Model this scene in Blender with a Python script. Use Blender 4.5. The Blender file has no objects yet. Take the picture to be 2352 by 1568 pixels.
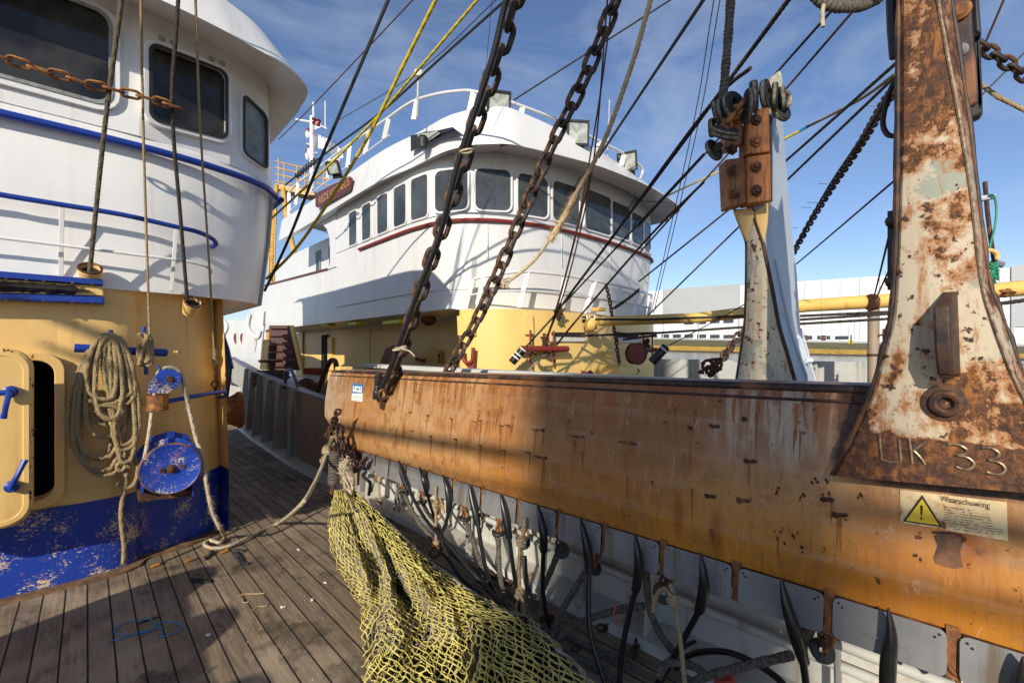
import bpy, bmesh, math, random
from mathutils import Vector as V, Matrix
random.seed(7)
R = math.radians
SC = bpy.context.scene
COL = SC.collection
# ------------------------------------------------------------------ camera, sky, sun, exposure
TH = R(43.0); FPX = 1045.3; HOR = 805.0          # heading, focal length and horizon row for a 2352 px wide picture
FW = V((math.sin(TH), math.cos(TH), 0)); RT = V((math.cos(TH), -math.sin(TH), 0)); UP = V((0, 0, 1))
cd = bpy.data.cameras.new('camera'); cam = bpy.data.objects.new('camera', cd); COL.objects.link(cam)
cd.sensor_width = 36; cd.lens = 16; cd.shift_y = (HOR - 784) / 2352.0
cd.clip_start = 0.05; cd.clip_end = 3000
cam.location = (0, 0, 0); cam.rotation_euler = (R(90), 0, -TH)
SC.camera = cam
SUN = V((1, .60, -.53)).normalized()              # travel direction of the light
sl = bpy.data.lights.new('sun', 'SUN'); so = bpy.data.objects.new('sun', sl); COL.objects.link(so)
sl.energy = 4.9; sl.angle = R(0.55); sl.color = (1, .915, .78)
so.rotation_euler = SUN.to_track_quat('-Z', 'Y').to_euler()
W = bpy.data.worlds.new('World'); SC.world = W; W.use_nodes = True
nt = W.node_tree; nt.nodes.clear()
def wn(t, **k):
    n = nt.nodes.new(t)
    for a, b in k.items(): setattr(n, a, b)
    return n
sky = wn('ShaderNodeTexSky'); sky.sky_type = 'NISHITA'; sky.sun_disc = False
sky.sun_elevation = math.asin(-SUN.z); sky.sun_rotation = math.atan2(-SUN.x, -SUN.y)
sky.air_density = 1.0; sky.dust_density = .05; sky.ozone_density = 2.5
bg = wn('ShaderNodeBackground'); bg.inputs['Strength'].default_value = .115
out = wn('ShaderNodeOutputWorld'); tc = wn('ShaderNodeTexCoord'); mp = wn('ShaderNodeMapping')
mp.inputs['Rotation'].default_value = (R(12), R(25), R(35)); mp.inputs['Scale'].default_value = (1.2, 3.5, 7.0)
nz = wn('ShaderNodeTexNoise'); nz.inputs['Scale'].default_value = 1.3; nz.inputs['Detail'].default_value = 9; nz.inputs['Roughness'].default_value = .62; nz.inputs['Distortion'].default_value = .7
rp = wn('ShaderNodeValToRGB'); rp.color_ramp.elements[0].position = .44; rp.color_ramp.elements[1].position = .85
rp.color_ramp.elements[1].color = (.5, .5, .5, 1)
mx = wn('ShaderNodeMix', data_type='RGBA'); mx.inputs[7].default_value = (4.6, 5.2, 6.2, 1)
L = nt.links.new
L(tc.outputs['Generated'], mp.inputs[0]); L(mp.outputs[0], nz.inputs['Vector']); L(nz.outputs[0], rp.inputs[0])
tn = wn('ShaderNodeMix', data_type='RGBA', blend_type='MULTIPLY'); tn.inputs[0].default_value = 1; tn.inputs[7].default_value = (.98, .98, 1.10, 1)
L(sky.outputs[0], tn.inputs[6]); L(rp.outputs[0], mx.inputs[0]); L(tn.outputs[2], mx.inputs[6]); L(mx.outputs[2], bg.inputs[0]); L(bg.outputs[0], out.inputs[0])
SC.view_settings.view_transform = 'Standard'; SC.view_settings.look = 'None'; SC.view_settings.exposure = 0.14
SC.view_settings.gamma = 1; SC.view_settings.use_curve_mapping = False
# ------------------------------------------------------------------ survey helpers: picture points to places in the world
def ray(p): return FW + RT * ((p[0] - 1176) / FPX) + UP * ((HOR - p[1]) / FPX)
def pX(p, X): r = ray(p); return r * (X / r.x)
def pY(p, Y): r = ray(p); return r * (Y / r.y)
def pZ(p, Z): r = ray(p); return r * (Z / r.z)
def pD(p, d): return ray(p) * d
def zdeck(Y): return -1.562 - .019 * Y
def pdk(p, h=0.0):
    r = ray(p); return r * ((-1.562 + h) / (r.z + .019 * r.y))
def depth(v): return v.dot(FW)
def crop(x, y, s): return lambda q: (x + s * q[0], y + s * q[1])
C1 = crop(0, 0, .5039); C2 = crop(0, 588, .50402); C3 = crop(588, 147, .4689); C4 = crop(973.9, 147, .46875)
C5 = crop(1470, 0, .5625); C6 = crop(698.25, 826.9, .47297); C7 = crop(1378.1, 826.9, .47276); C8 = crop(0, 1102.5, .33594)
E1 = crop(1470, 624.75, .375); E2 = crop(588, 220.5, .1875); E3 = crop(1561.9, 147, .26948); E4 = crop(2002.9, 0, .29289)
E5 = crop(477.75, 679.9, .25785); E6 = crop(0, 771.75, .36335)
ID = lambda q: q
# ------------------------------------------------------------------ mesh builder
def spl(pts, n=6, closed=False):
    pts = [V(p) for p in pts]; N = len(pts)
    if N < 3: 
        return [pts[0].lerp(pts[-1], i / n) for i in range(n + 1)]
    o = []
    for i in range(N if closed else N - 1):
        if closed: a, b, c, d = pts[i - 1], pts[i], pts[(i + 1) % N], pts[(i + 2) % N]
        else: a, b, c, d = pts[max(i - 1, 0)], pts[i], pts[i + 1], pts[min(i + 2, N - 1)]
        for k in range(n):
            t = k / n
            o.append(.5 * ((2 * b) + (c - a) * t + (2 * a - 5 * b + 4 * c - d) * t * t + (3 * b - a - 3 * c + d) * t ** 3))
    if not closed: o.append(pts[-1])
    return o
def resample(pts, step):
    o = [pts[0].copy()]; acc = 0
    for a, b in zip(pts, pts[1:]):
        l = (b - a).length
        if l < 1e-9: continue
        p = step - acc
        while p <= l:
            o.append(a.lerp(b, p / l)); p += step
        acc = l - (p - step)
    if (o[-1] - pts[-1]).length > step * .3: o.append(pts[-1].copy())
    return o
def sag(a, b, s, n=10):
    return [a.lerp(b, i / n) - UP * (s * 4 * (i / n) * (1 - i / n)) for i in range(n + 1)]
def frames(pts, closed=False):
    T = []
    N = len(pts)
    for i in range(N):
        a = pts[i - 1] if (i or closed) else pts[i]; b = pts[(i + 1) % N] if (i < N - 1 or closed) else pts[i]
        d = b - a
        T.append(d.normalized() if d.length > 1e-9 else V((0, 0, 1)))
    n = T[0].cross(UP)
    if n.length < .05: n = T[0].cross(V((1, 0, 0)))
    n.normalize(); out = []
    for i in range(N):
        n = n - T[i] * n.dot(T[i])
        if n.length < 1e-6: n = T[i].orthogonal()
        n.normalize(); out.append((T[i], n.copy(), T[i].cross(n)))
    return out
class MB:
    def __init__(s): s.v = []; s.f = []
    def add(s, vs, fs):
        o = len(s.v); s.v += [V(x) for x in vs]; s.f += [tuple(i + o for i in f) for f in fs]; return s
    def tube(s, pts, r, n=8, closed=False, cap=True, squash=None):
        pts = [V(p) for p in pts]; fr = frames(pts, closed); vs = []; N = len(pts)
        for i, p in enumerate(pts):
            rr = r[i] if isinstance(r, (list, tuple)) else r
            q = squash[i] if squash else 1
            for k in range(n):
                a = 2 * math.pi * k / n
                vs.append(p + fr[i][1] * (rr * math.cos(a)) + fr[i][2] * (rr * q * math.sin(a)))
        fs = []
        for i in range(N if closed else N - 1):
            j = (i + 1) % N
            for k in range(n): fs.append((i * n + k, i * n + (k + 1) % n, j * n + (k + 1) % n, j * n + k))
        if cap and not closed: fs += [tuple(range(n - 1, -1, -1)), tuple((N - 1) * n + k for k in range(n))]
        return s.add(vs, fs)
    def rope(s, pts, r, pitch=None, lobes=3, n=9, step=None, depth=.22):
        pitch = pitch or r * 7; step = step or pitch / 7
        pts = resample([V(p) for p in pts], step); fr = frames(pts); vs = []; d = 0
        for i, p in enumerate(pts):
            if i: d += (p - pts[i - 1]).length
            for k in range(n):
                a = 2 * math.pi * k / n
                rr = r * (1 - depth + depth * 2 * abs(math.cos(lobes * .5 * (a - 2 * math.pi * d / pitch / 1.0))) ** .8)
                vs.append(p + fr[i][1] * (rr * math.cos(a)) + fr[i][2] * (rr * math.sin(a)))
        N = len(pts); fs = []
        for i in range(N - 1):
            for k in range(n): fs.append((i * n + k, i * n + (k + 1) % n, (i + 1) * n + (k + 1) % n, (i + 1) * n + k))
        fs += [tuple(range(n - 1, -1, -1)), tuple((N - 1) * n + k for k in range(n))]
        return s.add(vs, fs)
    def ribbed(s, pts, r, pitch, n=10, dip=.72):
        pts = resample([V(p) for p in pts], pitch / 4); rr = []
        for i in range(len(pts)):
            rr.append(r * (dip if i % 4 == 0 else 1.0) * (1 + random.uniform(-.05, .05) + .06 * math.sin(i * .23)))
        return s.tube(pts, rr, n)
    def fuzz(s, pts, r, num, ln):
        pts = resample([V(p) for p in pts], .01)
        for _ in range(num):
            i = random.randrange(len(pts) - 1); p = pts[i]; t = (pts[i + 1] - p).normalized()
            a = t.orthogonal().normalized(); a.rotate(Matrix.Rotation(random.uniform(0, 6.28), 3, t))
            q = p + a * r * .8; e = q + (a * .8 + t * random.uniform(-.7, .7)).normalized() * ln * random.uniform(.4, 1)
            w = t.cross(a) * .0012 * random.uniform(.8, 1.8)
            s.add([q - w, q + w, e + t * .001, q + t * .0025], [(0, 1, 2), (1, 3, 2), (3, 0, 2)])
        return s
    def obox(s, c, ax, ay, az):
        c = V(c); ax = V(ax); ay = V(ay); az = V(az)
        vs = [c + ax * i + ay * j + az * k for i in (-1, 1) for j in (-1, 1) for k in (-1, 1)]
        return s.add(vs, [(0, 1, 3, 2), (4, 6, 7, 5), (0, 4, 5, 1), (2, 3, 7, 6), (0, 2, 6, 4), (1, 5, 7, 3)])
    def box(s, a, b):
        a = V(a); b = V(b); h = (b - a) / 2
        return s.obox((a + b) / 2, (h.x, 0, 0), (0, h.y, 0), (0, 0, h.z))
    def prism(s, poly, ext):
        poly = [V(p) for p in poly]; e = V(ext); n = len(poly)
        return s.add(poly + [p + e for p in poly], [tuple(range(n)), tuple(range(2 * n - 1, n - 1, -1))] + [(i, i + n, (i + 1) % n + n, (i + 1) % n) for i in range(n)])
    def ring(s, outer, inner, ext):
        n = len(outer); e = V(ext); A = [V(p) for p in outer]; B = [V(p) for p in inner]
        vs = A + B + [p + e for p in A] + [p + e for p in B]; fs = []
        for i in range(n):
            j = (i + 1) % n
            fs += [(i, j, n + j, n + i), (2 * n + i, 3 * n + i, 3 * n + j, 2 * n + j), (i, 2 * n + i, 2 * n + j, j), (n + i, n + j, 3 * n + j, 3 * n + i)]
        return s.add(vs, fs)
    def loft(s, rows, closed=False, flip=False):
        m = len(rows[0]); vs = [V(p) for r in rows for p in r]; fs = []
        for i in range(len(rows) - 1):
            for k in range(m if closed else m - 1):
                q = (i * m + k, i * m + (k + 1) % m, (i + 1) * m + (k + 1) % m, (i + 1) * m + k)
                fs.append(q[::-1] if flip else q)
        return s.add(vs, fs)
    def lathe(s, o, ax, prof, n=24):
        o = V(o); ax = V(ax).normalized(); u = ax.orthogonal().normalized(); w = ax.cross(u); rows = []
        for r, h in prof:
            rows.append([o + ax * h + (u * math.cos(2 * math.pi * k / n) + w * math.sin(2 * math.pi * k / n)) * max(r, 1e-4) for k in range(n)])
        s.loft(rows, True)
        m = len(rows); b = len(s.v) - m * n
        s.f.append(tuple(b + k for k in range(n - 1, -1, -1))); s.f.append(tuple(b + (m - 1) * n + k for k in range(n)))
        return s
    def torus(s, c, ax, Rr, r, n=20, m=8):
        c = V(c); ax = V(ax).normalized(); u = ax.orthogonal().normalized(); w = ax.cross(u)
        return s.tube([c + (u * math.cos(2 * math.pi * k / n) + w * math.sin(2 * math.pi * k / n)) * Rr for k in range(n)], r, m, closed=True)
    def disc(s, c, ax, Rr, r, th, n=18):      # a rubber disc with a hole
        ax = V(ax).normalized()
        return s.lathe_ring(c, ax, r, Rr, th, n)
    def lathe_ring(s, c, ax, ri, ro, th, n=18):
        c = V(c); u = ax.orthogonal().normalized(); w = ax.cross(u); rows = []
        b = th * .18
        for r, h in ((ri, -th / 2), (ro - b, -th / 2), (ro, -th / 2 + b), (ro, th / 2 - b), (ro - b, th / 2), (ri, th / 2), (ri, -th / 2)):
            rows.append([c + ax * h + (u * math.cos(2 * math.pi * k / n) + w * math.sin(2 * math.pi * k / n)) * r for k in range(n)])
        return s.loft(rows, True)
    def link(s, c, t, n, L_, W_, r, m=7):
        c = V(c); t = V(t).normalized(); n = V(n); n = (n - t * n.dot(t)).normalized(); h = (L_ - W_) / 2; pts = []
        for k in range(7): a = math.pi * k / 6; pts.append(c + t * (h + W_ / 2 * math.sin(a)) + n * (W_ / 2 * math.cos(a)))
        for k in range(7): a = math.pi * k / 6; pts.append(c - t * (h + W_ / 2 * math.sin(a)) - n * (W_ / 2 * math.cos(a)))
        return s.tube(pts, r, m, closed=True)
    def chain(s, pts, L_, W_, r, roll=0):
        for c, t, n in chain_places(pts, L_, r, roll): s.link(c, t, n, L_, W_, r)
        return s
    def blob(s, c, rx, ry, rz, jit=.15, n=8, m=5):
        c = V(c); rows = []
        for i in range(m + 1):
            a = math.pi * i / m
            rows.append([c + V((rx * math.sin(a) * math.cos(2 * math.pi * k / n), ry * math.sin(a) * math.sin(2 * math.pi * k / n), rz * math.cos(a))) * (1 + random.uniform(-jit, jit)) for k in range(n)])
        return s.loft(rows, True)
    def build(s, name, mat, parent=None, bevel=0, angle=38, segs=2):
        loc = parent_loc(parent)
        me = bpy.data.meshes.new(name)
        me.from_pydata([p - loc for p in s.v], [], s.f); me.validate()
        bm = bmesh.new(); bm.from_mesh(me); bmesh.ops.recalc_face_normals(bm, faces=bm.faces); bm.to_mesh(me); bm.free()
        me.polygons.foreach_set('use_smooth', [True] * len(me.polygons)); me.set_sharp_from_angle(angle=R(angle))
        me.materials.append(mat)
        o = bpy.data.objects.new(name, me); COL.objects.link(o)
        if parent: o.parent = parent
        if bevel:
            b = o.modifiers.new('bevel', 'BEVEL'); b.width = bevel; b.segments = segs; b.limit_method = 'ANGLE'; b.angle_limit = R(40)
        return o
def chain_places(pts, L_, r, roll=0):
    pts = resample([V(p) for p in pts], L_ - 2 * r); out = []
    for i in range(len(pts) - 1):
        t = (pts[i + 1] - pts[i]).normalized(); a = t.orthogonal() if abs(t.z) > .97 else t.cross(UP)
        a.normalize(); a.rotate(Matrix.Rotation(roll + (math.pi / 2 if i % 2 else 0) + random.uniform(-.18, .18), 3, t))
        out.append(((pts[i] + pts[i + 1]) / 2, t, a))
    return out
def parent_loc(p):
    l = V((0, 0, 0))
    while p: l += p.location; p = p.parent
    return l
def tag(o, label, cat=None, group=None, kind=None):
    if label: o['label'] = label
    if cat: o['category'] = cat
    if group: o['group'] = group
    if kind: o['kind'] = kind
    return o
def thing(name, loc, label, cat, group=None):
    o = bpy.data.objects.new(name, None); COL.objects.link(o); o.location = loc; o.empty_display_size = .1
    return tag(o, label, cat, group)
def rrect(fn, x0, x1, y0, y1, r, n=5):
    o = []
    for cx, cy, a0 in ((x1 - r, y1 - r, 0), (x0 + r, y1 - r, 90), (x0 + r, y0 + r, 180), (x1 - r, y0 + r, 270)):
        for k in range(n + 1):
            a = R(a0 + 90 * k / n); o.append(fn(cx + r * math.cos(a), cy + r * math.sin(a)))
    return o
def text_to(name, body, mat, parent, o, ux, uy, height, width=None, ext=.002):
    """flat lettering with its left foot at o, running along ux, rising along uy"""
    cu = bpy.data.curves.new(name, 'FONT'); cu.body = body; cu.size = 1; cu.resolution_u = 3
    to = bpy.data.objects.new(name, cu); COL.objects.link(to)
    bpy.context.view_layer.update()
    me0 = bpy.data.meshes.new_from_object(to.evaluated_get(bpy.context.evaluated_depsgraph_get()))
    vs = [v.co.copy() for v in me0.vertices]; fs = [tuple(p.vertices) for p in me0.polygons]
    bpy.data.objects.remove(to); bpy.data.curves.remove(cu); bpy.data.meshes.remove(me0)
    if not vs: return None
    x0 = min(v.x for v in vs); x1 = max(v.x for v in vs); y1 = max(v.y for v in vs)
    sy = height / y1; sx = (width / (x1 - x0)) if width else sy
    ux = V(ux).normalized(); uy = V(uy).normalized(); nn = ux.cross(uy)
    b = MB(); b.add([V(o) + ux * ((v.x - x0) * sx) + uy * (v.y * sy) + nn * ext for v in vs], fs)
    return b.build(name, mat, parent)
# ------------------------------------------------------------------ materials
class NT:
    def __init__(s, name):
        s.m = bpy.data.materials.new(name); s.m.use_nodes = True; s.t = s.m.node_tree
        s.b = s.t.nodes['Principled BSDF']; s.c = s.n('ShaderNodeTexCoord').outputs['Object']
    def n(s, t, **k):
        x = s.t.nodes.new(t)
        for a, b in k.items(): setattr(x, a, b)
        return x
    def l(s, a, b): s.t.links.new(a, b)
    def put(s, sock, v):
        if hasattr(v, 'links') or isinstance(v, bpy.types.NodeSocket): s.l(v, sock)
        else: sock.default_value = v
    def noise(s, scale, detail=5, rough=.6, stretch=(1, 1, 1), dist=0, vec=None, off=(0, 0, 0)):
        m = s.n('ShaderNodeMapping'); m.inputs['Scale'].default_value = stretch; m.inputs['Location'].default_value = off; s.l(vec or s.c, m.inputs[0])
        x = s.n('ShaderNodeTexNoise'); x.inputs['Scale'].default_value = scale; x.inputs['Detail'].default_value = detail
        x.inputs['Roughness'].default_value = rough; x.inputs['Distortion'].default_value = dist; s.l(m.outputs[0], x.inputs['Vector'])
        return x.outputs[0]
    def vor(s, scale, stretch=(1, 1, 1), feature='F1', off=(0, 0, 0)):
        m = s.n('ShaderNodeMapping'); m.inputs['Scale'].default_value = stretch; m.inputs['Location'].default_value = off; s.l(s.c, m.inputs[0])
        x = s.n('ShaderNodeTexVoronoi', feature=feature); x.inputs['Scale'].default_value = scale; s.l(m.outputs[0], x.inputs['Vector']); return x
    def math(s, op, a, b=0.0, c=None, clamp=False):
        x = s.n('ShaderNodeMath', operation=op); x.use_clamp = clamp; s.put(x.inputs[0], a); s.put(x.inputs[1], b)
        if c is not None: s.put(x.inputs[2], c)
        return x.outputs[0]
    def step(s, v, a, b, lo=0.0, hi=1.0):
        x = s.n('ShaderNodeMapRange'); x.interpolation_type = 'SMOOTHSTEP'; s.put(x.inputs[0], v)
        x.inputs[1].default_value = a; x.inputs[2].default_value = b; x.inputs[3].default_value = lo; x.inputs[4].default_value = hi
        return x.outputs[0]
    def mix(s, f, a, b, mode='MIX'):
        x = s.n('ShaderNodeMix', data_type='RGBA', blend_type=mode); s.put(x.inputs[0], f)
        for i, v in ((6, a), (7, b)): s.put(x.inputs[i], (*v, 1) if isinstance(v, (tuple, list)) and len(v) == 3 else v)
        return x.outputs[2]
    def xyz(s):
        x = s.n('ShaderNodeSeparateXYZ'); s.l(s.c, x.inputs[0]); return x.outputs
    def done(s, col, rough=.5, metal=0, bump=None, dist=.002, strength=.6, spec=.5, coat=0):
        s.put(s.b.inputs['Base Color'], (*col, 1) if isinstance(col, tuple) and len(col) == 3 else col)
        s.put(s.b.inputs['Roughness'], rough); s.put(s.b.inputs['Metallic'], metal)
        s.b.inputs['Specular IOR Level'].default_value = spec; s.b.inputs['Coat Weight'].default_value = coat
        if bump is not None:
            x = s.n('ShaderNodeBump'); x.inputs['Distance'].default_value = dist; x.inputs['Strength'].default_value = strength
            s.l(bump, x.inputs['Height']); s.l(x.outputs[0], s.b.inputs['Normal'])
        return s.m
def m_paint(name, col, rust=.0, chip=None, chips=0.0, rough=.42, dirt=.25, scale=1.0, rustcol=(.16, .05, .014), drips=.3, wob=1.0):
    n = NT(name); f = n.noise(2.2 * scale, 5); g = n.noise(14 * scale, 6, .65); st = n.noise(9 * scale, 4, .6, (1, 1, .07))
    c = n.mix(n.step(f, .35, .75, 0, dirt), col, tuple(x * .72 for x in col))
    c = n.mix(n.step(st, .52, .75, 0, drips * dirt * 1.6), c, tuple(a * b for a, b in zip(col, (.62, .5, .36))))
    rg = rough; h = n.math('MULTIPLY', n.noise(7 * scale, 3), wob)
    if chip and chips > 0:
        cf = n.math('ADD', n.math('MULTIPLY', n.noise(30 * scale, 8, .75, (1, 1, 1.6)), .55), n.math('MULTIPLY', n.noise(2.6 * scale, 4, off=(3, 1, 7)), .45))
        cm = n.step(cf, .66 - chips * .12, .68 - chips * .12); c = n.mix(cm, c, chip)
        h = n.math('SUBTRACT', h, n.math('MULTIPLY', cm, .5))
    if rust > 0:
        rf = n.math('ADD', n.math('MULTIPLY', n.noise(10 * scale, 8, .7, off=(5, 5, 5)), .55), n.math('MULTIPLY', n.noise(2.1 * scale, 4, off=(9, 2, 1)), .45))
        t = .72 - rust * .26
        halo = n.step(rf, t - .09, t); core = n.step(rf, t - .01, t + .03)
        c = n.mix(n.math('MULTIPLY', halo, .55), c, (.42, .15, .03)); c = n.mix(core, c, n.mix(g, rustcol, tuple(x * .35 for x in rustcol)))
        rg = n.math('ADD', n.math('MULTIPLY', core, .35), rough)
        h = n.math('ADD', h, n.math('MULTIPLY', n.math('MULTIPLY', core, g), 1.5))
    return n.done(c, rg, 0, h, .004, .5)
def m_plain(name, col, rough=.5, metal=0, var=.3, scale=20, bump=.3, spec=.5):
    n = NT(name); g = n.noise(scale, 6, .65)
    c = n.mix(n.step(g, .3, .7), tuple(x * (1 - var) for x in col), tuple(min(1, x * (1 + var)) for x in col))
    return n.done(c, rough, metal, g, .002, bump, spec)
def m_rustmetal(name, a=(.12, .045, .018), b=(.30, .11, .03), d=(.03, .018, .012), scale=30, rough=.75):
    n = NT(name); g = n.noise(scale, 7, .7); h = n.noise(scale * .23, 4)
    c = n.mix(n.step(g, .38, .66), d, a); c = n.mix(n.step(h, .5, .68), c, b)
    return n.done(c, rough, .15, g, .003, .8)
def m_rope(name, a, b, scale=160):
    n = NT(name); g = n.noise(scale, 4, .7); h = n.noise(9, 4, .6); c = n.mix(n.step(g, .35, .68), b, a)
    c = n.mix(n.step(h, .42, .72, 0, .55), c, tuple(x * .45 for x in a))
    return n.done(c, .9, 0, g, .0015, .7, .2)
M = {}
WHITE = (.80, .79, .76); YEL = (.76, .495, .175); BLU = (.010, .042, .29)
M['white'] = m_paint('white_paint', WHITE, .10, rough=.3, dirt=.28, drips=.7)
M['white2'] = m_paint('bright_white_paint', (.66, .66, .65), .05, rough=.3, dirt=.24, scale=.6, drips=.8)
M['whitedull'] = m_paint('worn_white_paint', (.60, .60, .56), .28, rough=.5, dirt=.4)
M['yellow'] = m_paint('ochre_yellow_paint', YEL, .17, rough=.38, dirt=.3, drips=.9, scale=1.3)
M['yellow2'] = m_paint('cream_yellow_paint', (.78, .53, .17), .04, rough=.33, dirt=.2, scale=.6)
M['boom'] = m_paint('boom_yellow_paint', (.74, .47, .12), .34, rough=.45, dirt=.4, scale=.8)
M['blue'] = m_paint('blue_paint', BLU, .12, (.62, .43, .2), .12, rough=.35, dirt=.4)
M['bluechip'] = m_paint('chipped_blue_paint', (.012, .046, .33), .26, (.60, .46, .27), .85, rough=.38, dirt=.5, scale=1.7)
M['drumblue'] = m_paint('scratched_blue_paint', (.012, .05, .34), .34, (.62, .50, .32), .85, rough=.4, dirt=.4, scale=2.6)
M['bulwarkshade'] = m_paint('bulwark_paint_shade_dark', (.38, .38, .34), .38, rough=.55, dirt=.6, drips=1)  # off white bulwark colour darkened for its far stretch in shade
M['railblue'] = m_paint('rubbed_rail_paint', (.05, .07, .17), .5, (.35, .3, .24), .4, rough=.4, dirt=.6)
M['screen'] = m_plain('navy_paint', (.012, .02, .07), .4, 0, .3)
M['red'] = m_paint('oxide_red_paint', (.20, .022, .014), .2, rough=.5, dirt=.4)
M['grey'] = m_paint('pale_grey_paint', (.46, .47, .44), .33, rough=.5, dirt=.5, drips=1)
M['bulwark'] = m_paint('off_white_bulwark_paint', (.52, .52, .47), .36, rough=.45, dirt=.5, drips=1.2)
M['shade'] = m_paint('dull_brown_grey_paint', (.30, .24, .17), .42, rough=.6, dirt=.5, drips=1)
M['steel'] = m_paint('scuffed_steel', (.21, .21, .205), .2, rough=.42, dirt=.9, drips=.7, scale=1.6, rustcol=(.12, .06, .03))
M['rust'] = m_rustmetal('rusty_steel')
M['rustor'] = m_rustmetal('orange_rust', (.30, .11, .03), (.45, .2, .04), (.12, .05, .02))
M['chain'] = m_rustmetal('dark_rusty_chain', (.085, .045, .03), (.16, .075, .035), (.02, .016, .014), 40, .62)
M['black'] = m_plain('black_rubber', (.012, .012, .013), .33, 0, .4, 40, .15)
M['cable'] = m_plain('black_cable', (.02, .02, .022), .5, 0, .4, 60, .3)
M['dusty'] = m_plain('dusty_rubber', (.10, .085, .065), .85, 0, .6, 60, .8)
M['discrub'] = m_plain('worn_black_rubber_disc', (.022, .022, .022), .6, 0, .7, 26, .8)
M['tread'] = m_plain('worn_disc_tread', (.20, .17, .125), .9, 0, .7, 45, .9)
M['ropeold'] = m_rope('weathered_rope', (.46, .345, .18), (.17, .12, .06))
M['ropegrey'] = m_rope('grey_brown_rope', (.17, .14, .09), (.06, .05, .035))
M['ropetan'] = m_rope('tan_rope', (.46, .35, .21), (.25, .17, .09))
M['hawser'] = m_rope('bright_tan_hawser', (.66, .50, .30), (.44, .32, .18), 90)
M['ropepale'] = m_rope('pale_frayed_rope', (.60, .52, .38), (.36, .28, .18))
M['wire'] = m_rope('greasy_wire', (.07, .06, .05), (.025, .02, .018))
M['wirerust'] = m_rope('rusty_wire', (.14, .06, .035), (.05, .025, .018))
M['ropeyel'] = m_rope('yellow_rope', (.62, .50, .03), (.45, .33, .02))
M['netyel'] = m_rope('yellow_twine', (.80, .67, .19), (.56, .50, .15), 60)
M['netgrey'] = m_rope('grey_beige_twine', (.50, .44, .35), (.28, .23, .17), 60)
M['netdark'] = m_rope('dark_twine', (.035, .033, .028), (.012, .012, .011))
M['netinner'] = m_rope('matted_inner_netting', (.09, .078, .055), (.03, .027, .02), 40)
M['twineblue'] = m_plain('blue_twine', (.02, .22, .45), .6)
M['twinegreen'] = m_plain('green_twine', (.02, .22, .12), .7)
M['dark'] = m_plain('dark_interior', (.012, .011, .010), .8)
def m_glass():
    n = NT('dark_window_glass'); return n.done(n.mix(n.step(n.noise(2.2, 3), .4, .65), (.014, .013, .012), (.045, .043, .038)), n.math('ADD', .04, n.math('MULTIPLY', n.noise(9, 5), .08)), 0, None, spec=.4, coat=0)  # faint blotches in the pane colour stand in for interior and reflections
M['glass'] = m_glass()
M['skyglass'] = m_plain('sky_reflection_glass', (.17, .20, .19), .08, 0, .5, 3.0, .0, .5)  # sky reflection of the corner pane put into its colour
M['glass2'] = m_plain('grey_bridge_glass', (.055, .06, .06), .06, 0, .45, 1.6, .0, .5)
M['deckred'] = m_plain('dark_deck_paint', (.07, .035, .028), .7)
M['seal'] = m_plain('window_seal', (.25, .26, .25), .5)
M['rubseal'] = m_plain('black_window_seal', (.02, .02, .02), .5)
M['lens'] = m_plain('lamp_glass', (.36, .38, .34), .12, 0, .35, 9, .1)
M['redlamp'] = m_plain('red_lamp_glass', (.16, .008, .014), .2)
M['limelamp'] = m_plain('lime_lamp_cover', (.62, .68, .05), .4)
M['tar'] = m_plain('burnt_tar', (.02, .017, .014), .35, 0, .8, 12, .9)
M['wood'] = None
def m_wood():
    n = NT('orange_hardwood'); g = n.noise(16, 6, .6, (6, 6, .6)); h = n.noise(5, 4)
    c = n.mix(n.step(g, .3, .7), (.20, .065, .016), (.46, .17, .035)); c = n.mix(n.step(h, .5, .75, 0, .8), c, (.07, .03, .015))
    return n.done(c, .5, 0, g, .002, .5)
M['wood'] = m_wood()
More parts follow.
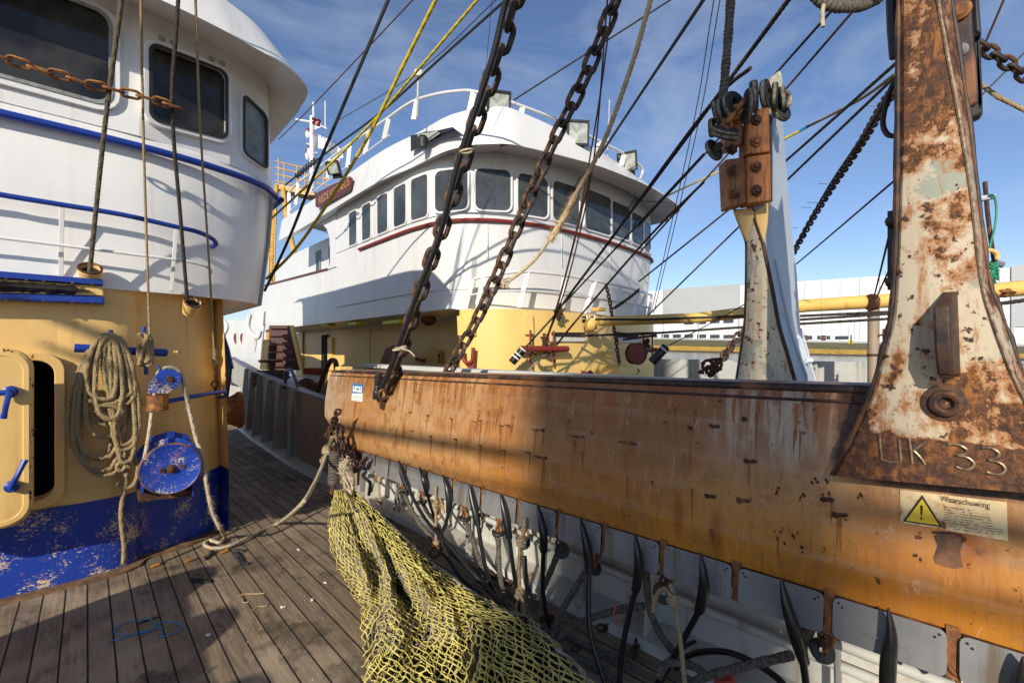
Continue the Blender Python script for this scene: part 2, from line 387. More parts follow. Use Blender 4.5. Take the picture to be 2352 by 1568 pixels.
def m_deck():
    n = NT('weathered_deck_planks'); x, y, z = n.xyz(); pw = .108
    u = n.math('DIVIDE', x, pw); k = n.math('FLOOR', u); fr = n.math('FRACT', u)
    wn_ = n.n('ShaderNodeTexWhiteNoise', noise_dimensions='1D'); n.l(k, wn_.inputs['W']); rnd = wn_.outputs['Value']
    yo = n.math('ADD', n.math('DIVIDE', y, 6.5), n.math('MULTIPLY', rnd, 7.3)); yk = n.math('FLOOR', yo); yf = n.math('FRACT', yo)
    w2 = n.n('ShaderNodeTexWhiteNoise', noise_dimensions='2D'); cv = n.n('ShaderNodeCombineXYZ'); n.l(k, cv.inputs[0]); n.l(yk, cv.inputs[1]); n.l(cv.outputs[0], w2.inputs['Vector'])
    gr = n.noise(5, 8, .68, (9, .55, 1)); big = n.noise(1.1, 6, .62, dist=.6); mid = n.noise(6, 7, .7, (1, .6, 1)); fine = n.noise(70, 5, .7, (1, .25, 1))
    c = n.mix(n.step(gr, .3, .72), (.145, .10, .06), (.37, .275, .175))
    c = n.mix(n.math('MULTIPLY', w2.outputs['Value'], .7), c, (.14, .108, .078))
    c = n.mix(n.step(big, .48, .68, 0, .55), c, (.48, .385, .27)); c = n.mix(n.step(mid, .54, .70, 0, .75), c, (.06, .046, .034))
    c = n.mix(n.step(fine, .58, .75, 0, .4), c, (.48, .41, .32))
    we = n.step(n.noise(1.7, 5, .6, off=(4, 4, 0)), .58, .62, 0, 1)
    c = n.mix(n.math('MULTIPLY', we, n.step(mid, .35, .6, 0, .65)), c, (.035, .028, .02))
    wob = n.math('MULTIPLY', n.math('SUBTRACT', n.noise(4, 4), .5), .05)
    ed = n.math('ABSOLUTE', n.math('SUBTRACT', n.math('ADD', fr, wob), .5)); seam = n.step(ed, .452, .47)
    ey = n.math('ABSOLUTE', n.math('SUBTRACT', yf, .5)); sy = n.step(ey, .4975, .4985)
    sm = n.math('MAXIMUM', seam, sy)
    c = n.mix(sm, c, n.mix(n.step(fine, .4, .6), (.006, .006, .006), (.03, .026, .022)))
    h = n.math('SUBTRACT', n.math('ADD', n.math('MULTIPLY', gr, .5), n.math('MULTIPLY', fine, .3)), n.math('MULTIPLY', sm, 1.2))
    return n.done(c, .78, 0, h, .005, .7, .3)
M['deck'] = m_deck()
M['margin'] = m_plain('brown_margin_plank', (.17, .095, .045), .8, 0, .5, 14, .6)
def m_wing():
    n = NT('rust_stained_plate'); x, y, z = n.xyz()      # local: y aft along the wing, z from its top rim
    st = n.noise(22, 7, .7, (.2, 1, .13), dist=.3); st2 = n.noise(60, 6, .7, (.2, 1, .08), off=(2, 3, 1)); pm = n.step(n.noise(3.5, 5, .6, off=(6, 2, 4)), .42, .62); big = n.noise(1.7, 6, .6, (.3, 1, .8)); fine = n.noise(45, 6, .7); med = n.noise(9, 7, .68, off=(3, 7, 5))
    film = n.mix(n.step(big, .33, .68), (.45, .265, .125), (.38, .175, .05)); film = n.mix(n.step(med, .45, .72, 0, .45), film, (.24, .10, .035))
    shade_film = n.math('MULTIPLY', n.step(n.math('ABSOLUTE', n.math('SUBTRACT', y, 1.35)), 1.1, .2), n.step(n.math('ADD', z, n.math('MULTIPLY', big, .25)), -.55, -.1, .2, .85)); film = n.mix(shade_film, film, n.mix(n.step(med, .4, .65), (.24, .105, .045), (.16, .062, .028)))  # darker, redder film painted in where the shadow band crosses the beam
    low = n.math('MULTIPLY', n.step(z, -.22, -.66), n.step(y, 3.6, .4, .2, 1.0)); film = n.mix(low, film, n.mix(n.step(big, .35, .65), (.52, .215, .022), (.38, .135, .014)))
    pale = (.42, .39, .31)
    pl = n.math('MAXIMUM', n.step(n.math('ADD', y, n.math('MULTIPLY', big, .5)), 4.35, 5.15, 0, .85), n.math('MULTIPLY', n.step(n.math('ABSOLUTE', n.math('SUBTRACT', y, .60)), .30, .04), n.step(n.math('ADD', z, n.math('MULTIPLY', big, .3)), -.24, -.08, 0, .85)))
    c = n.mix(n.math('MULTIPLY', pl, n.step(st, .3, .62, 1, .5)), film, pale)
    c = n.mix(n.math('MULTIPLY', n.math('MULTIPLY', pm, n.math('SUBTRACT', 1.0, n.math('MULTIPLY', low, .75))), n.step(st, .48, .70, 0, .42)), c, (.54, .40, .26)); c = n.mix(n.math('MULTIPLY', n.math('SUBTRACT', 1.0, pm), n.step(st2, .46, .70, 0, .6)), c, (.22, .08, .018))
    c = n.mix(n.step(med, .50, .64, 0, .55), c, (.27, .12, .04)); c = n.mix(n.step(n.noise(38, 8, .75, off=(2, 2, 9)), .56, .70, 0, .5), c, (.16, .06, .02))
    topst = n.math('MULTIPLY', n.step(z, -.40, -.03), n.step(st, .43, .56)); c = n.mix(n.math('MULTIPLY', topst, .9), c, (.22, .07, .015))
    # pitted spots, each with a streak running down from it
    vf = n.vor(3.6, (.1, 1.0, 1.4), off=(0, .37, .2)); dd = n.math('ADD', vf.outputs['Distance'], n.math('MULTIPLY', n.math('SUBTRACT', med, .5), .30))
    rnd = n.n('ShaderNodeSeparateColor'); n.l(vf.outputs['Color'], rnd.inputs[0]); on = n.step(rnd.outputs[0], .5, .55)
    spot = n.math('MULTIPLY', n.step(dd, .10, .04), on); c = n.mix(n.math('MULTIPLY', n.step(dd, .26, .04), n.math('MULTIPLY', on, .65)), c, (.22, .065, .012)); c = n.mix(n.math('MULTIPLY', spot, n.step(fine, .35, .5)), c, (.03, .014, .009))
    vs = n.vor(7.5, (.1, 1.0, .26), off=(0, .1, .45)); r2 = n.n('ShaderNodeSeparateColor'); n.l(vs.outputs['Color'], r2.inputs[0])
    sk = n.math('MULTIPLY', n.step(n.math('ADD', vs.outputs['Distance'], n.math('MULTIPLY', n.math('SUBTRACT', st2, .5), .16)), .32, .06), n.step(r2.outputs[1], .08, .16)); c = n.mix(n.math('MULTIPLY', sk, .85), c, (.26, .075, .012))
    sp2 = n.step(n.noise(21, 8, .74, off=(7, 7, 7)), .625, .66); c = n.mix(sp2, c, (.045, .018, .009))
    # scratches
    sc = n.noise(3.0, 2, .4, (1, 1, 1), dist=2.5, off=(1, 9, 3)); s1 = n.math('ABSOLUTE', n.math('SUBTRACT', sc, .5)); s1 = n.math('MULTIPLY', n.step(s1, .0035, .0012), n.step(n.noise(8, 3), .5, .6))
    c = n.mix(n.math('MULTIPLY', s1, .5), c, (.50, .42, .34))
    v2 = n.noise(5, 3, .5, (1, 2.2, .25), dist=.5, off=(8, 1, 1)); s2 = n.math('MULTIPLY', n.step(n.math('ABSOLUTE', n.math('SUBTRACT', v2, .52)), .006, .001), n.step(n.noise(6, 4, off=(3, 3, 3)), .48, .6))
    c = n.mix(n.math('MULTIPLY', s2, .35), c, (.46, .37, .27))
    # faint tide lines where the bent plates meet
    for k, zz in enumerate((-.155, -.30, -.44, -.575)):
        zw = n.math('ADD', z, n.math('MULTIPLY', n.math('SUBTRACT', n.noise(2.5, 5, .6, off=(k * 3, 1, 2)), .5), .05)); b = n.math('MULTIPLY', n.step(zw, zz - .045, zz), n.step(zw, zz + .006, zz)); c = n.mix(n.math('MULTIPLY', b, n.step(med, .3, .6, .0, .22)), c, (.38, .28, .19))
    # bare brown band round the foot of the post
    band = n.math('MULTIPLY', n.step(n.math('ADD', z, n.math('MULTIPLY', n.math('SUBTRACT', med, .5), .07)), -.31, -.285), n.step(n.math('ADD', y, n.math('MULTIPLY', n.math('SUBTRACT', n.noise(12, 5), .5), .1)), .40, .36))
    c = n.mix(band, c, n.mix(n.step(fine, .35, .65), (.03, .015, .009), (.12, .045, .016)))
    h = n.math('ADD', n.math('ADD', n.math('MULTIPLY', fine, .25), n.math('MULTIPLY', sp2, .8)), n.math('MULTIPLY', spot, fine))
    h = n.math('ADD', h, n.math('MULTIPLY', n.noise(5, 3), .9))
    rg = n.math('ADD', n.math('MULTIPLY', n.math('MAXIMUM', sp2, spot), .3), n.math('ADD', .36, n.math('MULTIPLY', med, .25)))
    return n.done(c, rg, 0, h, .0035, .55, .45)
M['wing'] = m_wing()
M['rim'] = m_rustmetal('dark_rim_rust', (.075, .035, .022), (.2, .085, .035), (.022, .016, .014), 18, .6)
def m_post(name, bias=0.0, foot=True, edge=None):
    n = NT(name); x, y, z = n.xyz()                      # local z from the foot of the post
    f = n.noise(4.2, 9, .68, (1, 1, .7), dist=.4); g = n.noise(40, 6, .72); st = n.noise(26, 6, .66, (1, 1, .06)); m2 = n.noise(10, 8, .72, off=(4, 8, 2)); m3 = n.noise(22, 8, .72, off=(1, 3, 6))
    c = n.mix(n.step(n.noise(3.8, 6, .66, off=(1, 5, 9)), .525, .565), (.53, .445, .315), (.31, .325, .25))
    c = n.mix(n.step(st, .50, .72, 0, .6), c, (.38, .20, .075)); c = n.mix(n.step(n.noise(7, 5, .6, (1, 1, .15), off=(3, 3, 3)), .56, .70, 0, .6), c, (.38, .15, .03))
    up = n.math('ADD', n.step(z, .86, 1.12, 0, .055 if foot else 0), n.step(n.math('ADD', z, n.math('MULTIPLY', m2, .05)), .165, .14, 0, .2 if foot else 0)); r = n.math('ADD', n.math('ADD', n.math('MULTIPLY', f, .5), n.math('ADD', n.math('MULTIPLY', m2, .32), n.math('MULTIPLY', m3, .18))), n.math('ADD', up, bias))
    if edge:                                             # rust creeps in from the two welded edges and the hole
        ev = n.math('ABSOLUTE', n.math('SUBTRACT', y, edge)); r = n.math('ADD', r, n.step(n.math('SUBTRACT', ev, n.math('MULTIPLY', n.step(z, .65, .1), .16)), .055, .13, 0, .07))
        hy = n.math('ADD', y, .085); hz_ = n.math('SUBTRACT', z, .235); hd = n.math('SQRT', n.math('ADD', n.math('MULTIPLY', hy, hy), n.math('MULTIPLY', hz_, hz_))); r = n.math('ADD', r, n.step(hd, .17, .05, 0, .075))
    c = n.mix(n.step(r, .515, .565, 0, .85), c, (.34, .125, .025)); core = n.step(r, .565, .595)
    c = n.mix(core, c, n.mix(n.step(g, .35, .65), (.035, .015, .009), n.mix(n.step(m3, .45, .6), (.12, .046, .02), (.26, .095, .022))))
    pit = n.step(n.math('ADD', n.noise(34, 4, .6, off=(6, 6, 1)), n.math('MULTIPLY', n.math('SUBTRACT', m2, .5), .45)), .61, .65); c = n.mix(n.step(n.math('ADD', n.noise(30, 6, .7, (1, 1, .2), off=(6, 6, 1)), n.math('MULTIPLY', n.math('SUBTRACT', m2, .5), .4)), .54, .66, 0, .8), c, (.33, .125, .025)); c = n.mix(pit, c, (.055, .02, .011))
    h = n.math('ADD', n.math('MULTIPLY', n.math('MAXIMUM', core, pit), n.math('ADD', n.math('MULTIPLY', g, .8), .4)), n.math('MULTIPLY', g, .2))
    return n.done(c, n.math('ADD', .42, n.math('MULTIPLY', core, .35)), 0, h, .005, .8)
M['post'] = m_post('peeling_beige_paint', .034, edge=.02)
M['postlight'] = m_post('beige_paint_rusty_edges', -.075, False)
M['postpale'] = m_paint('white_paint_shade_blue', (.46, .51, .57), .16, rough=.45, dirt=.3)  # bluish shade of the side plate put into the paint colour
def m_grass():
    n = NT('winter_dyke_grass'); g = n.noise(.5, 6, .7, (1, .15, 1)); h = n.noise(3, 5)
    c = n.mix(n.step(g, .35, .65), (.10, .085, .035), (.17, .15, .07)); c = n.mix(h, c, (.07, .07, .025)); return n.done(c, .9)
M['grass'] = m_grass()
M['lichen'] = m_plain('ochre_stone_facing', (.42, .25, .03), .9, 0, .4, .6, .3)
M['stone'] = m_plain('wet_dark_stone', (.05, .045, .035), .7, 0, .5, .6, .3)
def m_water():
    n = NT('harbour_water'); w = n.noise(.8, 5, .6, (1, .35, 1)); return n.done((.10, .12, .12), .22, 0, w, .12, .8, .5)
M['water'] = m_water()
def m_clad(name, col, k):
    n = NT(name); x, y, z = n.xyz(); w = n.math('FRACT', n.math('MULTIPLY', z, k)); s_ = n.step(w, .0, .25)
    f = n.noise(.08, 4); c = n.mix(s_, tuple(q * .78 for q in col), col); c = n.mix(n.step(f, .4, .7, 0, .25), c, tuple(q * .7 for q in col))
    return n.done(c, .6)
M['clad'] = m_clad('white_sheet_cladding', (.78, .78, .78), .25)
M['cladgrey'] = m_clad('grey_louvre_cladding', (.42, .43, .44), .9)
M['farwin'] = m_plain('far_window', (.05, .055, .065), .2)
M['fardoor'] = m_plain('brown_door_paint', (.10, .05, .035), .6)
M['sign'] = m_plain('yellow_sign', (.75, .50, .01), .5, 0, .05)
M['ink'] = m_plain('black_ink', (.012, .012, .012), .6)
M['inkblue'] = m_plain('navy_ink', (.02, .04, .2), .6)
M['paper'] = m_paint('stained_sticker', (.74, .58, .32), .6, rough=.5, dirt=1.0, scale=3.0, rustcol=(.30, .13, .03))
M['stickyel'] = m_paint('warning_yellow', (.72, .50, .02), .22, rough=.5, dirt=.5, scale=3)
M['stickblue'] = m_plain('sticker_blue', (.01, .19, .48), .4, 0, .1)
M['stickwhite'] = m_plain('sticker_white', (.72, .72, .66), .5, 0, .08)
M['flag'] = m_plain('white_flag_cloth', (.72, .72, .75), .9, 0, .08)
M['board'] = m_plain('varnished_red_board', (.11, .022, .016), .3, 0, .35, 12, .1)
M['gold'] = m_plain('gilt_lettering', (.48, .26, .09), .45, 0, .15)
M['cuprust'] = m_paint('yellow_cup_paint', YEL, .3, rough=.5)
M['scaff'] = m_plain('ochre_steelwork', (.52, .30, .06), .55, 0, .25, 3, .1)
M['rustrun'] = m_plain('rust_run_stain', (.25, .088, .018), .55, 0, .45, 30, .2)
M['weld'] = m_plain('weld_bead', (.30, .21, .13), .28, .6, .5, 60, .6)
M['litter'] = m_plain('white_scrap', (.65, .63, .58), .8)
M['amber'] = m_plain('amber_plastic', (.34, .15, .02), .45)
M['lime'] = m_plain('lime_tape', (.45, .6, .02), .5)
M['orange'] = m_plain('red_orange_plastic', (.5, .06, .03), .5)
# ================================================================== our own deck and deckhouse
def slope_pt(X, Y, h=0): return V((X, Y, zdeck(Y) + h))
b = MB(); rows = []
for Y in (-8, -3, 0, 3, 6, 9, 14, 20, 30): rows.append([slope_pt(X, Y) for X in (-7, -3, 0, 2.1, 2.75)])
b.loft(rows); b.prism([slope_pt(-7, -8, -.15), slope_pt(2.75, -8, -.15), slope_pt(2.75, 30, -.15), slope_pt(-7, 30, -.15)], (0, 0, -.1))
tag(b.build('deck', M['deck']), None, kind='structure')

foot = [V((-5, 4.5, 0)), V((-1.2, 4.5, 0)), V((.1, 4.5, 0))]
for p in ((330, 1277), (400, 1255), (455, 1234), (490, 1217), (505, 1205)): q = pdk(p); foot.append(V((q.x, q.y, 0)))
foot.append(foot[-1] + V((.04, .25, 0))); foot.append(V((foot[-2].x + .05, 11, 0)))
fcurve = spl(foot, 5)
def at(pts, zf): return [V((p.x, p.y, zf(p) if callable(zf) else zf)) for p in pts]
ZB, ZT, ZW = -1.09, .49, .455       # top of blue band, top of ochre wall, foot of the white wall
dh = thing('deckhouse', (0, 4.5, -1.62), 'ochre and blue steel deckhouse carrying a white wheelhouse, nearest at left', 'deckhouse')
# ochre wall with a doorway
HX0, HX1, HZ0, HZ1 = -.78, -.155, -1.03, -.055
b = MB()
def wallpts(P, z0, z1): b.loft([at(P, z0), at(P, z1)])
right = [V((HX1, 4.5, 0))] + [p for p in fcurve if p.x > HX1 + .02]
left = [V((-5, 4.5, 0)), V((HX0, 4.5, 0))]
mid = [V((HX0, 4.5, 0)), V((HX1, 4.5, 0))]
lean = lambda P, k: [V((p.x - k * .05 * max(0, min(1, (p.x - .3) / .4)), p.y, 0)) for p in P]
b.loft([at(right, ZB), at(lean(right, .6), -.2), at(lean(right, 1), ZT)]); wallpts(left, ZB, ZT); wallpts(mid, ZB, HZ0); wallpts(mid, HZ1, ZT)
b.build('wall', M['yellow'], dh)
b = MB(); b.loft([at(fcurve, lambda p: zdeck(p.y) - .02), at(fcurve, ZB)]); b.build('skirting_band', M['bluechip'], dh)
b = MB(); b.box((HX0 - .1, 4.55, HZ0 - .1), (HX1 + .25, 5.6, HZ1 + .1)); b.f = [f for f in b.f if f != (0, 4, 5, 1)]
b.build('doorway', M['dark'], dh)
b = MB(); fn = lambda x, z: V((x, 4.43, z))
b.ring(rrect(fn, HX0 - .035, HX1 + .04, HZ0 - .04, HZ1 + .04, .12), rrect(fn, HX0 + .03, HX1 - .012, HZ0 + .015, HZ1 - .012, .09), (0, .16, 0))
b.build('door_frame', M['yellow'], dh, .006)
# plank along the foot
b = MB(); off = [p + V((.02 if p.x > .5 else 0, -.045 if p.x < .9 else 0, 0)) for p in fcurve]; o2 = [p + V((.06 if p.x > .5 else .02, -.10 if p.x < .9 else -.03, 0)) for p in fcurve]
b.loft([at(fcurve, lambda p: zdeck(p.y) + .016), at(o2, lambda p: zdeck(p.y) + .014), at(o2, lambda p: zdeck(p.y) - .01)]); b.build('margin_plank', M['margin'], dh)
# open door
dl = thing('watertight_door', (-.6, 4.13, -1.0), 'open cream watertight door with rounded corners and blue lever handles', 'door')
fn = lambda x, z: V((x, 4.1, z)); b = MB(); DR = rrect(fn, -1.0, -.247, -1.075, .012, .12, 7); b.prism(DR, (0, .07, 0))
b.build('leaf', M['yellow'], dl, .018, segs=3)
b = MB(); b.ring(rrect(lambda x, z: V((x, 4.096, z)), -.985, -.262, -1.06, -.003, .11, 7), rrect(lambda x, z: V((x, 4.096, z)), -.955, -.292, -1.03, -.033, .09, 7), (0, .012, 0)); b.build('edge_flange', M['yellow'], dl, .004)
b = MB(); random.seed(15)
for _ in range(26):
    z = random.uniform(-1.05, -.02); x = -.25 + random.uniform(-.012, .004)
    if random.random() < .3: x = random.uniform(-.55, -.27); z = random.choice((-1.065, .002))
    b.blob((x, 4.092 + random.uniform(0, .006), z), random.uniform(.003, .009), .003, random.uniform(.003, .013), .5, 6, 4)
b.build('chipped_edge', M['rust'], dl)
for p, up in (((27, 1117), 1), ((24, 899), -1)):
    c = pY(p, 4.07); b = MB(); b.lathe(c + V((0, .04, 0)), (0, -1, 0), [(.034, 0), (.034, .05), (.024, .055), (.024, .08)], 16)
    e = pY((58, 1055) if up > 0 else (8, 960), 4.02); m = c + V((0, -.045, 0))
    b.tube(spl([m, m.lerp(e, .4) + V((0, -.02, 0)), e], 5), [.017, .017, .016, .015, .015, .014, .014, .014, .014, .016, .016], 8)
    if up < 0:
        e2 = pY((-25, 905), 4.03); b.tube([m, m.lerp(e2, .5), e2], .017, 8)
    b.build('lever_handle', M['blue'], dl, 0)
# white wheelhouse
wall = [V((-5, 4.49, 0)), V((.29, 4.49, 0)), V((.92, 4.645, 0)), V((1.0, 4.69, 0)), V((1.29, 4.885, 0)), V((1.37, 5.06, 0)), V((1.40, 5.4, 0)), V((1.42, 11, 0))]
soft = spl([V((-5, 4.49, 0)), V((-1, 4.49, 0)), V((.1, 4.49, 0)), V((.5, 4.525, 0)), V((.8, 4.60, 0)), V((1.05, 4.71, 0)), V((1.26, 4.88, 0)), V((1.37, 5.12, 0)), V((1.40, 5.6, 0)), V((1.42, 11, 0))], 5)
def tow(P, k): return [V((p.x - k * .12 * max(0, min(1, p.x - .4)), p.y + k * .05 * max(0, min(1, p.x - .4)), 0)) for p in P]
b = MB(); b.loft([at(tow(soft, .9), ZW), at(tow(soft, .3), 1.1), at(soft, 1.62), at([p + V((-.02, .02, 0)) for p in soft], 1.66)])
b.build('lower_wall', M['white'], dh)
b = MB(); b.loft([at(wall, 1.64), at([p + V((-.03 * (p.x > .5), .02, 0)) for p in wall], 2.75)]); b.build('wheelhouse_wall', M['white'], dh, angle=12)
b = MB(); T = [p for p in tow(soft, .9) if p.x > .05]; b.loft([at(T, ZW + .004), [V((min(p.x, .55), max(p.y, 4.52) + (.3 if p.x > .5 else 0), ZW + .03)) for p in T]]); b.build('overhang_underside', M['yellow'], dh)
vis = [V((-5, 4.06, 0)), V((-.5, 4.06, 0)), V((.35, 4.08, 0)), V((.75, 4.13, 0)), V((.97, 4.19, 0)), V((1.25, 4.27, 0)), V((1.43, 4.39, 0)), V((1.56, 4.57, 0)), V((1.60, 4.9, 0)), V((1.62, 5.66, 0)), V((1.62, 11, 0))]
vis = spl(vis, 4); innr = []
for p in vis:
    k = max(0, min(1, (p.x - .9) / .7)); innr.append(V((p.x - .13 - .12 * k, p.y + .14 + .1 * k, 0)))
deep = [V((p.x - .5, max(p.y + .6, 4.9), 0)) for p in vis]
under = [V((min(p.x - .25, 1.3), max(p.y + .55, 4.7 if p.x > .9 else 4.5), 0)) for p in vis]
b = MB(); b.loft([at(under, 2.68), at(vis, 2.5), at([p + V((0, .012, 0)) for p in vis], 2.52), at(innr, lambda p: 2.88), at([V((p.x - .05, p.y + .07, 0)) for p in innr], 2.92), at(deep, 2.95)])
b.build('roof_visor', M['white'], dh, angle=30)
def panel(parent, name, P0, P1, zl0, zl1, zh0, zh1, r, fw, fm, gm, nrm, proud=.02, extra=None, fname='window_frame'):
    """a rounded window on the chord P0-P1: frame (part) with its pane (sub-part)"""
    P0 = V(P0); P1 = V(P1); ux = (P1 - P0); w = ux.length; nrm = V(nrm).normalized()
    def fn_(o):
        def f(x, y):
            t = x / w; return P0 + ux * t + UP * ((zl0 + (zl1 - zl0) * t) * (1 - y) + (zh0 + (zh1 - zh0) * t) * y) + nrm * o
        return f
    h = ((zh0 - zl0) + (zh1 - zl1)) / 2
    def rr(o, g, rad):
        f = fn_(o); return rrect(lambda x, y: f(x, y / h), -g, w + g, -g, h + g, rad)
    bb = MB(); bb.ring(rr(-.07, fw, r + fw * .8), rr(-.07, 0, r), nrm * (proud + .07)); fo = bb.build(fname, fm, parent, .005)
    bb = MB(); bb.prism(rr(.002, .004, r), nrm * .006); bb.build('pane', gm, fo)
    if extra:
        bb = MB(); bb.ring(rr(proud - .002, .012, r), rr(proud - .002, -.012, r * .85), nrm * .01); bb.build('seal', extra, fo)
    return fo
panel(dh, 'window_frame', (-.95, 4.49, 0), (.125, 4.49, 0), 1.8, 1.8, 2.47, 2.47, .1, .055, M['white'], M['glass'], (0, -1, 0), .025, M['seal'])
w2 = panel(dh, 'window_frame', (.345, 4.506, 0), (.875, 4.636, 0), 1.785, 1.84, 2.37, 2.42, .07, .045, M['white'], M['glass'], (.24, -.97, 0), .045, M['rubseal'])
b = MB()
for t in (.15, .3, .8, .95): q = V((.345, 4.506, 2.43)).lerp(V((.875, 4.636, 2.475)), t) + V((0, -.06, 0)); b.obox(q, (.022, .004, 0), (0, .012, 0), (0, 0, .014))
b.build('hinge', M['seal'], w2, .003)
panel(dh, 'window_frame', (1.03, 4.712, 0), (1.262, 4.866, 0), 1.80, 1.76, 2.33, 2.27, .06, .03, M['white'], M['skyglass'], (.56, -.83, 0), .02, M['rubseal'])
# blue rub rail, blue handrail, white mid rail and posts
rr_ = [p + V((.06 * max(0, min(1, p.x)), -.05 if p.x < 1.2 else -.02, 0)) for p in soft if p.y < 6]
b = MB(); b.tube(at(rr_, 1.545), .028, 10); b.build('rub_rail', M['blue'], dh)
RL = [((-60, 433), 4.37), ((0, 447), 4.37), ((140, 470), 4.37), ((280, 493), 4.37), ((400, 520), 4.39), ((455, 533), 4.43), ((487, 548), 4.48), ((496, 560), 4.53), ((487, 567), 4.6)]
b = MB(); b.tube([V((-4.8, 4.37, 1.0))] + spl([pY(p, y) for p, y in RL], 5), .018, 10); b.build('handrail', M['blue'], dh)
RM = [((-60, 538), 4.37), ((0, 546), 4.37), ((140, 563), 4.37), ((280, 581), 4.37), ((400, 596), 4.39), ((455, 606), 4.43), ((482, 617), 4.48), ((485, 628), 4.58)]
b = MB(); b.tube([V((-4.8, 4.37, pY((0, 546), 4.37).z))] + spl([pY(p, y) for p, y in RM], 5), .011, 8); b.build('middle_rail', M['white'], dh)
for t, f, yt, yf in (((142, 473), (140, 632), 4.37, 4.47), ((405, 524), (394, 668), 4.39, 4.5)):
    a = pY(t, yt); c = pY(f, yf); b = MB(); b.obox((a + c) / 2, (.013, 0, 0), (0, .006, 0), (c - a) / 2); b.build('stanchion', M['white'], dh, .002)
# rope cups
for p, y, s in (((207, 618), 4.36, 1), ((444, 695), 4.40, 1)):
    c = pY(p, y); ax = V((0, -.95, 1)) if p[0] < 300 else V((.1, -1.1, 1)); b = MB()
    b.lathe(c - ax.normalized() * .13 + V((0, .03, 0)), ax, [(.03, 0), (.052, .02), (.062, .10), (.068, .13), (.064, .137), (.056, .13), (.05, .05)], 22); k = b.build('rope_cup', M['cuprust'], dh)
    b = MB(); b.torus(c + V((0, .03, 0)) + ax.normalized() * .013, ax, .062, .008); b.build('rim', M['rust'], k)
    b = MB(); b.lathe(c + V((0, .03, 0)) - ax.normalized() * .03, ax, [(.001, 0), (.054, .0), (.054, .01), (.001, .01)]); b.build('mouth', M['dark'], k)
# wooden rubbing board
bd = thing('rubbing_board', (-.3, 4.42, .4), 'scorched wooden board edged in blue bolted below the white wall', 'board')
def barY(pts, y0, y1, mat, nm, par):
    b = MB(); b.prism([pY(p, y0) for p in pts], (0, y1 - y0, 0)); return b.build(nm, mat, par, .006)
barY([C1(q) for q in ((-700, 1178), (468, 1273), (470, 1300), (-700, 1216))], 4.37, 4.49, M['blue'], 'edge_strip', bd)
barY([C1(q) for q in ((-700, 1316), (474, 1352), (476, 1384), (-700, 1340))], 4.37, 4.49, M['blue'], 'edge_strip', bd)
barY([C1(q) for q in ((-700, 1222), (470, 1304), (474, 1349), (-700, 1312))], 4.40, 4.49, M['cuprust'], 'plank', bd)
b = MB(); rr2 = []
for i in range(40):
    x = -160 + i * 14.6; y = 1262 + (x + 160) * .066; q = [(x, y + 6 + random.uniform(-4, 4)), (x, y + 30), (x, y + 52 + random.uniform(-10, 6) * (1 if x < 380 else .2))]
    if x > 340: q[0] = (x, y + 16 + (x - 340) * .1); q[2] = (x, y + 34 - (x - 340) * .05)
    rr2.append([pY(C1(k), 4.394 - (.03 * math.sin(math.pi * j / 2) if j else 0)) for j, k in enumerate(q)])
b.loft(rr2); b.build('tar_crust', M['tar'], bd)
b = MB()
for x in (30, 120, 200, 330, 420):
    for y in (1250 + x * .065, 1350 + x * .03): b.lathe(pY(C1((x, y + 18)), 4.37), (0, -1, 0), [(.008, -.01), (.008, .004), (.001, .006)], 8)
b.build('bolt_head', M['rust'], bd)
# ---------------- fittings on the deckhouse front
ct = thing('belaying_cleat', tuple(pY((353, 800), 4.4)), 'blue belaying bar with upright pins holding the rope coil', 'cleat')
a = pY(E6((470, 75)), 4.37); c = pY(E6((1045, 105)), 4.37); b = MB(); d_ = (c - a).normalized()
b.tube([a, c, c + d_ * .012, c + d_ * .018], [.03, .03, .024, .008], 14); b.build('bar', M['blue'], ct)
for t, f in (((700, -40), (706, 120)), ((908, -60), (925, 243))):
    b = MB(); b.tube([pY(E6(t), 4.35), pY(E6(f), 4.35)], .014, 10); b.build('pin', M['blue'], ct)
for x in (560, 860):
    b = MB(); p = pY(E6((x, 92)), 4.37); b.tube([p, p + V((0, .14, 0))], .02, 10); b.build('bracket', M['blue'], ct)
b = MB(); p = pY((403, 808), 4.56); b.tube([p + V((.0, .04, 0)), p + V((0, -.11, 0)), p + V((.02, -.12, 0))], [.011, .011, .006], 8); k = b.build('peg', M['cuprust'], dh)
# coil of rope over the pin
co = MB(); random.seed(11)
def hang(xc, wl, wr, top, bot, y, sk=0, n=26):
    pts = []
    for i in range(n + 1):
        t = i / n * 2 * math.pi
        s_ = math.sin(t); cc = math.cos(t)
        x = xc + (wr if s_ > 0 else wl) * (abs(s_) ** .75) * (1 if s_ > 0 else -1) * (.72 + .28 * (1 - cc) / 2) + sk * (1 - cc) / 2
        z = top + (bot - top) * (1 - cc) / 2
        pts.append(pY(E6((x + random.uniform(-4, 4), z)), y - .03 * math.sin(t * .5) + random.uniform(-.003, .003)))
    return pts
for xc, wl, wr, top, bot, y, sk in ((690, 175, 120, -6, 560, 4.33, 10), (700, 150, 100, 2, 470, 4.32, 20), (685, 130, 150, -14, 640, 4.315, -40), (705, 200, 140, -2, 770, 4.335, -60),
                                    (700, 235, 130, 5, 850, 4.345, -50), (705, 90, 125, 4, 430, 4.30, 60), (710, 60, 150, 10, 720, 4.30, 60), (712, 45, 110, 2, 800, 4.295, 70), (695, 195, 160, -10, 880, 4.35, -30),
                                    (690, 160, 60, 0, 400, 4.29, -10), (720, 30, 135, 0, 690, 4.31, 50), (690, 110, 90, 8, 520, 4.285, 10), (700, 250, 100, 12, 780, 4.36, -80)):
    co.rope(hang(xc, wl, wr, top, bot, y, sk), .0135, .075)
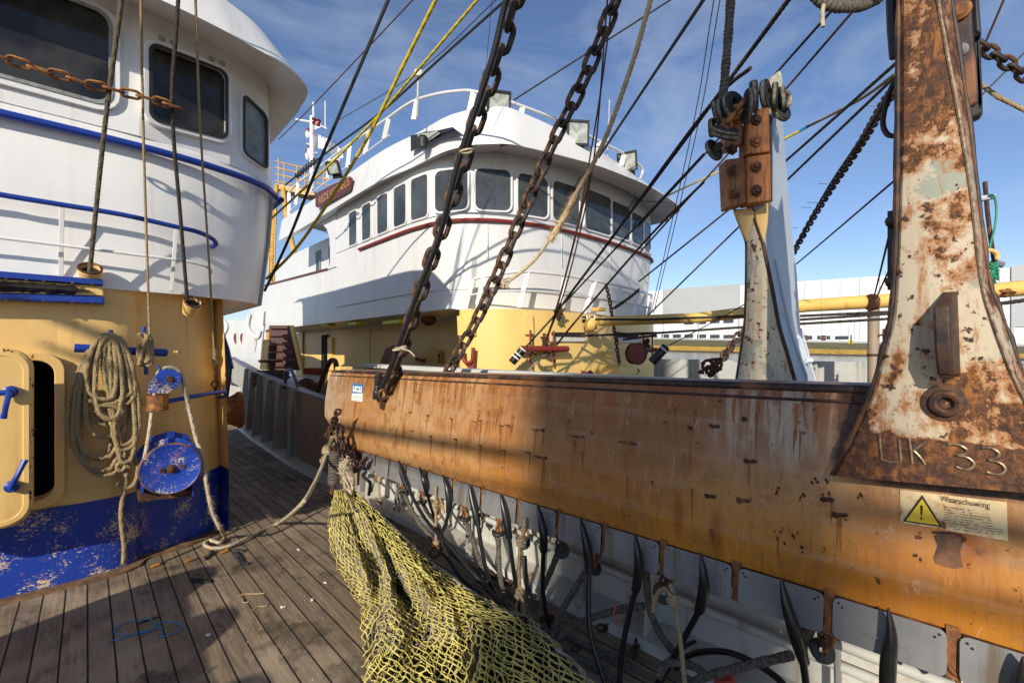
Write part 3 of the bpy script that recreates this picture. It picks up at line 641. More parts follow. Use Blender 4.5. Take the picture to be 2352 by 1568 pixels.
co.rope(spl([pY(E6(q), 4.27) for q in ((560, 400), (620, 430), (700, 428), (760, 400), (830, 360))], 6), .0135, .075)
co.rope(spl([pY(E6(q), 4.26) for q in ((600, 470), (660, 520), (740, 520), (770, 470), (700, 440), (600, 440))], 6), .0135, .075)
co.rope(spl([pY(E6(q), 4.28) for q in ((745, 770), (800, 800), (770, 850), (740, 820), (790, 780), (810, 830))], 6), .0135, .075)
co.rope(spl([pY(E6(q), 4.3) for q in ((830, 680), (850, 760), (872, 850), (850, 930), (800, 960), (740, 930))], 6), .0135, .075)
co.rope(spl([pY(E6(q), 4.3) for q in ((800, 850), (795, 930), (775, 1030), (765, 1120), (772, 1220), (785, 1330), (780, 1435))], 6), .0135, .075)
tag(co.build('rope_coil', M['ropeold']), 'big coil of weathered three-strand rope hanging beside the doorway', 'rope')
b = MB(); b.tube(spl([pY(E6(q), 4.27) for q in ((715, 478), (705, 500), (730, 520), (695, 545), (715, 565), (735, 550))], 4), .009, 6); tag(b.build('tape_knot', M['lime']), 'bright lime tape knotted on the rope coil', 'tape')
b = MB(); p = pY(E6((690, 650)), 4.49); b.box(p + V((-.13, 0, -.13)), p + V((.1, .05, .13))); b.build('patch_plate', M['cuprust'], dh, .01)
b = MB(); random.seed(5)
for k in range(5): b.rope(spl([pY(E6((890 + random.uniform(-15, 70), 20 + random.uniform(-40, 170))), 4.3 + random.uniform(-.03, .02)) for _ in range(5)], 5), .012, .07)
tag(b.build('rope_hitch', M['ropeold']), 'tangled hitch of old rope round the right pin of the blue cleat', 'rope')
# fairlead block
fb = thing('fairlead_block', tuple(pY(E6((1000, 420)), 4.3)), 'blue cheeked rope block on a rusty round socket', 'block')
poly = [(935, 362), (940, 300), (1000, 228), (1045, 208), (1105, 213), (1145, 245), (1148, 285), (1120, 325), (1062, 362)]
for y in (4.22, 4.30):
    b = MB(); b.prism([pY(E6(q), y) for q in poly], (0, .014, 0)); b.build('cheek_plate', M['drumblue'], fb, .003)
cc = pY(E6((1078, 272)), 4.265); b = MB(); b.lathe(cc + V((0, -.03, 0)), (0, 1, 0), [(.055, 0), (.05, .012), (.045, .03), (.05, .048), (.055, .06)], 20); b.build('sheave', M['rust'], fb)
b = MB(); q = pY(E6((1076, 272)), 4.22); b.lathe(q, (0, -1, 0), [(.03, 0), (.028, .004), (.014, .005), (.014, .016)], 6); b.build('bolt', M['rust'], fb)
a = pY(E6((996, 372)), 4.27); c = pY(E6((996, 468)), 4.27); b = MB(); b.lathe(c, a - c, [(.068, 0), (.07, .01), (.066, .014), (.066, (a - c).length - .01), (.069, (a - c).length)], 22); b.build('socket', M['rustor'], fb)
b = MB(); b.obox(pY(E6((905, 412)), 4.4), (.05, 0, 0), (0, .09, 0), (0, 0, .022)); b.build('bracket', M['cuprust'], fb, .006)
b = MB(); q = pY(E6((1012, 205)), 4.25); b.tube([q + V((0, 0, -.03)), q + V((-.012, 0, .03))], .007, 8); b.build('split_pin', M['drumblue'], fb)
b = MB(); pts = [pY(E6((1060, 412)), 4.30), pY((450, 909), 4.40), pY((505, 900), 4.62), pY((518, 902), 4.70), pY((516, 909), 4.78), pY((504, 912), 4.86)]
b.tube(spl(pts, 6), .017, 10); tag(b.build('guide_rod', M['blue']), 'thin blue curved guide rod running round the deckhouse corner', 'rod')
# drum
dr = thing('rope_drum', tuple(pY(E6((1080, 840)), 4.4)), 'scratched blue rope drum bolted low on the deckhouse front', 'drum')
c0 = pY(E6((1082, 838)), 4.13); ax = V((.10, .99, .05)).normalized()
b = MB(); b.lathe(c0, ax, [(.002, -.004), (.05, -.002), (.165, 0), (.178, -.008), (.187, 0), (.187, .02), (.18, .03), (.13, .035), (.13, .20), (.185, .21), (.185, .24)], 44); b.build('flanged_drum', M['drumblue'], dr)
b = MB(); b.torus(c0 + ax * .002, ax, .183, .008, 44, 8); b.build('rim', M['rust'], dr)
b = MB(); b.lathe(c0, -ax, [(.035, 0), (.033, .01), (.018, .012), (.018, .03), (.008, .034)], 12); b.build('hub', M['rust'], dr)
for q in ((1024, 848), (1152, 820)):
    b = MB(); b.lathe(pY(E6(q), 4.128), -ax, [(.017, 0), (.015, .014), (.007, .015), (.007, .004)], 12); b.build('boss', M['rust'], dr)
b = MB(); q = [(860, 740), (950, 640), (1080, 600), (1190, 625), (1230, 700), (1262, 760), (1262, 960), (1230, 1000), (870, 1000)]; b.prism([pY(E6(k), 4.36) for k in q], (0, .03, 0)); b.build('back_plate', M['blue'], dr, .004)
b = MB(); b.prism([pY(E6(k), 4.22) for k in ((880, 985), (1230, 968), (1235, 1010), (875, 1050))], (0, .26, 0)); b.build('mounting_shelf', M['rust'], dr, .005)
for k in ((905, 900), (1222, 920)):
    p = pY(E6(k), 4.16); b = MB(); b.obox(p + V((0, .1, -.05)), (.006, 0, 0), (0, .1, 0), (0, 0, .06)); b.build('side_bracket', M['blue'], dr, .003)
# frayed rope, and its run over the deck to the net
fr = [pY(E6(q), y) for q, y in (((905, 810), 4.2), ((925, 720), 4.22), ((948, 580), 4.25), ((962, 470), 4.27), ((985, 330), 4.27), ((1000, 235), 4.265), ((1045, 200), 4.265), ((1105, 202), 4.265), ((1145, 240), 4.265), ((1168, 330), 4.26), ((1200, 480), 4.25), ((1240, 650), 4.22), ((1280, 760), 4.17), ((1300, 900), 4.14), ((1325, 1040), 4.13), ((1355, 1140), 4.15), ((1400, 1225), 4.2))]
d0 = [pdk(q, .03) for q in ((517, 1232), (505, 1245), (480, 1240), (470, 1250), (490, 1258), (530, 1252))]
d1 = [pdk((580, 1228), .03), pdk((640, 1200), .03)] + [pX((690, 1160), 1.0), pX((722, 1110), 1.25), pX((740, 1070), 1.45), pX((752, 1040), 1.6), pX((768, 1018), 1.68)]
P = spl(fr + d0 + d1, 6); b = MB(); b.rope(P, .0125, .08); mm = b
b.fuzz(spl(fr[8:12], 6), .013, 160, .03); b.fuzz(spl(fr[12:], 6), .013, 260, .03); b.fuzz(spl(fr[5:9], 6), .013, 80, .02); b.fuzz(spl(fr[:4], 6), .013, 50, .015); b.fuzz(spl(d0, 6), .013, 90, .012)
tag(b.build('frayed_rope', M['ropepale']), 'pale frayed rope led over the blue block and along the deck to the net', 'rope')
# warping head beyond the corner
b = MB(); c = pX((497, 945), 1.0); b.lathe(c, (1, 0, 0), [(.16, -.15), (.155, .0), (.145, .06), (.15, .12), (.175, .17), (.2, .2), (.2, .225), (.17, .23), (.03, .235)], 32)
tag(b.build('warping_head', M['rustor']), 'brown worn warping drum sticking out past the deckhouse corner', 'winch drum')
# ---------------- hanging ropes in front of the wheelhouse
def hrope(nm, pts, r, mat, label, pitch=None):
    pts = [pts[0] + (pts[0] - pts[1]).normalized() * 2.6] + pts
    b = MB(); b.rope(spl(pts, 8), r, pitch or r * 6.5); return tag(b.build(nm, M[mat]), label, 'rope')
hrope('wire_rope', [pY(C1((560, -40)), 3.85), pY(C1((480, 560)), 4.1), pY((206, 625), 4.37)], .0125, 'ropegrey', 'thick brown wire rope running down into the left yellow cup')
hrope('rope', [pY(C1((642, -40)), 3.9), pY(C1((655, 660)), 4.15), pY(C1((675, 1300)), 4.3), pY((345, 800), 4.3)], .0075, 'ropeold', 'thin mottled rope dropping to the blue belaying cleat')
hrope('wire_rope', [pY(C1((815, -40)), 3.9), pY(C1((785, 480)), 4.05), pY(C1((822, 980)), 4.25), pY((430, 690), 4.42)], .0115, 'wire', 'dark wire rope running down into the right yellow cup')
hrope('rope', [pY(C1((890, -40)), 3.92), pY(C1((912, 560)), 4.15), pY(C1((950, 1150)), 4.4), pY((493, 825), 4.66)], .0075, 'ropeold', 'thin mottled rope hanging at the deckhouse corner above a small shackle')
b = MB(); P = spl([pY((493, 800), 4.64), pY((494, 840), 4.66)], 3); b.rope(P, .014, .06); b.fuzz(P, .014, 120, .05); tag(b.build('rope_knot', M['ropeold']), 'shaggy knot at the foot of the corner rope', 'rope')
b = MB(); b.torus(pY((494, 882), 4.68), (.4, -1, 0), .03, .007); b.tube([pY((493, 845), 4.67), pY((494, 870), 4.68)], .006, 6); b.tube([pY((494, 893), 4.68), pY((496, 905), 4.7)], .012, 8)
tag(b.build('shackle', M['rust']), 'rusty ring shackle under the corner rope', 'shackle')
def chain_thing(nm, pts, L_, W_, r, mat, label, group=None, roll=0, parts=True):
    pts = [V(p) for p in pts]; t = thing(nm, tuple(pts[0]), label, 'chain', group); base = parent_loc(t)
    b = MB(); b.link(V((0, 0, 0)) + base, V((1, 0, 0)), V((0, 1, 0)), L_, W_, r); src = None
    for c, tt, n in chain_places(pts, L_, r, roll):
        if src is None: src = b.build('link', M[mat], t); o = src
        else: o = src.copy(); COL.objects.link(o); o.parent = t
        n = (n - tt * n.dot(tt)).normalized(); mtx = Matrix((tt, n, tt.cross(n))).transposed(); o.matrix_local = Matrix.Translation(c - base) @ mtx.to_4x4()
    return t
cp = [C1(q) for q in ((-60, 240), (0, 260), (120, 297), (220, 332), (310, 352), (400, 385), (490, 400), (575, 425), (650, 440), (700, 455), (795, 485))]
chain_thing('chain', spl([pY(q, 4.02) for q in cp], 5), .105, .048, .0095, 'rustor', 'rusty chain slung across the wheelhouse windows between the wire ropes', roll=.5)

# dark blue screen plate behind the corner, with its bright edge
b = MB(); b.prism([pX(E5(q), 1.12) for q in ((55, 205), (112, 205), (205, 600), (215, 660), (185, 900), (80, 920))], (-.02, 0, 0)); k = b.build('side_screen', M['screen'], dh)
b = MB(); b.tube([pX(E5(q), 1.12) for q in ((60, 205), (120, 300), (175, 470), (212, 640))], .02, 8); b.build('edge_bar', M['blue'], k)
# ================================================================== bulwark of our own ship
bw = thing('bulwark', (2.4, 4, -1.6), 'off white steel bulwark with upright stays behind the rusty beam and along the deck', 'bulwark')
BX = [(-6, 2.36), (0, 2.36), (5, 2.38), (6.8, 2.36), (10, 2.55), (12.5, 2.78), (16, 3.2)]
def bx(Y):
    for (y0, x0), (y1, x1) in zip(BX, BX[1:]):
        if y0 <= Y <= y1: return x0 + (x1 - x0) * (Y - y0) / (y1 - y0)
    return BX[-1][1]
def rz(Y): return -.73 + (.0 if Y < 5 else .047 * (Y - 5))
ys = [-6, -3, 0, 1, 2, 3, 4, 5, 6, 7, 8, 9, 10, 11, 12, 13, 14, 16]
for yr, mt in (([y for y in ys if y <= 5], 'bulwark'), ([y for y in ys if y >= 5], 'bulwarkshade')):  # far stretch takes the colour darkened for shade
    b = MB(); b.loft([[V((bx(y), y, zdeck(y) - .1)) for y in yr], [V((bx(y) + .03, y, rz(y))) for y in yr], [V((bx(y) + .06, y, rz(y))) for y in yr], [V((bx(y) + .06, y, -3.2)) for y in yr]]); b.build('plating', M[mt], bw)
b = MB(); b.loft([[V((bx(y) - .22, y, zdeck(y) + .003)) for y in ys], [V((bx(y) - .20, y, zdeck(y) + .05)) for y in ys], [V((bx(y) + .0, y, zdeck(y) + .06)) for y in ys]]); b.build('waterway', M['bulwark'], bw)
b = MB(); b.loft([[V((bx(y) - .03, y, rz(y) - .005)) for y in ys], [V((bx(y) - .03, y, rz(y) + .018)) for y in ys], [V((bx(y) + .1, y, rz(y) + .024)) for y in ys], [V((bx(y) + .1, y, rz(y) - .005)) for y in ys]], flip=False)
b.build('rail_cap', M['railblue'], bw, 0, 25)
for Y in (-1.2, .1, 1.3, 2.5, 3.7, 4.7, 7.5, 8.4, 9.3, 10.2, 11.1, 12.0):
    b = MB(); x = bx(Y); b.prism([(x + .02, Y, rz(Y) - .02), (x - .06, Y, rz(Y) - .02), (x - .17, Y, zdeck(Y) + .05), (x + .02, Y, zdeck(Y) + .05)], (0, .018, 0)); b.build('stay', M['bulwark' if Y < 5 else 'bulwarkshade'], bw, .003)
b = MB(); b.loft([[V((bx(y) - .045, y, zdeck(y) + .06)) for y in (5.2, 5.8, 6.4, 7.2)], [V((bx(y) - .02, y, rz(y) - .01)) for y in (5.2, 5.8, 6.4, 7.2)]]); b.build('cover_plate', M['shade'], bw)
b = MB(); y5 = 5.3; b.prism([(bx(y5) - .05, y5, zdeck(y5) + .06), (bx(y5) - .03, y5, rz(y5)), (bx(y5) - .025, y5 + .09, rz(y5)), (bx(y5) - .055, y5 + .09, zdeck(y5) + .06)], (-.006, 0, 0)); b.build('rust_seam', M['rustor'], bw)
b = MB(); b.tube([(2.28, -4, -1.28), (2.28, 5.0, -1.33)], .022, 10); b.build('pipe', M['bulwark'], bw)
for Y in (.45, 1.75, 2.95, 4.05):
    b = MB(); b.tube([(2.25, Y, zdeck(Y)), (2.29, Y + .02, -.9)], .014, 8); b.build('tube_post', M['steel'], bw)
# bent pipe horns on the rail
for pts, X, lab in ((((655, 893), (656, 858), (662, 850), (670, 852), (680, 875), (686, 897)), 2.47, 'smaller rusty blue pipe hoop standing on the bulwark rail'),
                    (((727, 905), (745, 858), (756, 833), (764, 827), (771, 833), (773, 860), (768, 920)), 2.75, 'taller brown bent pipe hoop just left of the rusty beam end')):
    b = MB(); b.tube(spl([pX(q, X) for q in pts], 5), .026 if X < 2.6 else .04, 10); tag(b.build('pipe_hoop', M['rust' if X > 2.6 else 'railblue']), lab, 'pipe hoop')
# ================================================================== the rusty beam (wing)
WX = 1.85
wg = thing('trawl_beam', (WX, 0, -.125), 'long rust stained steel beam wing hanging along the bulwark', 'trawl beam')
prof = [(2.24, .0), (2.14, .012), (2.03, .012), (1.96, .006), (1.932, -.015), (1.915, -.04), (1.905, -.07), (1.888, -.17), (1.866, -.31), (1.85, -.45), (1.84, -.585), (1.852, -.69)]
back = [(1.90, -.70), (2.10, -.6), (2.22, -.4), (2.27, -.15)]
def wz(Y): return -.125 - .0195 * Y - .004 * max(0, 2 - Y) * 0
YE = 4.95
ysw = [-2.4, -1, 0, 1, 2, 3, 4, 4.6]
full = prof + back; b = MB(); rows = [[V((x, y, wz(y) + z * (1 + .012 * y))) for x, z in full] for y in ysw]
endr = [V((x, YE - (.0 if z > -.42 else .52 * ((-z - .42) / .27) ** 1.2) - (.03 if x > 2.0 else 0), wz(YE) + z * 1.05)) for x, z in full]
rows.append(endr); b.loft(rows, True); n = len(full); b.f.append(tuple(len(b.v) - n + i for i in range(n))); b.f.append(tuple(range(n - 1, -1, -1)))
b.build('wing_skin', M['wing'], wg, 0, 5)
b = MB(); b.tube([V((1.942, y, wz(y) - .004)) for y in (-2.4, 0, 2.5, 4.93)], .017, 12); b.build('top_rim', M['rim'], wg)
b = MB(); b.tube([V((1.912, y, wz(y) - .045)) for y in (-2.4, 0, 2.5, 4.9)], .006, 8); b.build('weld_bead', M['rim'], wg)
b = MB(); b.box((1.98, 4.86, wz(4.9) + .0), (2.14, 4.97, wz(4.9) + .045)); b.build('end_lug', M['cuprust'], wg, .012)
# steel wear plates along the lower edge
seams = [2352 + 260, 2190, 1905, 1692, 1524, 1390, 1285, 1193, 1110, 1045, 985, 937, 898, 866, 835]
top = {}
def edgeY(px): r = ray((px, 1200)); return r.y / r.x * 1.848
yy = [edgeY(p) for p in seams]; random.seed(3)
def zt(y): return wz(y) - .69 * (1 + .012 * y)
for i in range(len(yy) - 1):
    y0, y1 = yy[i] + .013, yy[i + 1] - .013
    f = lambda x, z: V((1.842 - .004, x, 0)) + V((-.0 + z * .10, 0, zt(x) - .012 + z))
    b = MB(); b.prism(rrect(f, y0, y1, -.118 - .006 * i * .3, .012, .02, 3), (-.006, 0, 0)); pl = b.build('wear_plate', M['steel'], wg, .0015)
    b = MB()
    for y_, z_ in ((y0 + .016, -.004), (y0 + .026, -.014), (y1 - .016, -.004), (y1 - .026, -.014)): b.lathe(f(y_, z_) + V((-.006, 0, 0)), (-1, 0, 0), [(.004, 0), (.004, .0008), (.0005, .001)], 8)
    b.build('bolt_hole', M['ink'], pl)
    b = MB(); ym = (y0 + y1) / 2
    b.tube([f(ym + .052, -.072) + V((-.008, 0, 0)), f(ym - .052, -.072) + V((-.008, 0, 0))], .004, 6); b.build('pin', M['steel'], pl)
b = MB()
for y in yy[1:]:
    b.prism([V((1.846, y - .016, zt(y) + .015)), V((1.846, y + .016, zt(y) + .015)), V((1.838, y + .012, zt(y) - .10)), V((1.836, y + .016, zt(y) - .135)), V((1.836, y - .016, zt(y) - .135)), V((1.838, y - .012, zt(y) - .10))], (.02, 0, 0))
tag(b.build('seam_strap', M['rustor'], wg), None)
b = MB(); b.loft([[V((1.856, y, zt(y) + .01)) for y in (-2.4, 0, 2, 4.4)], [V((1.90, y, zt(y) - .12)) for y in (-2.4, 0, 2, 4.4)], [V((2.05, y, zt(y) - .06)) for y in (-2.4, 0, 2, 4.4)]]); b.build('lower_lip', M['rust'], wg)
# welded rods and studs on the face
def face(p, out=.0):
    r = ray(p); best = None
    for i in range(5, 11):
        (x0, z0), (x1, z1) = prof[i], prof[i + 1]
        for k in range(12):
            t = k / 12; x = x0 + (x1 - x0) * t; q = r * (x / r.x); zz = (z0 + (z1 - z0) * t) * (1 + .012 * q.y) + wz(q.y); e = abs(q.z - zz)
            if best is None or e < best[0]: best = (e, q)
    return best[1] + V((-out, 0, 0))
b = MB()
for q, ln in (((735, 490), 14), ((1110, 675), 14), ((700, 285), 0), ((1170, 750), 18), ((560, 320), 10), ((440, 330), 0), ((540, 660), 12), ((160, 405), 8), ((700, 680), 16)):
    a = face(C7((q[0] - ln * 1.6, q[1])), .002); c = face(C7((q[0] + ln * 1.6 + 6, q[1] + 2)), .002); b.tube([a, a.lerp(c, .5), c], [.006, .007, .005], 6); b.blob(a, .003, .011, .009, .4); b.blob(c.lerp(a, .3), .003, .008, .007, .4)
for q in ((835, 300), (860, 295), (965, 320), (995, 318), (1130, 340), (1160, 340), (1320, 370), (1355, 375), (1560, 400), (1590, 400), (860, 415), (975, 440), (720, 285), (740, 385), (620, 370), (605, 270), (530, 345), (1095, 450), (1170, 475), (1140, 470), (520, 255)):
    c = face(C6(q), .0005); b.blob(c, .003, .008 + random.random() * .010, .004 + random.random() * .006, .45); b.tube([c, c + V((-.001, .035, 0))], .0035, 5)
for q in ((975, 660), (1045, 585), (1115, 580), (1100, 640), (950, 850), (985, 920), (880, 880), (870, 635), (1270, 660), (1540, 850), (1545, 955)):
    for k in range(3): b.blob(face(C7((q[0] + random.uniform(-18, 18), q[1] + random.uniform(-15, 15))), .0003), .003, .004 * random.uniform(.5, 1.5), .005, .5)
b.build('welded_studs', M['rust'], wg)
random.seed(52); b = MB()
def run_(p, ln, w):
    k = max(3, int(ln / .025)); Y0 = p.y; L_ = []; R_ = []
    for i in range(k + 1):
        t = i / k; zz = p.z - ln * t; q = None
        for m_ in range(4, 11):
            (x0, z0), (x1, z1) = prof[m_], prof[m_ + 1]; f_ = 1 + .012 * Y0; za, zb = wz(Y0) + z0 * f_, wz(Y0) + z1 * f_
            if zb <= zz <= za: q = x0 + (x1 - x0) * (za - zz) / (za - zb)
        if q is None: break
        ww = w * (1 - t) ** .6 * random.uniform(.7, 1.2) * .5 + .0006; jy = random.uniform(-.0015, .0015); L_.append(V((q - .0012, Y0 - ww + jy, zz))); R_.append(V((q - .0012, Y0 + ww + jy, zz)))
    if len(L_) > 2: b.loft([L_, R_])
for q in ((835, 300), (860, 295), (965, 320), (995, 318), (1130, 340), (1160, 340), (1320, 370), (1355, 375), (1560, 400), (860, 415), (975, 440), (720, 285), (740, 385), (620, 370), (605, 270), (1095, 450), (1170, 475), (450, 330), (180, 285), (245, 290), (300, 300), (850, 240), (900, 240), (935, 240), (955, 225), (1020, 265), (1280, 285), (500, 400), (400, 260)):
    for _ in range(2): p = face(C6((q[0] + random.uniform(-8, 8), q[1])), 0); run_(p, random.uniform(.05, .20), random.uniform(.006, .018))
for q in ((735, 495), (1110, 680), (430, 310), (420, 450), (430, 620), (140, 405), (150, 560), (870, 850), (1170, 755), (960, 340)):
    for _ in range(2): p = face(C7((q[0] + random.uniform(-20, 20), q[1])), 0); run_(p, random.uniform(.04, .13), random.uniform(.004, .012))
for _ in range(95):
    Y_ = random.uniform(.4, 4.7); run_(V((1.9, Y_, wz(Y_) - .05 - random.random() * .02)), random.choice((.05, .08, .12, .2)) * random.uniform(.7, 1.4), random.uniform(.004, .022))
b.build('rust_runs', M['rustrun'], wg)
b = MB(); random.seed(41); pp = [C7(q) for q in ((1622, 850), (1660, 838), (1700, 848), (1758, 862), (1762, 890), (1750, 930), (1764, 1005), (1720, 1012), (1670, 1000), (1630, 985), (1620, 960), (1640, 900))]; b.prism([face(q, .0015) for q in pp], (.004, 0, 0)); b.build('rust_scar', M['rim'], wg)
b = MB(); b.tube(spl([face(C7(q), .002) for q in ((1618, 835), (1680, 836), (1740, 846), (1775, 862), (1765, 878))], 4), .004, 6); b.build('scar_edge', M['rust'], wg)
# stickers
def sticker(nm, quad, X, mat, label, th=.0025):
    b = MB(); b.prism([face(q, .003) for q in quad], (-th, 0, 0)); t = b.build(nm, M[mat]); return t
so_ = thing('sticker', tuple(face(C6((260, 155)))), 'small blue and white company sticker near the far end of the beam', 'sticker')
q = [C6(k) for k in ((237, 113), (288, 116), (287, 160), (235, 160))]; b = MB(); b.prism([face(k, .003) for k in q], (-.002, 0, 0)); b.build('blue_field', M['stickblue'], so_)
q = [C6(k) for k in ((234.9, 160.5), (287, 160.5), (285, 202), (233, 195))]; b = MB(); b.prism([face(k, .003) for k in q], (-.002, 0, 0)); b.build('white_field', M['stickwhite'], so_)
SQ = lambda u, v, o: face(C6((237 + 51 * u + (-2 * v), 113 + 3 * u * (1 - v) + 47 * v)), o)
b = MB()
for poly in (((.10, .22), (.20, .22), (.18, .62), (.24, .62), (.32, .22), (.42, .24), (.30, .86), (.08, .84)), ((.44, .24), (.70, .26), (.66, .46), (.48, .44), (.44, .66), (.64, .68), (.60, .88), (.32, .86)), ((.72, .26), (.82, .26), (.76, .68), (.84, .69), (.86, .27), (.96, .28), (.93, .92), (.62, .89))): b.prism([SQ(u, v, .006) for u, v in poly], (-.0006, 0, 0))
b.build('lettering', M['stickwhite'], so_)
b = MB()
for y, x0, x1 in ((176, 239, 250), (178, 252, 266), (180, 268, 282), (190, 247, 262), (192, 264, 270)): b.prism([face(C6(k), .006) for k in ((x0, y), (x1, y + .6), (x1, y + 2.4), (x0, y + 1.8))], (-.0004, 0, 0))
b.build('small_print', M['steel'], so_)
ws = thing('warning_sticker', tuple(face(C7((1700, 750)))), 'stained warning label with a yellow triangle below the tall post', 'sticker')
q = [C7(k) for k in ((1458, 628), (1976, 688), (1982, 876), (1462, 785))]; b = MB(); rows = []
for j in range(7): rows.append([face((V((*q[0], 0)).lerp(V((*q[1], 0)), i / 8)).lerp(V((*q[3], 0)).lerp(V((*q[2], 0)), i / 8), j / 6)[:2], .003) for i in range(9)])
b.loft(rows); b.build('sheet', M['paper'], ws)
def tri(k, out_): return [face(C7(t), out_) for t in k]
b = MB(); b.prism(tri(((1566, 652), (1664, 808), (1472, 780)), .0045), (-.0008, 0, 0)); b.build('triangle_edge', M['ink'], ws)
b = MB(); b.prism(tri(((1566, 670), (1648, 798), (1488, 775)), .006), (-.0008, 0, 0)); b.build('triangle', M['stickyel'], ws)
b = MB(); b.prism(tri(((1557, 702), (1570, 703), (1567, 750), (1560, 750)), .0075), (-.0005, 0, 0)); b.prism(tri(((1558, 758), (1568, 759), (1568, 770), (1558, 769)), .0075), (-.0005, 0, 0)); b.build('exclamation_mark', M['ink'], ws)
def line(k0, k1, body, h):
    o = face(C7(k0), .0055); u = face(C7(k1), .0055) - o; text_to('lettering', body, M['ink'], ws, o, u, UP, h, u.length)
line((1655, 680), (1895, 716), 'Waarschuwing', .017)
b = MB(); random.seed(8)
for row in range(9):
    u = 1672 + random.uniform(0, 6); y0 = 708 + row * 12.5
    while u < (1800 if row < 2 else 1900 if row < 6 else 1955):
        w_ = random.uniform(5, 16); y = y0 + (u - 1672) * .13
        if random.random() < .72: b.prism([face(C7(k), .0055) for k in ((u, y), (u + w_, y + w_ * .13), (u + w_, y + w_ * .13 + 2.6), (u, y + 2.6))], (-.0004, 0, 0))
        u += w_ + random.uniform(3, 6)
b.build('small_print', M['ink'], ws)
# ---------------- tall post welded on the beam, near the camera
PX = 1.79
po = thing('beam_post', (PX, .1, -.39), 'tall rust eaten beige steel post flaring into the beam, lettered UK 33', 'post')
def pl(q, dx=0): return pX(q, PX + dx)
L_e = [(1912, 1092), (1960, 1000), (2000, 905), (2030, 800), (2049, 720), (2060, 560), (2064, 330), (2066, 0), (2067, -160), (2068, -420)]
R_e = [(2132, -420), (2168, -160), (2183, 0), (2221, 262), (2250, 500), (2272, 650), (2300, 725), (2352, 868), (2420, 1000), (2480, 1150)]
Rw = [(2102, -420), (2132, -160), (2154, 0), (2203, 270), (2231, 440), (2254, 640), (2282, 745), (2330, 870), (2395, 1000), (2450, 1140)]
b = MB(); Lf = spl([pl(q) for q in L_e], 5); Rf = spl([pl(q) for q in reversed(Rw)], 5); rows = []
Rb = spl([pX(q, PX + .09) for q in reversed(R_e)], 5); Lb = [p + V((.26, 0, 0)) for p in Lf]
RB2 = spl([pX((q[0] - 10, q[1]), PX + .24) for q in reversed(R_e)], 5)
m = min(len(Lf), len(Rf))
for i in range(m):
    a, c, e, g = Lf[i], Rf[i], Rb[i], Lb[i]; k = max(0, 1 - i / 10) * .10
    rows.append([a + V((.012, -.0, 0)), a + (c - a).normalized() * .012] + [a.lerp(c, t) for t in (.2, .4, .6, .8)] + [c + V((.0, 0, 0)), c.lerp(e, .12), e, RB2[i], g])
b.loft(rows, True); b.build('shaft', M['post'], po, 0, 28)
b = MB(); b.tube([p + V((-.001, 0, 0)) for p in Rf], .0045, 6); b.build('weld_seam', M['weld'], po)
b = MB(); b.tube([p + V((.008, .004, 0)) for p in Lf], [random.uniform(.004, .011) for p in Lf], 8); b.build('left_edge', M['rim'], po)
b = MB(); b.tube([p + V((.006, -.002, 0)) for p in Rb], [random.uniform(.003, .009) for p in Rb], 8); b.build('right_edge', M['rim'], po)
# gusset rib with a sloped top, hole boss
b = MB(); g = [(2160, 672), (2183, 672), (2190, 858), (2150, 858), (2138, 720)]
b.prism([pl((2163, 668), .01), pl((2170, 862), .01), pl((2152, 862), -.085), pl((2146, 800), -.115), pl((2142, 705), -.095)], (0, -.034, 0)); b.build('gusset', M['rim'], po, .006)
c = pl((2172, 925)); b = MB(); b.lathe(c, (-1, -.1, 0), [(.055, -.02), (.052, .003), (.038, .006), (.036, .018), (.026, .022), (.018, .018), (.014, .004), (.006, .0)], 28); b.build('boss', M['rust'], po)
def stroke(pts): return spl([pl(C7(q), -.003) for q in pts], 4) if len(pts) > 2 else [pl(C7(q), -.003) for q in pts]
def letter(nm, strokes):
    b = MB()
    for s_ in strokes: b.tube(stroke(s_), .0034, 6)
    b.build(nm, M['weld'], po)
letter('letter_u', [((1358, 363), (1362, 420), (1368, 482)), ((1368, 482), (1415, 496), (1462, 490)), ((1462, 490), (1457, 430), (1452, 380))])
letter('letter_k', [((1502, 380), (1510, 440), (1517, 502)), ((1588, 395), (1550, 420), (1514, 445)), ((1525, 440), (1555, 470), (1580, 506))])
letter('numeral_three', [((1690, 410), (1745, 412), (1782, 436), (1775, 455), (1735, 462)), ((1735, 462), (1790, 475), (1818, 505), (1795, 530), (1760, 528), (1730, 517))])
letter('numeral_three', [((1855, 425), (1905, 428), (1940, 455), (1920, 478), (1885, 484)), ((1885, 484), (1945, 500), (1970, 532), (1945, 554), (1905, 552), (1880, 543))])
# tackle block behind the post top, chain and lines at upper right
tb = thing('tackle_block', tuple(pX((2245, 120), 2.15)), 'big dark steel tackle block hanging behind the tall post', 'block')
for nm, poly, X, th, mt in (('cheek_plate', [(610, -420), (700, -420), (775, -60), (832, 720), (822, 805), (735, 850), (640, 860)], 2.12, .03, 'rim'), ('inner_cheek', [(700, -420), (770, -420), (832, -60), (862, 640), (866, 862), (845, 905), (742, 945), (735, 850), (832, 800)], 2.24, .05, 'cable')):
    b = MB(); b.prism([pX(E4(q), X) for q in poly], (th, 0, 0)); b.build(nm, M[mt], tb, .008)
for q, r in (((690, 95), .03), ((690, 405), .022)):
    b = MB(); b.lathe(pX(E4(q), 2.12), (-1, 0, 0), [(r, 0), (r, .01), (r * .7, .016), (r * .6, .02), (r * .3, .02)], 16); b.build('axle_nut', M['rustor' if r > .025 else 'steel'], tb)
b = MB(); b.prism([pX(E4(q), 2.2) for q in ((790, -60), (835, -60), (855, 225), (850, 262), (800, 250))], (.05, 0, 0)); b.build('rope_guard', M['cable'], tb, .01)
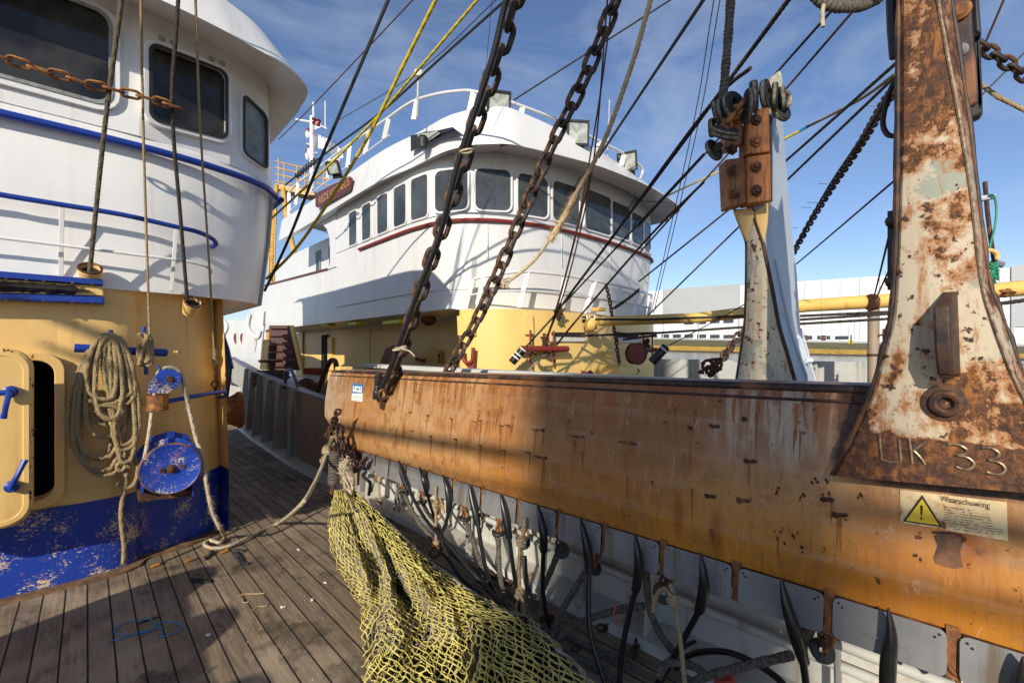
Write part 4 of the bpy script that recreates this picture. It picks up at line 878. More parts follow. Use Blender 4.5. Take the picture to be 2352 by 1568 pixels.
chain_thing('chain', spl([pD(E4(q), 2.6) for q in ((830, 330), (900, 390), (1010, 460), (1110, 530), (1230, 620), (1300, 680), (1600, 930), (1900, 1200))], 5), .082, .052, .0115, 'chain', 'dark chain leaving the frame at the upper right edge', roll=.6)
# heavy chain bundle on a hook at the top edge
b = MB(); random.seed(21)
for k in range(9): b.ribbed(spl([pD((1840 + k * 4, -600), 3.3 + .04 * k), pD((1856 + k * 4, -120), 3.2 + .04 * k), pD((1868 + k * 4, -14 + 3 * (k % 3)), 3.2 + .04 * k), pD((1930, 18 - k * 5), 3.15 + .05 * k), pD((2022 - k * 4, -8), 3.2 + .03 * k), pD((2040 - k * 4, -120), 3.2 + .03 * k), pD((2050 - k * 4, -600), 3.3 + .03 * k)], 8), .035, .03)
t_ = tag(b.build('rope_bundle', M['dusty']), 'dark bundle of rubber clad rope hanging into the top edge', 'rope bundle')
b = MB(); b.rope(spl([pD(q, 3.15) for q in ((1892, 12), (1889, 30), (1890, 62))], 4), .012, .06); tag(b.build('rope_tail', M['ropepale']), 'short pale rope tail under the dark bundle at the top edge', 'rope')
# small fittings right of the post
hk = thing('hook_rod', tuple(pD((2270, 520), 1.9)), 'thin rusty upright rod with a green line looped on it right of the post', 'rod')
b = MB(); b.tube([pD(C5(q), 1.9) for q in ((1408, 742), (1418, 860), (1430, 960), (1448, 1080), (1455, 1140))], .0075, 8); b.build('rod', M['rust'], hk)
b = MB(); b.tube([pD(C5(q), 1.9) for q in ((1375, 815), (1410, 808), (1442, 802))], .012, 8); b.build('stub', M['postpale'], hk)
b = MB(); b.tube(spl([pD(C5(q), 1.88) for q in ((1405, 1028), (1430, 1022), (1455, 1035), (1460, 1058))], 4), .009, 8); b.build('bent_eye', M['cuprust'], hk)
b = MB(); b.tube([pD(C5(q), 1.9) for q in ((1440, 1072), (1478, 1080))], .014, 8); b.build('bolt', M['steel'], hk)
b = MB(); b.tube(spl([pD(C5(q), 1.88) for q in ((1425, 795), (1445, 800), (1455, 850), (1450, 920), (1435, 980), (1425, 1030))], 5), .004, 6); random.seed(4)
for _ in range(9): b.tube(spl([pD(C5((1430 + random.uniform(-20, 35), 1090 + random.uniform(-30, 70))), 1.86 + random.uniform(0, .05)) for _ in range(4)], 5), .004, 5)
tag(b.build('green_line', M['twinegreen']), 'dark green line tangled beside the tall post', 'line')
# black rubber strip on the left of the post
b = MB(); b.tube([pX(q, 1.95) for q in ((2050, -60), (2054, 60), (2060, 130))], .02, 8); tag(b.build('rubber_strip', M['cable']), 'black rubber strip against the left side of the tall post top', 'strip')
b = MB(); b.tube(spl([pX(q, 1.95) for q in ((2066, 185), (2050, 195), (2035, 240), (2028, 285), (2040, 310), (2066, 312))], 5), .008, 8); tag(b.build('rubber_loop', M['cable']), 'thin black hose loop left of the tall post', 'hose')
b = MB(); b.obox(pX((2050, 575), 1.95), (.01, 0, 0), (0, .012, 0), (0, 0, .13)); b.lathe(pX((2046, 510), 1.94), (-1, -1, 0), [(.02, 0), (.02, .03)], 10); b.lathe(pX((2046, 648), 1.94), (-1, -1, 0), [(.02, 0), (.02, .03)], 10)
tag(b.build('clamp_bar', M['cable']), 'black bolted clamp bar on the left edge of the tall post', 'clamp')
# ================================================================== second post with hardwood blocks
P2 = 2.8
p2 = thing('gallows_post', tuple(pD((1800, 885), P2)), 'slender pale post with rusty edges topped by hardwood blocks', 'post')
def d2(q, d=0): return pD(C5(q), P2 + d)
fl = [d2(q) for q in ((388, 1580), (408, 1450), (425, 1330), (431, 1200), (433, 1050), (430, 980), (400, 900), (385, 855))]
fm = [d2(q) for q in ((640, 1580), (600, 1440), (568, 1330), (540, 1180), (515, 1060), (500, 990), (470, 900), (455, 850))]
bk = [d2(q, .35) for q in ((725, 1580), (700, 1500), (680, 1420), (655, 1340), (640, 1120), (612, 850), (590, 600), (578, 400))]
fm2 = [d2(q, .05) for q in ((690, 1580), (650, 1470), (610, 1350), (572, 1180), (548, 1060), (537, 960), (530, 840), (530, 480))]
bl_ = [d2((q[0] + 8, q[1]), .12) for q in ((388, 1580), (408, 1450), (425, 1330), (431, 1200), (433, 1050), (432, 980), (428, 900), (425, 855))]
b = MB(); b.loft([[a, a.lerp(c, .5), c] for a, c in zip(fl, fm)]); b.build('front_plate', M['postlight'], p2)
b = MB(); b.loft([[c, e, g, a] for c, e, g, a in zip(fm, fm2, bk, bl_)]); b.build('side_plate', M['postpale'], p2, 0, 12)
b = MB(); b.tube(spl(fm, 4), .012, 8); b.tube(spl(fl, 4), .007, 8); b.build('rusty_edge', M['rim'], p2)
b = MB(); b.tube(spl([p + RT * .01 for p in fm2[:5]], 4), .008, 8); b.tube(spl([p for p in bk[:4]], 4), .008, 8); b.build('side_weld', M['postpale'], p2)
b = MB(); b.prism([d2(q, .1) for q in ((530, 470), (575, 470), (584, 320), (572, 287), (540, 310), (520, 335))], FW * .04); b.build('top_fin', M['postlight'], p2, .005)
b = MB()
for q in ((385, 858), (540, 825)): pass
b.prism([d2(q, -.02) for q in ((388, 858), (455, 850), (470, 868), (462, 900), (445, 985), (437, 985))], FW * .03); b.prism([d2(q, -.02) for q in ((470, 862), (535, 820), (522, 920), (508, 990), (478, 905))], FW * .03); b.build('flared_collar', M['cuprust'], p2, .004)
def block(quad, dd=-.10, th=.1):
    b = MB(); b.prism([d2(q, dd) for q in quad], FW * th); return b.build('wood_block', M['wood'], p2, .008)
bl = [block(((350, 650), (430, 640), (437, 830), (360, 848))), block(((437, 638), (535, 625), (538, 820), (440, 832)), -.12), block(((345, 610), (418, 590), (425, 440), (370, 470))), block(((434, 632), (534, 620), (527, 432), (490, 440), (440, 495)), -.13)]
for o, qs in zip(bl, ([(385, 695), (388, 790)], [(474, 678), (476, 776)], [(375, 612)], [(474, 490), (472, 578)])):
    for q in qs:
        b = MB(); b.lathe(d2(q, -.135), -FW, [(.034, .0), (.032, .008), (.02, .009), (.019, .02), (.015, .022)], 6); b.build('bolt', M['rust'], o)
b = MB(); b.prism([d2(q, 0) for q in ((428, 640), (440, 640), (444, 832), (434, 832))], FW * .05); b.prism([d2(q, .0) for q in ((533, 470), (541, 480), (541, 822), (536, 822))], FW * .12); b.build('backing_plate', M['cable'], p2)
b = MB()
for q in ((645, 1385), (680, 1470)): b.blob(d2(q, .2), .02, .03, .03, .4)
b.prism([d2(q, .16) for q in ((640, 1385), (662, 1380), (688, 1460), (668, 1475))], FW * .02); b.build('bolted_pad', M['postpale'], p2, .004)
# rubber disc string draped over the blocks
rd = thing('disc_string', tuple(d2((450, 420), -.2)), 'string of black rubber discs draped over the hardwood block post', 'rubber discs')
for q, ax, Rr, th, dd in (((455, 345), (.35, -.9, .1), .062, .034, -.20), ((365, 400), (.65, -.7, .1), .058, .03, -.13), ((312, 418), (.8, -.55, .2), .058, .03, -.10), ((575, 365), (.97, -.25, 0), .078, .026, -.23), ((628, 280), (.9, -.43, .05), .072, .036, -.18), ((730, 262), (.74, -.67, 0), .070, .032, -.12),
                          ((806, 280), (.86, -.5, -.05), .066, .03, -.08), ((866, 298), (.9, -.4, .1), .060, .03, -.03), ((865, 405), (.35, -.9, .25), .055, .03, 0), ((392, 565), (.12, -.62, .78), .062, .022, -.24), ((386, 606), (.15, -.55, .8), .064, .03, -.22), ((288, 735), (.5, -.8, .3), .056, .026, -.14), ((272, 545), (.85, -.5, 0), .046, .03, -.04)):
    A_ = (RT * ax[0] + FW * ax[1] + UP * ax[2]).normalized(); c = pD(E3(q), P2 + dd)
    b = MB(); b.lathe_ring(c, A_, .026, Rr * 1.18, th * 1.15, 28); k = b.build('disc', M['discrub'], rd, .004)
    b = MB(); b.lathe_ring(c, A_, Rr * 1.18 - .012, Rr * 1.18 + .0012, th * .7, 28); b.build('tread', M['tread'], k)
b = MB(); b.torus(pD(E3((905, 300)), P2 - .02), RT * .5 - FW * .85, .042, .014, 18, 7); b.build('broken_ring', M['tread'], rd)
b = MB(); b.chain(spl([d2(q, -.22) for q in ((420, 415), (400, 440), (375, 480), (345, 520), (355, 545))], 5), .075, .046, .013); b.build('link_chain', M['rustor'], rd)
b = MB(); b.ribbed([pD(E3(q), P2 - .15) for q in ((345, 685), (300, 725))], .02, .012); b.build('core_rope', M['dusty'], rd)
b = MB(); b.ribbed(spl([d2(q, -.02) for q in ((337, 410), (350, 270), (362, 120), (371, -30), (385, -450))], 6), .026, .026, 10, .82); tag(b.build('disc_cable', M['dusty']), 'thick ribbed rubber clad cable rising from the disc string', 'cable')
# ================================================================== trawl net and gear under the beam
random.seed(31)
NL = [(150, 632), (118, 740), (114, 830), (130, 930), (165, 1010), (205, 1080), (232, 1140), (276, 1190), (270, 1280), (285, 1380), (280, 1480), (282, 1580), (300, 1680)]
NR = [(232, 622), (330, 700), (430, 800), (520, 882), (600, 950), (700, 1030), (785, 1092), (880, 1152), (975, 1205), (1100, 1245), (1200, 1340), (1310, 1455), (1440, 1600)]
HL = [.42, .36, .28, .18, .12, .08, .06, .06, .06, .06, .08, .10, .12]
HR = [.43, .42, .40, .37, .34, .32, .31, .31, .33, .36, .38, .38, .38]
def lerpl(a, t):
    x = t * (len(a) - 1); i = min(int(x), len(a) - 2); f = x - i
    if isinstance(a[0], tuple): return (a[i][0] + (a[i + 1][0] - a[i][0]) * f, a[i][1] + (a[i + 1][1] - a[i][1]) * f)
    return a[i] + (a[i + 1] - a[i]) * f
ws_ = [(random.uniform(2, 7), random.uniform(2, 9), random.uniform(0, 6.28), random.uniform(.007, .019)) for _ in range(11)]
def net(u, v, dh=0):
    l, r = lerpl(NL, u), lerpl(NR, u); p = (l[0] + (r[0] - l[0]) * v, l[1] + (r[1] - l[1]) * v)
    hh = HL[0] if 0 else lerpl(HL, u) * (1 - v) + lerpl(HR, u) * v
    g = min(1, u * 3); val = .46 - .10 * u
    lobe = math.sin(math.pi * min(1, v / val)) * .10 if v < val else math.sin(math.pi * (v - val) / (1 - val)) * .17
    edge = min(1, v / .08, (1 - v) / .06)
    hh += g * lobe - .05 * (1 - edge) * g + sum(a * math.sin(fu * u * 6 + fv * v * 6 + ph) for fu, fv, ph, a in ws_) * g
    hh = max(hh + dh, .012); return pdk(C6(p), hh)
nt_ = thing('trawl_net', tuple(pdk(C6((500, 1100)), 0)), 'heap of yellow diamond mesh net with grey netting showing, lying along the deck', 'net')
def netting(nm, mat, NU, NV, r, dh, u0=0, u1=1, v0=0, v1=1, jit=.16, miss=0, k_=2):
    P = {}
    for i in range(NU + 1):
        for j in range(NV + 1):
            u = u0 + (u1 - u0) * (i + random.uniform(-jit, jit)) / NU; v = v0 + (v1 - v0) * (j + .5 * (i % 2) + random.uniform(-jit, jit)) / (NV + .5)
            P[i, j] = net(min(max(u, 0), 1), min(max(v, 0), 1), dh + random.uniform(-.008, .008))
    b = MB()
    for i in range(NU):
        for j in range(NV + 1):
            for jj in ((j, j + 1) if i % 2 else (j - 1, j)):
                if (i + 1, jj) not in P or random.random() < miss: continue
                a, c = P[i, j], P[i + 1, jj]
                if (a - c).length > .16: continue
                m = (a + c) / 2 + V((random.uniform(-1, 1), random.uniform(-1, 1), random.uniform(-1.6, .6))) * (a - c).length * .10
                b.tube([a, m, c], [r * 1.5, r, r * 1.5], 5, cap=False)
    return b.build(nm, M[mat], nt_)
netting('yellow_mesh', 'netyel', 50, 22, .0021, .015, jit=.25)
netting('yellow_mesh', 'netyel', 40, 17, .0020, -.03, v0=.02, v1=.97, jit=.32)
netting('grey_mesh', 'netgrey', 90, 30, .0022, -.008, 0, .62, .10, .58, .35); netting('grey_mesh', 'netgrey', 70, 26, .0022, -.03, 0, .8, .06, .66, .45)
netting('dark_mesh', 'netdark', 50, 26, .003, -.07, .1, 1, .05, .98, .35)
b = MB(); b.loft([[net(u / 30, v / 16, -.10 - .03 * math.sin(u * 2.3 + v)) for v in range(1, 16)] for u in range(0, 31)]); b.build('inner_netting', M['netinner'], nt_)
b = MB(); b.rope(spl([net(k / 24, .975 + random.uniform(-.02, .02), .01 + random.uniform(-.015, .015)) for k in range(25)], 4), .006, .05); b.build('edge_rope', M['netgrey'], nt_)
# rubber roll, chains and frayed head of the net at the end of the beam
GX = 1.62; E8c = crop(735, 918.75, .17575)
rr3 = thing('rubber_roll', tuple(pX(E8c((185, 900)), GX)), 'stack of grey rubber discs hanging at the end of the beam', 'rubber roll')
a, c = pX(E8c((190, 670)), GX), pX(E8c((178, 1090)), GX); ax = c - a; Ln = ax.length; pr = [(.01, 0)]; x = 0; random.seed(2)
while x < Ln - .012:
    w = random.choice((.008, .014, .022, .03)); r = random.uniform(.044, .052); pr += [(.038, x), (r - .003, x + .001), (r, x + .004), (r, x + w - .004), (r - .003, x + w - .001)]; x += w + .003
pr.append((.01, x)); b = MB(); b.lathe(a, ax, pr, 22); b.build('discs', M['dusty'], rr3)
b = MB(); b.tube([a - ax * .2, a], .012, 8); b.tube([c, c + ax * .15], .018, 8); b.blob(c + ax * .2, .03, .03, .025); b.build('core', M['rust'], rr3)
b = MB(); b.blob(pX(E8c((160, 1185)), GX), .022, .022, .028, .2); b.build('yellow_clip', M['sign'], rr3)
gp = 'chains gathered at the end of the beam'
for i, (pts, lab) in enumerate((([(240, 130), (200, 230), (170, 330), (110, 460)], 'short rusty chain at the corner of the beam end, running left'), ([(240, 330), (250, 480), (260, 620), (280, 860)], 'rusty chain hanging beside the rubber roll'), ([(270, 350), (300, 500), (320, 650), (320, 800)], 'rusty chain hanging beside the frayed head of the net'), ([(340, 520), (370, 700), (420, 880), (470, 920), (540, 850), (590, 770)], 'rusty chain looping under the first wear plate'))):
    chain_thing('chain', spl([pX(E8c(q), GX + .04 * i) for q in pts], 6), .075, .045, .0105, 'chain' if i else 'rust', lab, gp, roll=.4)
b = MB(); P = spl([pX(E8c(q), GX - .02) for q in ((160, 480), (130, 580), (85, 640), (75, 720), (20, 800))], 6); b.rope(P, .018, .06); b.blob(pX(E8c((95, 660)), GX - .03), .05, .04, .05, .25); b.fuzz(P, .02, 120, .03); tag(b.build('rope_knot', M['ropetan']), 'tan knot tying the deck rope to the chains at the beam end', 'rope')
b = MB(); random.seed(14); P = spl([pX(E8c(q), GX - .02) for q in ((345, 800), (310, 900), (340, 1000), (390, 1080), (400, 1190))], 6)
for _ in range(26): b.rope(spl([p + V((random.gauss(0, .016), random.gauss(0, .02), random.gauss(0, .015))) for p in P[::4]], 5), .007, .03)
b.fuzz(P, .05, 260, .05); tag(b.build('frayed_bundle', M['ropepale']), 'shaggy pale bundle of frayed rope above the yellow net', 'rope')
# ---------------- black hoses with spoon shaped heads clipped to the wear plates
def fade(pts, d0, d1, crp):
    """picture points on a course from depth d0 to depth d1"""
    P = [crp(q) for q in pts]; L_ = [0]
    for a, c in zip(P, P[1:]): L_.append(L_[-1] + math.hypot(c[0] - a[0], c[1] - a[1]))
    return [pD(p, d0 + (d1 - d0) * l / L_[-1]) for p, l in zip(P, L_)]
def dX(p, X): return X / ray(p).x
def dDk(p, h): return depth(pdk(p, h))
HG = 'black electrode hoses hanging from the beam'
def hose(pts, crp, lab, h=.06, mult=1.3, dend=None, size=1.0, w0=.28):
    p0 = crp(pts[0]); d0 = dX(p0, 1.80); pe = crp(pts[-1]); d1 = dend or min(dDk(pe, h), dX(pe, 1.792) * mult if mult < 1.3 else d0 * 1.3)
    Q = [crp(q) for q in pts]; L_ = [0]
    for a, c in zip(Q, Q[1:]): L_.append(L_[-1] + math.hypot(c[0] - a[0], c[1] - a[1]))
    Q2 = []
    for p, l in zip(Q, L_):
        w = max(0, (l / L_[-1] - w0) / (1 - w0)) ** 1.1; Q2.append(pD(p, dX(p, 1.792) * (1 - w) + d1 * w))
    P = resample(spl(Q2, 8), .02); t = thing('electrode_hose', tuple(P[0]), lab, 'hose', HG)
    hl = .24 * size; k = 0; acc = 0
    while k < len(P) - 1 and acc < hl: acc += (P[k + 1] - P[k]).length; k += 1
    rad = []; acc = 0
    for i in range(k + 1):
        s = i / max(k, 1); rad.append(max(.002, .024 * size * (math.sin(math.pi * min(1, s * .88 + .04)) ** .75) * (1 - .25 * s) + .0125 * size * s * s))
    b = MB(); b.tube(P[:k + 1], rad, 12, squash=[.62 + .38 * (i / max(k, 1)) for i in range(k + 1)]); b.build('spoon_head', M['black'], t)
    b = MB(); b.tube(P[k:], .0125 * size, 10); b.build('hose', M['black'], t)
    return t
hose([(215, 402), (228, 430), (243, 475), (262, 520)], C6, 'smallest black electrode, at the far end of the beam', dend=4.0)
hose([(462, 485), (480, 560), (520, 650), (570, 740), (620, 810), (700, 890), (800, 1010), (900, 1120), (990, 1215)], C6, 'black electrode running longest down along the yellow net')
hose([(562, 518), (590, 600), (610, 690), (640, 780), (668, 850)], C6, 'black electrode ending behind the first ribbed rope')
hose([(675, 555), (697, 620), (706, 700), (690, 790), (668, 850), (690, 930), (760, 1050), (870, 1140)], C6, 'black electrode with an S bend behind the tan rope')
hose([(803, 597), (820, 680), (845, 800), (870, 950), (900, 1070), (935, 1150)], C6, 'straight black electrode right of the chain with a flat collar')
hose([(953, 645), (975, 730), (995, 850), (1015, 1000), (1030, 1110), (1040, 1210)], C6, 'straight black electrode just left of the knotted tan rope')
hose([(1132, 697), (1155, 790), (1165, 880), (1160, 1000), (1163, 1150), (1190, 1290)], C6, 'black electrode in front of the steel tube post')
hose([(1340, 760), (1370, 880), (1385, 1000), (1380, 1150), (1387, 1300), (1420, 1440), (1465, 1580)], C6, 'long black electrode reaching the bottom edge right of the net')
hose([(1605, 840), (1625, 960), (1617, 1080), (1580, 1230), (1547, 1400), (1527, 1600)], C6, 'black electrode bowing left beside the vertical ribbed rope')
hose([(487, 935), (505, 1060), (490, 1190), (430, 1310), (360, 1440), (270, 1600)], C7, 'black electrode curling left in front of the looped tan rope')
hose([(880, 1055), (905, 1180), (945, 1320), (985, 1460), (1005, 1600)], C7, 'black electrode on the last shaded plate left of the sunlit ones', mult=1.04, w0=.4)
hose([(1400, 1205), (1415, 1330), (1402, 1450), (1392, 1640)], C7, 'black electrode against the sunlit plate', mult=1.0, w0=.5)
hose([(2058, 1440), (2064, 1520), (2050, 1640)], C7, 'black electrode cut by the right edge of the picture', mult=1.0, w0=.5)
b = MB(); b.tube(spl(fade([(340, 1600), (375, 1490), (440, 1430), (540, 1412), (650, 1425), (780, 1485), (880, 1560), (930, 1640)], 2.35, 1.75, C7), 8), .014, 10); tag(b.build('hose', M['black']), 'loose black hose arching over the deck at the lower right', 'hose')
b = MB(); b.tube(spl([pdk(C6(q), .05) for q in ((1720, 1568), (1760, 1480), (1840, 1400), (1900, 1370))], 6), .015, 10); tag(b.build('hose', M['black']), 'loose black hose lying on the dark deck near the bottom edge', 'hose')
# ---------------- ribbed disc ropes with chains
RG = 'ribbed disc ropes leading to the net'
def ribrope(pts, crp, lab, X0=1.9, h=.06, r=.0175, pitch=.015, d1=None):
    p0 = crp(pts[0]); d0 = dX(p0, X0); d1 = d1 or min(dDk(crp(pts[-1]), h), d0 * 1.25)
    b = MB(); b.ribbed(spl(fade(pts, d0, d1, crp), 8), r, pitch); tag(b.build('ribbed_rope', M['dusty']), lab, 'rope', RG)
ribrope([(490, 655), (520, 720), (560, 790), (610, 850), (700, 960), (790, 1080), (830, 1110)], C6, 'ribbed rope slanting from the first round collar to the net')
ribrope([(575, 690), (600, 740), (650, 800), (665, 840)], C6, 'short ribbed rope below the second round collar', r=.017)
ribrope([(790, 790), (815, 860), (845, 950), (880, 1050), (905, 1130)], C6, 'ribbed rope below the flat collar on the orange chain')
ribrope([(945, 860), (945, 950), (955, 1060), (985, 1200)], C6, 'upright ribbed rope between two straight electrodes')
ribrope([(1068, 950), (1075, 1040), (1090, 1130), (1110, 1220)], C6, 'upright ribbed rope just right of the knotted tan rope')
ribrope([(1230, 945), (1195, 1030), (1160, 1110), (1120, 1210)], C6, 'ribbed rope leaning left under the big ring collar')
ribrope([(1365, 1030), (1310, 1120), (1255, 1210), (1210, 1330)], C6, 'ribbed rope leaning left beside the long electrode')
ribrope([(1650, 1192), (1530, 1210), (1400, 1250), (1290, 1292), (1235, 1355)], C6, 'nearly level ribbed rope with a red and white ribbon', d1=2.45)
ribrope([(1665, 965), (1664, 1080), (1680, 1210), (1730, 1330), (1800, 1420)], C6, 'ribbed rope hanging beside the bowed electrode', d1=2.1)
ribrope([(1055, 1235), (1000, 1330), (975, 1400), (990, 1460)], C7, 'thick ribbed rope beside the sunlit wear plate', d1=1.75, r=.022)
ribrope([(935, 1430), (800, 1462), (650, 1498), (520, 1535), (420, 1580)], C7, 'ribbed rope lying under the arched hose', d1=1.95)
ribrope([(1740, 1460), (1790, 1520), (1840, 1600)], C7, 'ribbed rope at the right bottom corner', d1=1.35, r=.019)
ribrope([(280, 1540), (330, 1470), (440, 1480), (520, 1530)], C7, 'ribbed rope crossing the bottom hoses', X0=1.75, d1=2.1)
CG = 'short rusty chains hanging from the beam seams'
def hang_chain(pts, crp, lab, X=1.93, L_=.055, W_=.034, r=.007, mat='rustor'):
    return chain_thing('chain', spl([pX(crp(q), X) for q in pts], 5), L_, W_, r, mat, lab, CG, roll=.4)
for pts, lab in (([(362, 505), (362, 540)], 'tiny chain above the first tan rope'), ([(478, 570), (484, 630)], 'short chain over the first round collar'), ([(566, 590), (574, 680)], 'short chain over the second round collar'), ([(640, 610), (655, 680), (652, 770)], 'short dark orange chain beside the second tan rope'), ([(777, 655), (776, 710), (782, 780)], 'orange chain with a flat square collar'),
                 ([(943, 715), (946, 790), (943, 850)], 'orange chain above the upright ribbed rope'), ([(1060, 755), (1068, 800), (1078, 850)], 'rusty chain behind the knotted tan rope'), ([(1262, 825), (1258, 880), (1250, 940)], 'rusty chain through the big ring collar'), ([(1440, 885), (1425, 950), (1400, 1010)], 'orange chain slanting right of the long electrode'), ([(1780, 995), (1775, 1050), (1770, 1100)], 'rusty chain above the looped tan rope'), ([(1690, 960), (1680, 985)], 'tiny chain above the hanging ribbed rope')):
    hang_chain(pts, C6, lab)
hang_chain([(1108, 1250), (1100, 1310), (1085, 1390), (1105, 1420)], C7, 'orange chain beside the thick ribbed rope', 1.88)
hang_chain([(1690, 1440), (1730, 1500), (1760, 1560)], C7, 'rusty chain under the rightmost strap', 1.85)
def collar(q, ax, Ro, crp, lab, X=1.92):
    b = MB(); b.lathe_ring(pX(crp(q), X), V(ax), .012, Ro, .022, 22); tag(b.build('rubber_collar', M['discrub'], None, .003), lab, 'collar', 'rubber collars on the chains')
collar((487, 645), (.1, -.2, 1), .042, C6, 'round rubber collar on the first slanting ribbed rope'); collar((574, 688), (.0, .1, 1), .040, C6, 'round rubber collar on the second short chain')
collar((779, 768), (.1, -.1, 1), .042, C6, 'flat rubber collar edge on, on the orange chain'); collar((945, 840), (0, .05, 1), .042, C6, 'rubber collar seen edge on between two straight electrodes')
collar((1068, 885), (-.8, -.5, .3), .040, C6, 'rubber collar behind the knot of the long tan rope'); collar((1253, 925), (-.75, -.6, .2), .042, C6, 'big rubber ring with an orange chain through it')
collar((1412, 1010), (-.3, -.5, .8), .036, C6, 'rubber collar tilted on the slanting chain'); collar((1745, 1130), (-.8, -.4, .3), .048, C6, 'black rubber ring beside the looped tan rope')
collar((1080, 1410), (-.6, -.5, .5), .042, C7, 'worn rubber ring at the foot of the orange chain'); collar((1050, 1255), (.2, -.3, .9), .044, C7, 'rubber ring on top of the thick ribbed rope')
def trope(pts, crp, lab, X=1.84, r=.0085, knots=()):
    b = MB(); P = spl([pX(crp(q), X) for q in pts], 6); b.rope(P, r, .05)
    for k in knots:
        c = pX(crp(k), X - .012)
        for j in range(3): b.torus(c + V((0, random.uniform(-.006, .006), .014 * (j - 1))), (random.uniform(-.3, .3), random.uniform(-.3, .3), 1), .017, .009, 12, 6)
    tag(b.build('tan_rope', M['ropetan']), lab, 'rope', 'tan ropes knotted to the beam')
trope([(362, 520), (364, 600), (368, 690)], C6, 'tan rope hanging from the fourth seam of the far plates', 1.88, .008, [(366, 575), (368, 685)]); trope([(362, 545), (340, 590), (328, 640)], C6, 'loose curved end of tan rope at the far plates', 1.88, .007)
trope([(640, 610), (640, 720), (641, 800), (640, 890)], C6, 'tan rope tied to a rusty ring on the net', 1.80, .0085, [(640, 700), (640, 890)]); trope([(650, 650), (668, 690), (682, 745)], C6, 'loose tan rope end beside the ring rope', 1.83, .0075)
b = MB(); b.torus(pX(C6((634, 930)), 1.74), (-.8, -.4, .2), .035, .010); tag(b.build('ring', M['rustor']), 'rusty ring at the end of the tan rope', 'ring')
trope([(1070, 760), (1068, 830), (1050, 890), (1044, 1000), (1046, 1100), (1046, 1135)], C6, 'long tan rope with a knot in its middle and at its foot', 1.76, .009, [(1050, 880), (1047, 1130)]); trope([(1046, 1140), (1030, 1200), (1040, 1245)], C6, 'left tail of the long knotted tan rope', 1.72, .007); trope([(1050, 1140), (1066, 1180), (1070, 1240)], C6, 'right tail of the long knotted tan rope', 1.72, .007)
trope([(340, 1085), (362, 1150), (372, 1240), (390, 1360), (415, 1600)], C7, 'tan rope running down to the bottom edge from a loop', 1.74, .0085, [(352, 1155)]); trope([(352, 1150), (320, 1112), (290, 1120), (268, 1160), (258, 1220)], C7, 'loop of tan rope bent left under the strap', 1.74, .0085)
random.seed(91)
for i, (pts, lab, rr_) in enumerate((([(1150, 1290), (1260, 1340), (1380, 1390), (1500, 1440), (1620, 1500)], 'ribbed rope lying on the dark wet planks, farther of two', .016), ([(1260, 1420), (1380, 1470), (1480, 1530), (1560, 1600)], 'ribbed rope lying on the dark wet planks, nearer of two', .018), ([(660, 880), (740, 960), (840, 1020), (960, 1110), (1040, 1180)], 'old ribbed rope lying along the foot of the bulwark', .014))):
    b = MB(); b.ribbed(spl([pdk(C6(q), .04 + .02 * random.random()) for q in pts], 8), rr_, .015); tag(b.build('ribbed_rope', M['dusty']), lab, 'rope', RG)
for i, (pts, lab) in enumerate((([(1430, 1300), (1540, 1290), (1620, 1330), (1600, 1420)], 'rusty chain lying in a curve on the dark planks'), ([(860, 1000), (930, 1060), (1000, 1080)], 'rusty chain lying on the planks behind the straight electrodes'))):
    chain_thing('chain', spl([pdk(C6(q), .02) for q in pts], 6), .06, .036, .008, 'chain', lab, 'chains lying on the deck', .4)
for k, y in enumerate(yy[1:11]):
    if k % 2 == 0: continue
    b = MB(); c = V((1.85, y, zt(y) - .165)); b.torus(c, (.3, 1, .1), .022, .007, 14, 6); b.lathe(c + V((0, -.03, .022)), (0, 1, 0), [(.006, 0), (.006, .06)], 8); b.build('seam_shackle', M['rust'], wg)
b = MB()
for q in ((560, 800), (905, 875), (1545, 1155), (1180, 1250), (1330, 1400)):
    for _ in range(3): b.blob(pdk(C6((q[0] + random.uniform(-20, 20), q[1] + random.uniform(-12, 12))), .015), random.uniform(.012, .03), random.uniform(.012, .03), .014, .4)
tag(b.build('rust_flakes', M['rust']), 'lumps of rust scale lying along the waterway under the beam', 'rust scale', None, 'stuff')
b = MB(); random.seed(6)
for q in ((1507, 1205), (1520, 1260)): b.tube(spl([pX(C6((q[0] + random.uniform(-8, 8), q[1] - 25 + k * 18)), 1.72) for k in range(4)], 4), .004, 5)
tag(b.build('ribbon', M['orange']), 'red ribbon tied on the level ribbed rope', 'ribbon')
b = MB(); b.prism([pX(C6(q), 2.2) for q in ((272, 488), (300, 490), (286, 640), (272, 640))], (.02, 0, 0)); b.build('short_tube', M['steel'], bw)
for pts in (((300, 545), (285, 560), (312, 585), (322, 600), (315, 655)), ((468, 540), (455, 620), (440, 725))):
    b = MB(); b.tube(spl([pX(C6(q), 2.12) for q in pts], 5), .016, 10); b.build('tube_post', M['steel' if pts[0][0] > 400 else 'cable'], bw)
b = MB(); b.tube([pX(C7((1040, 1330)), 2.16), pX(C7((1300, 1430)), 2.16), pX(C7((1720, 1590)), 2.16)], .022, 10); b.build('drain_pipe', M['bulwark'], bw)
b = MB(); b.prism([pdk(C7(q), .03) for q in ((550, 1530), (640, 1548), (660, 1600), (560, 1610))], (0, 0, .04)); tag(b.build('red_float', M['orange'], None, .01), 'scrap of red orange plastic at the bottom edge', 'plastic scrap')
b = MB(); b.prism([pX(C7(q), 1.84) for q in ((1236, 1290), (1268, 1300), (1262, 1352), (1230, 1342))], (.02, 0, 0)); tag(b.build('rubber_tag', M['dusty'], None, .005), 'worn rubber stub hanging under the first sunlit plate', 'rubber stub')
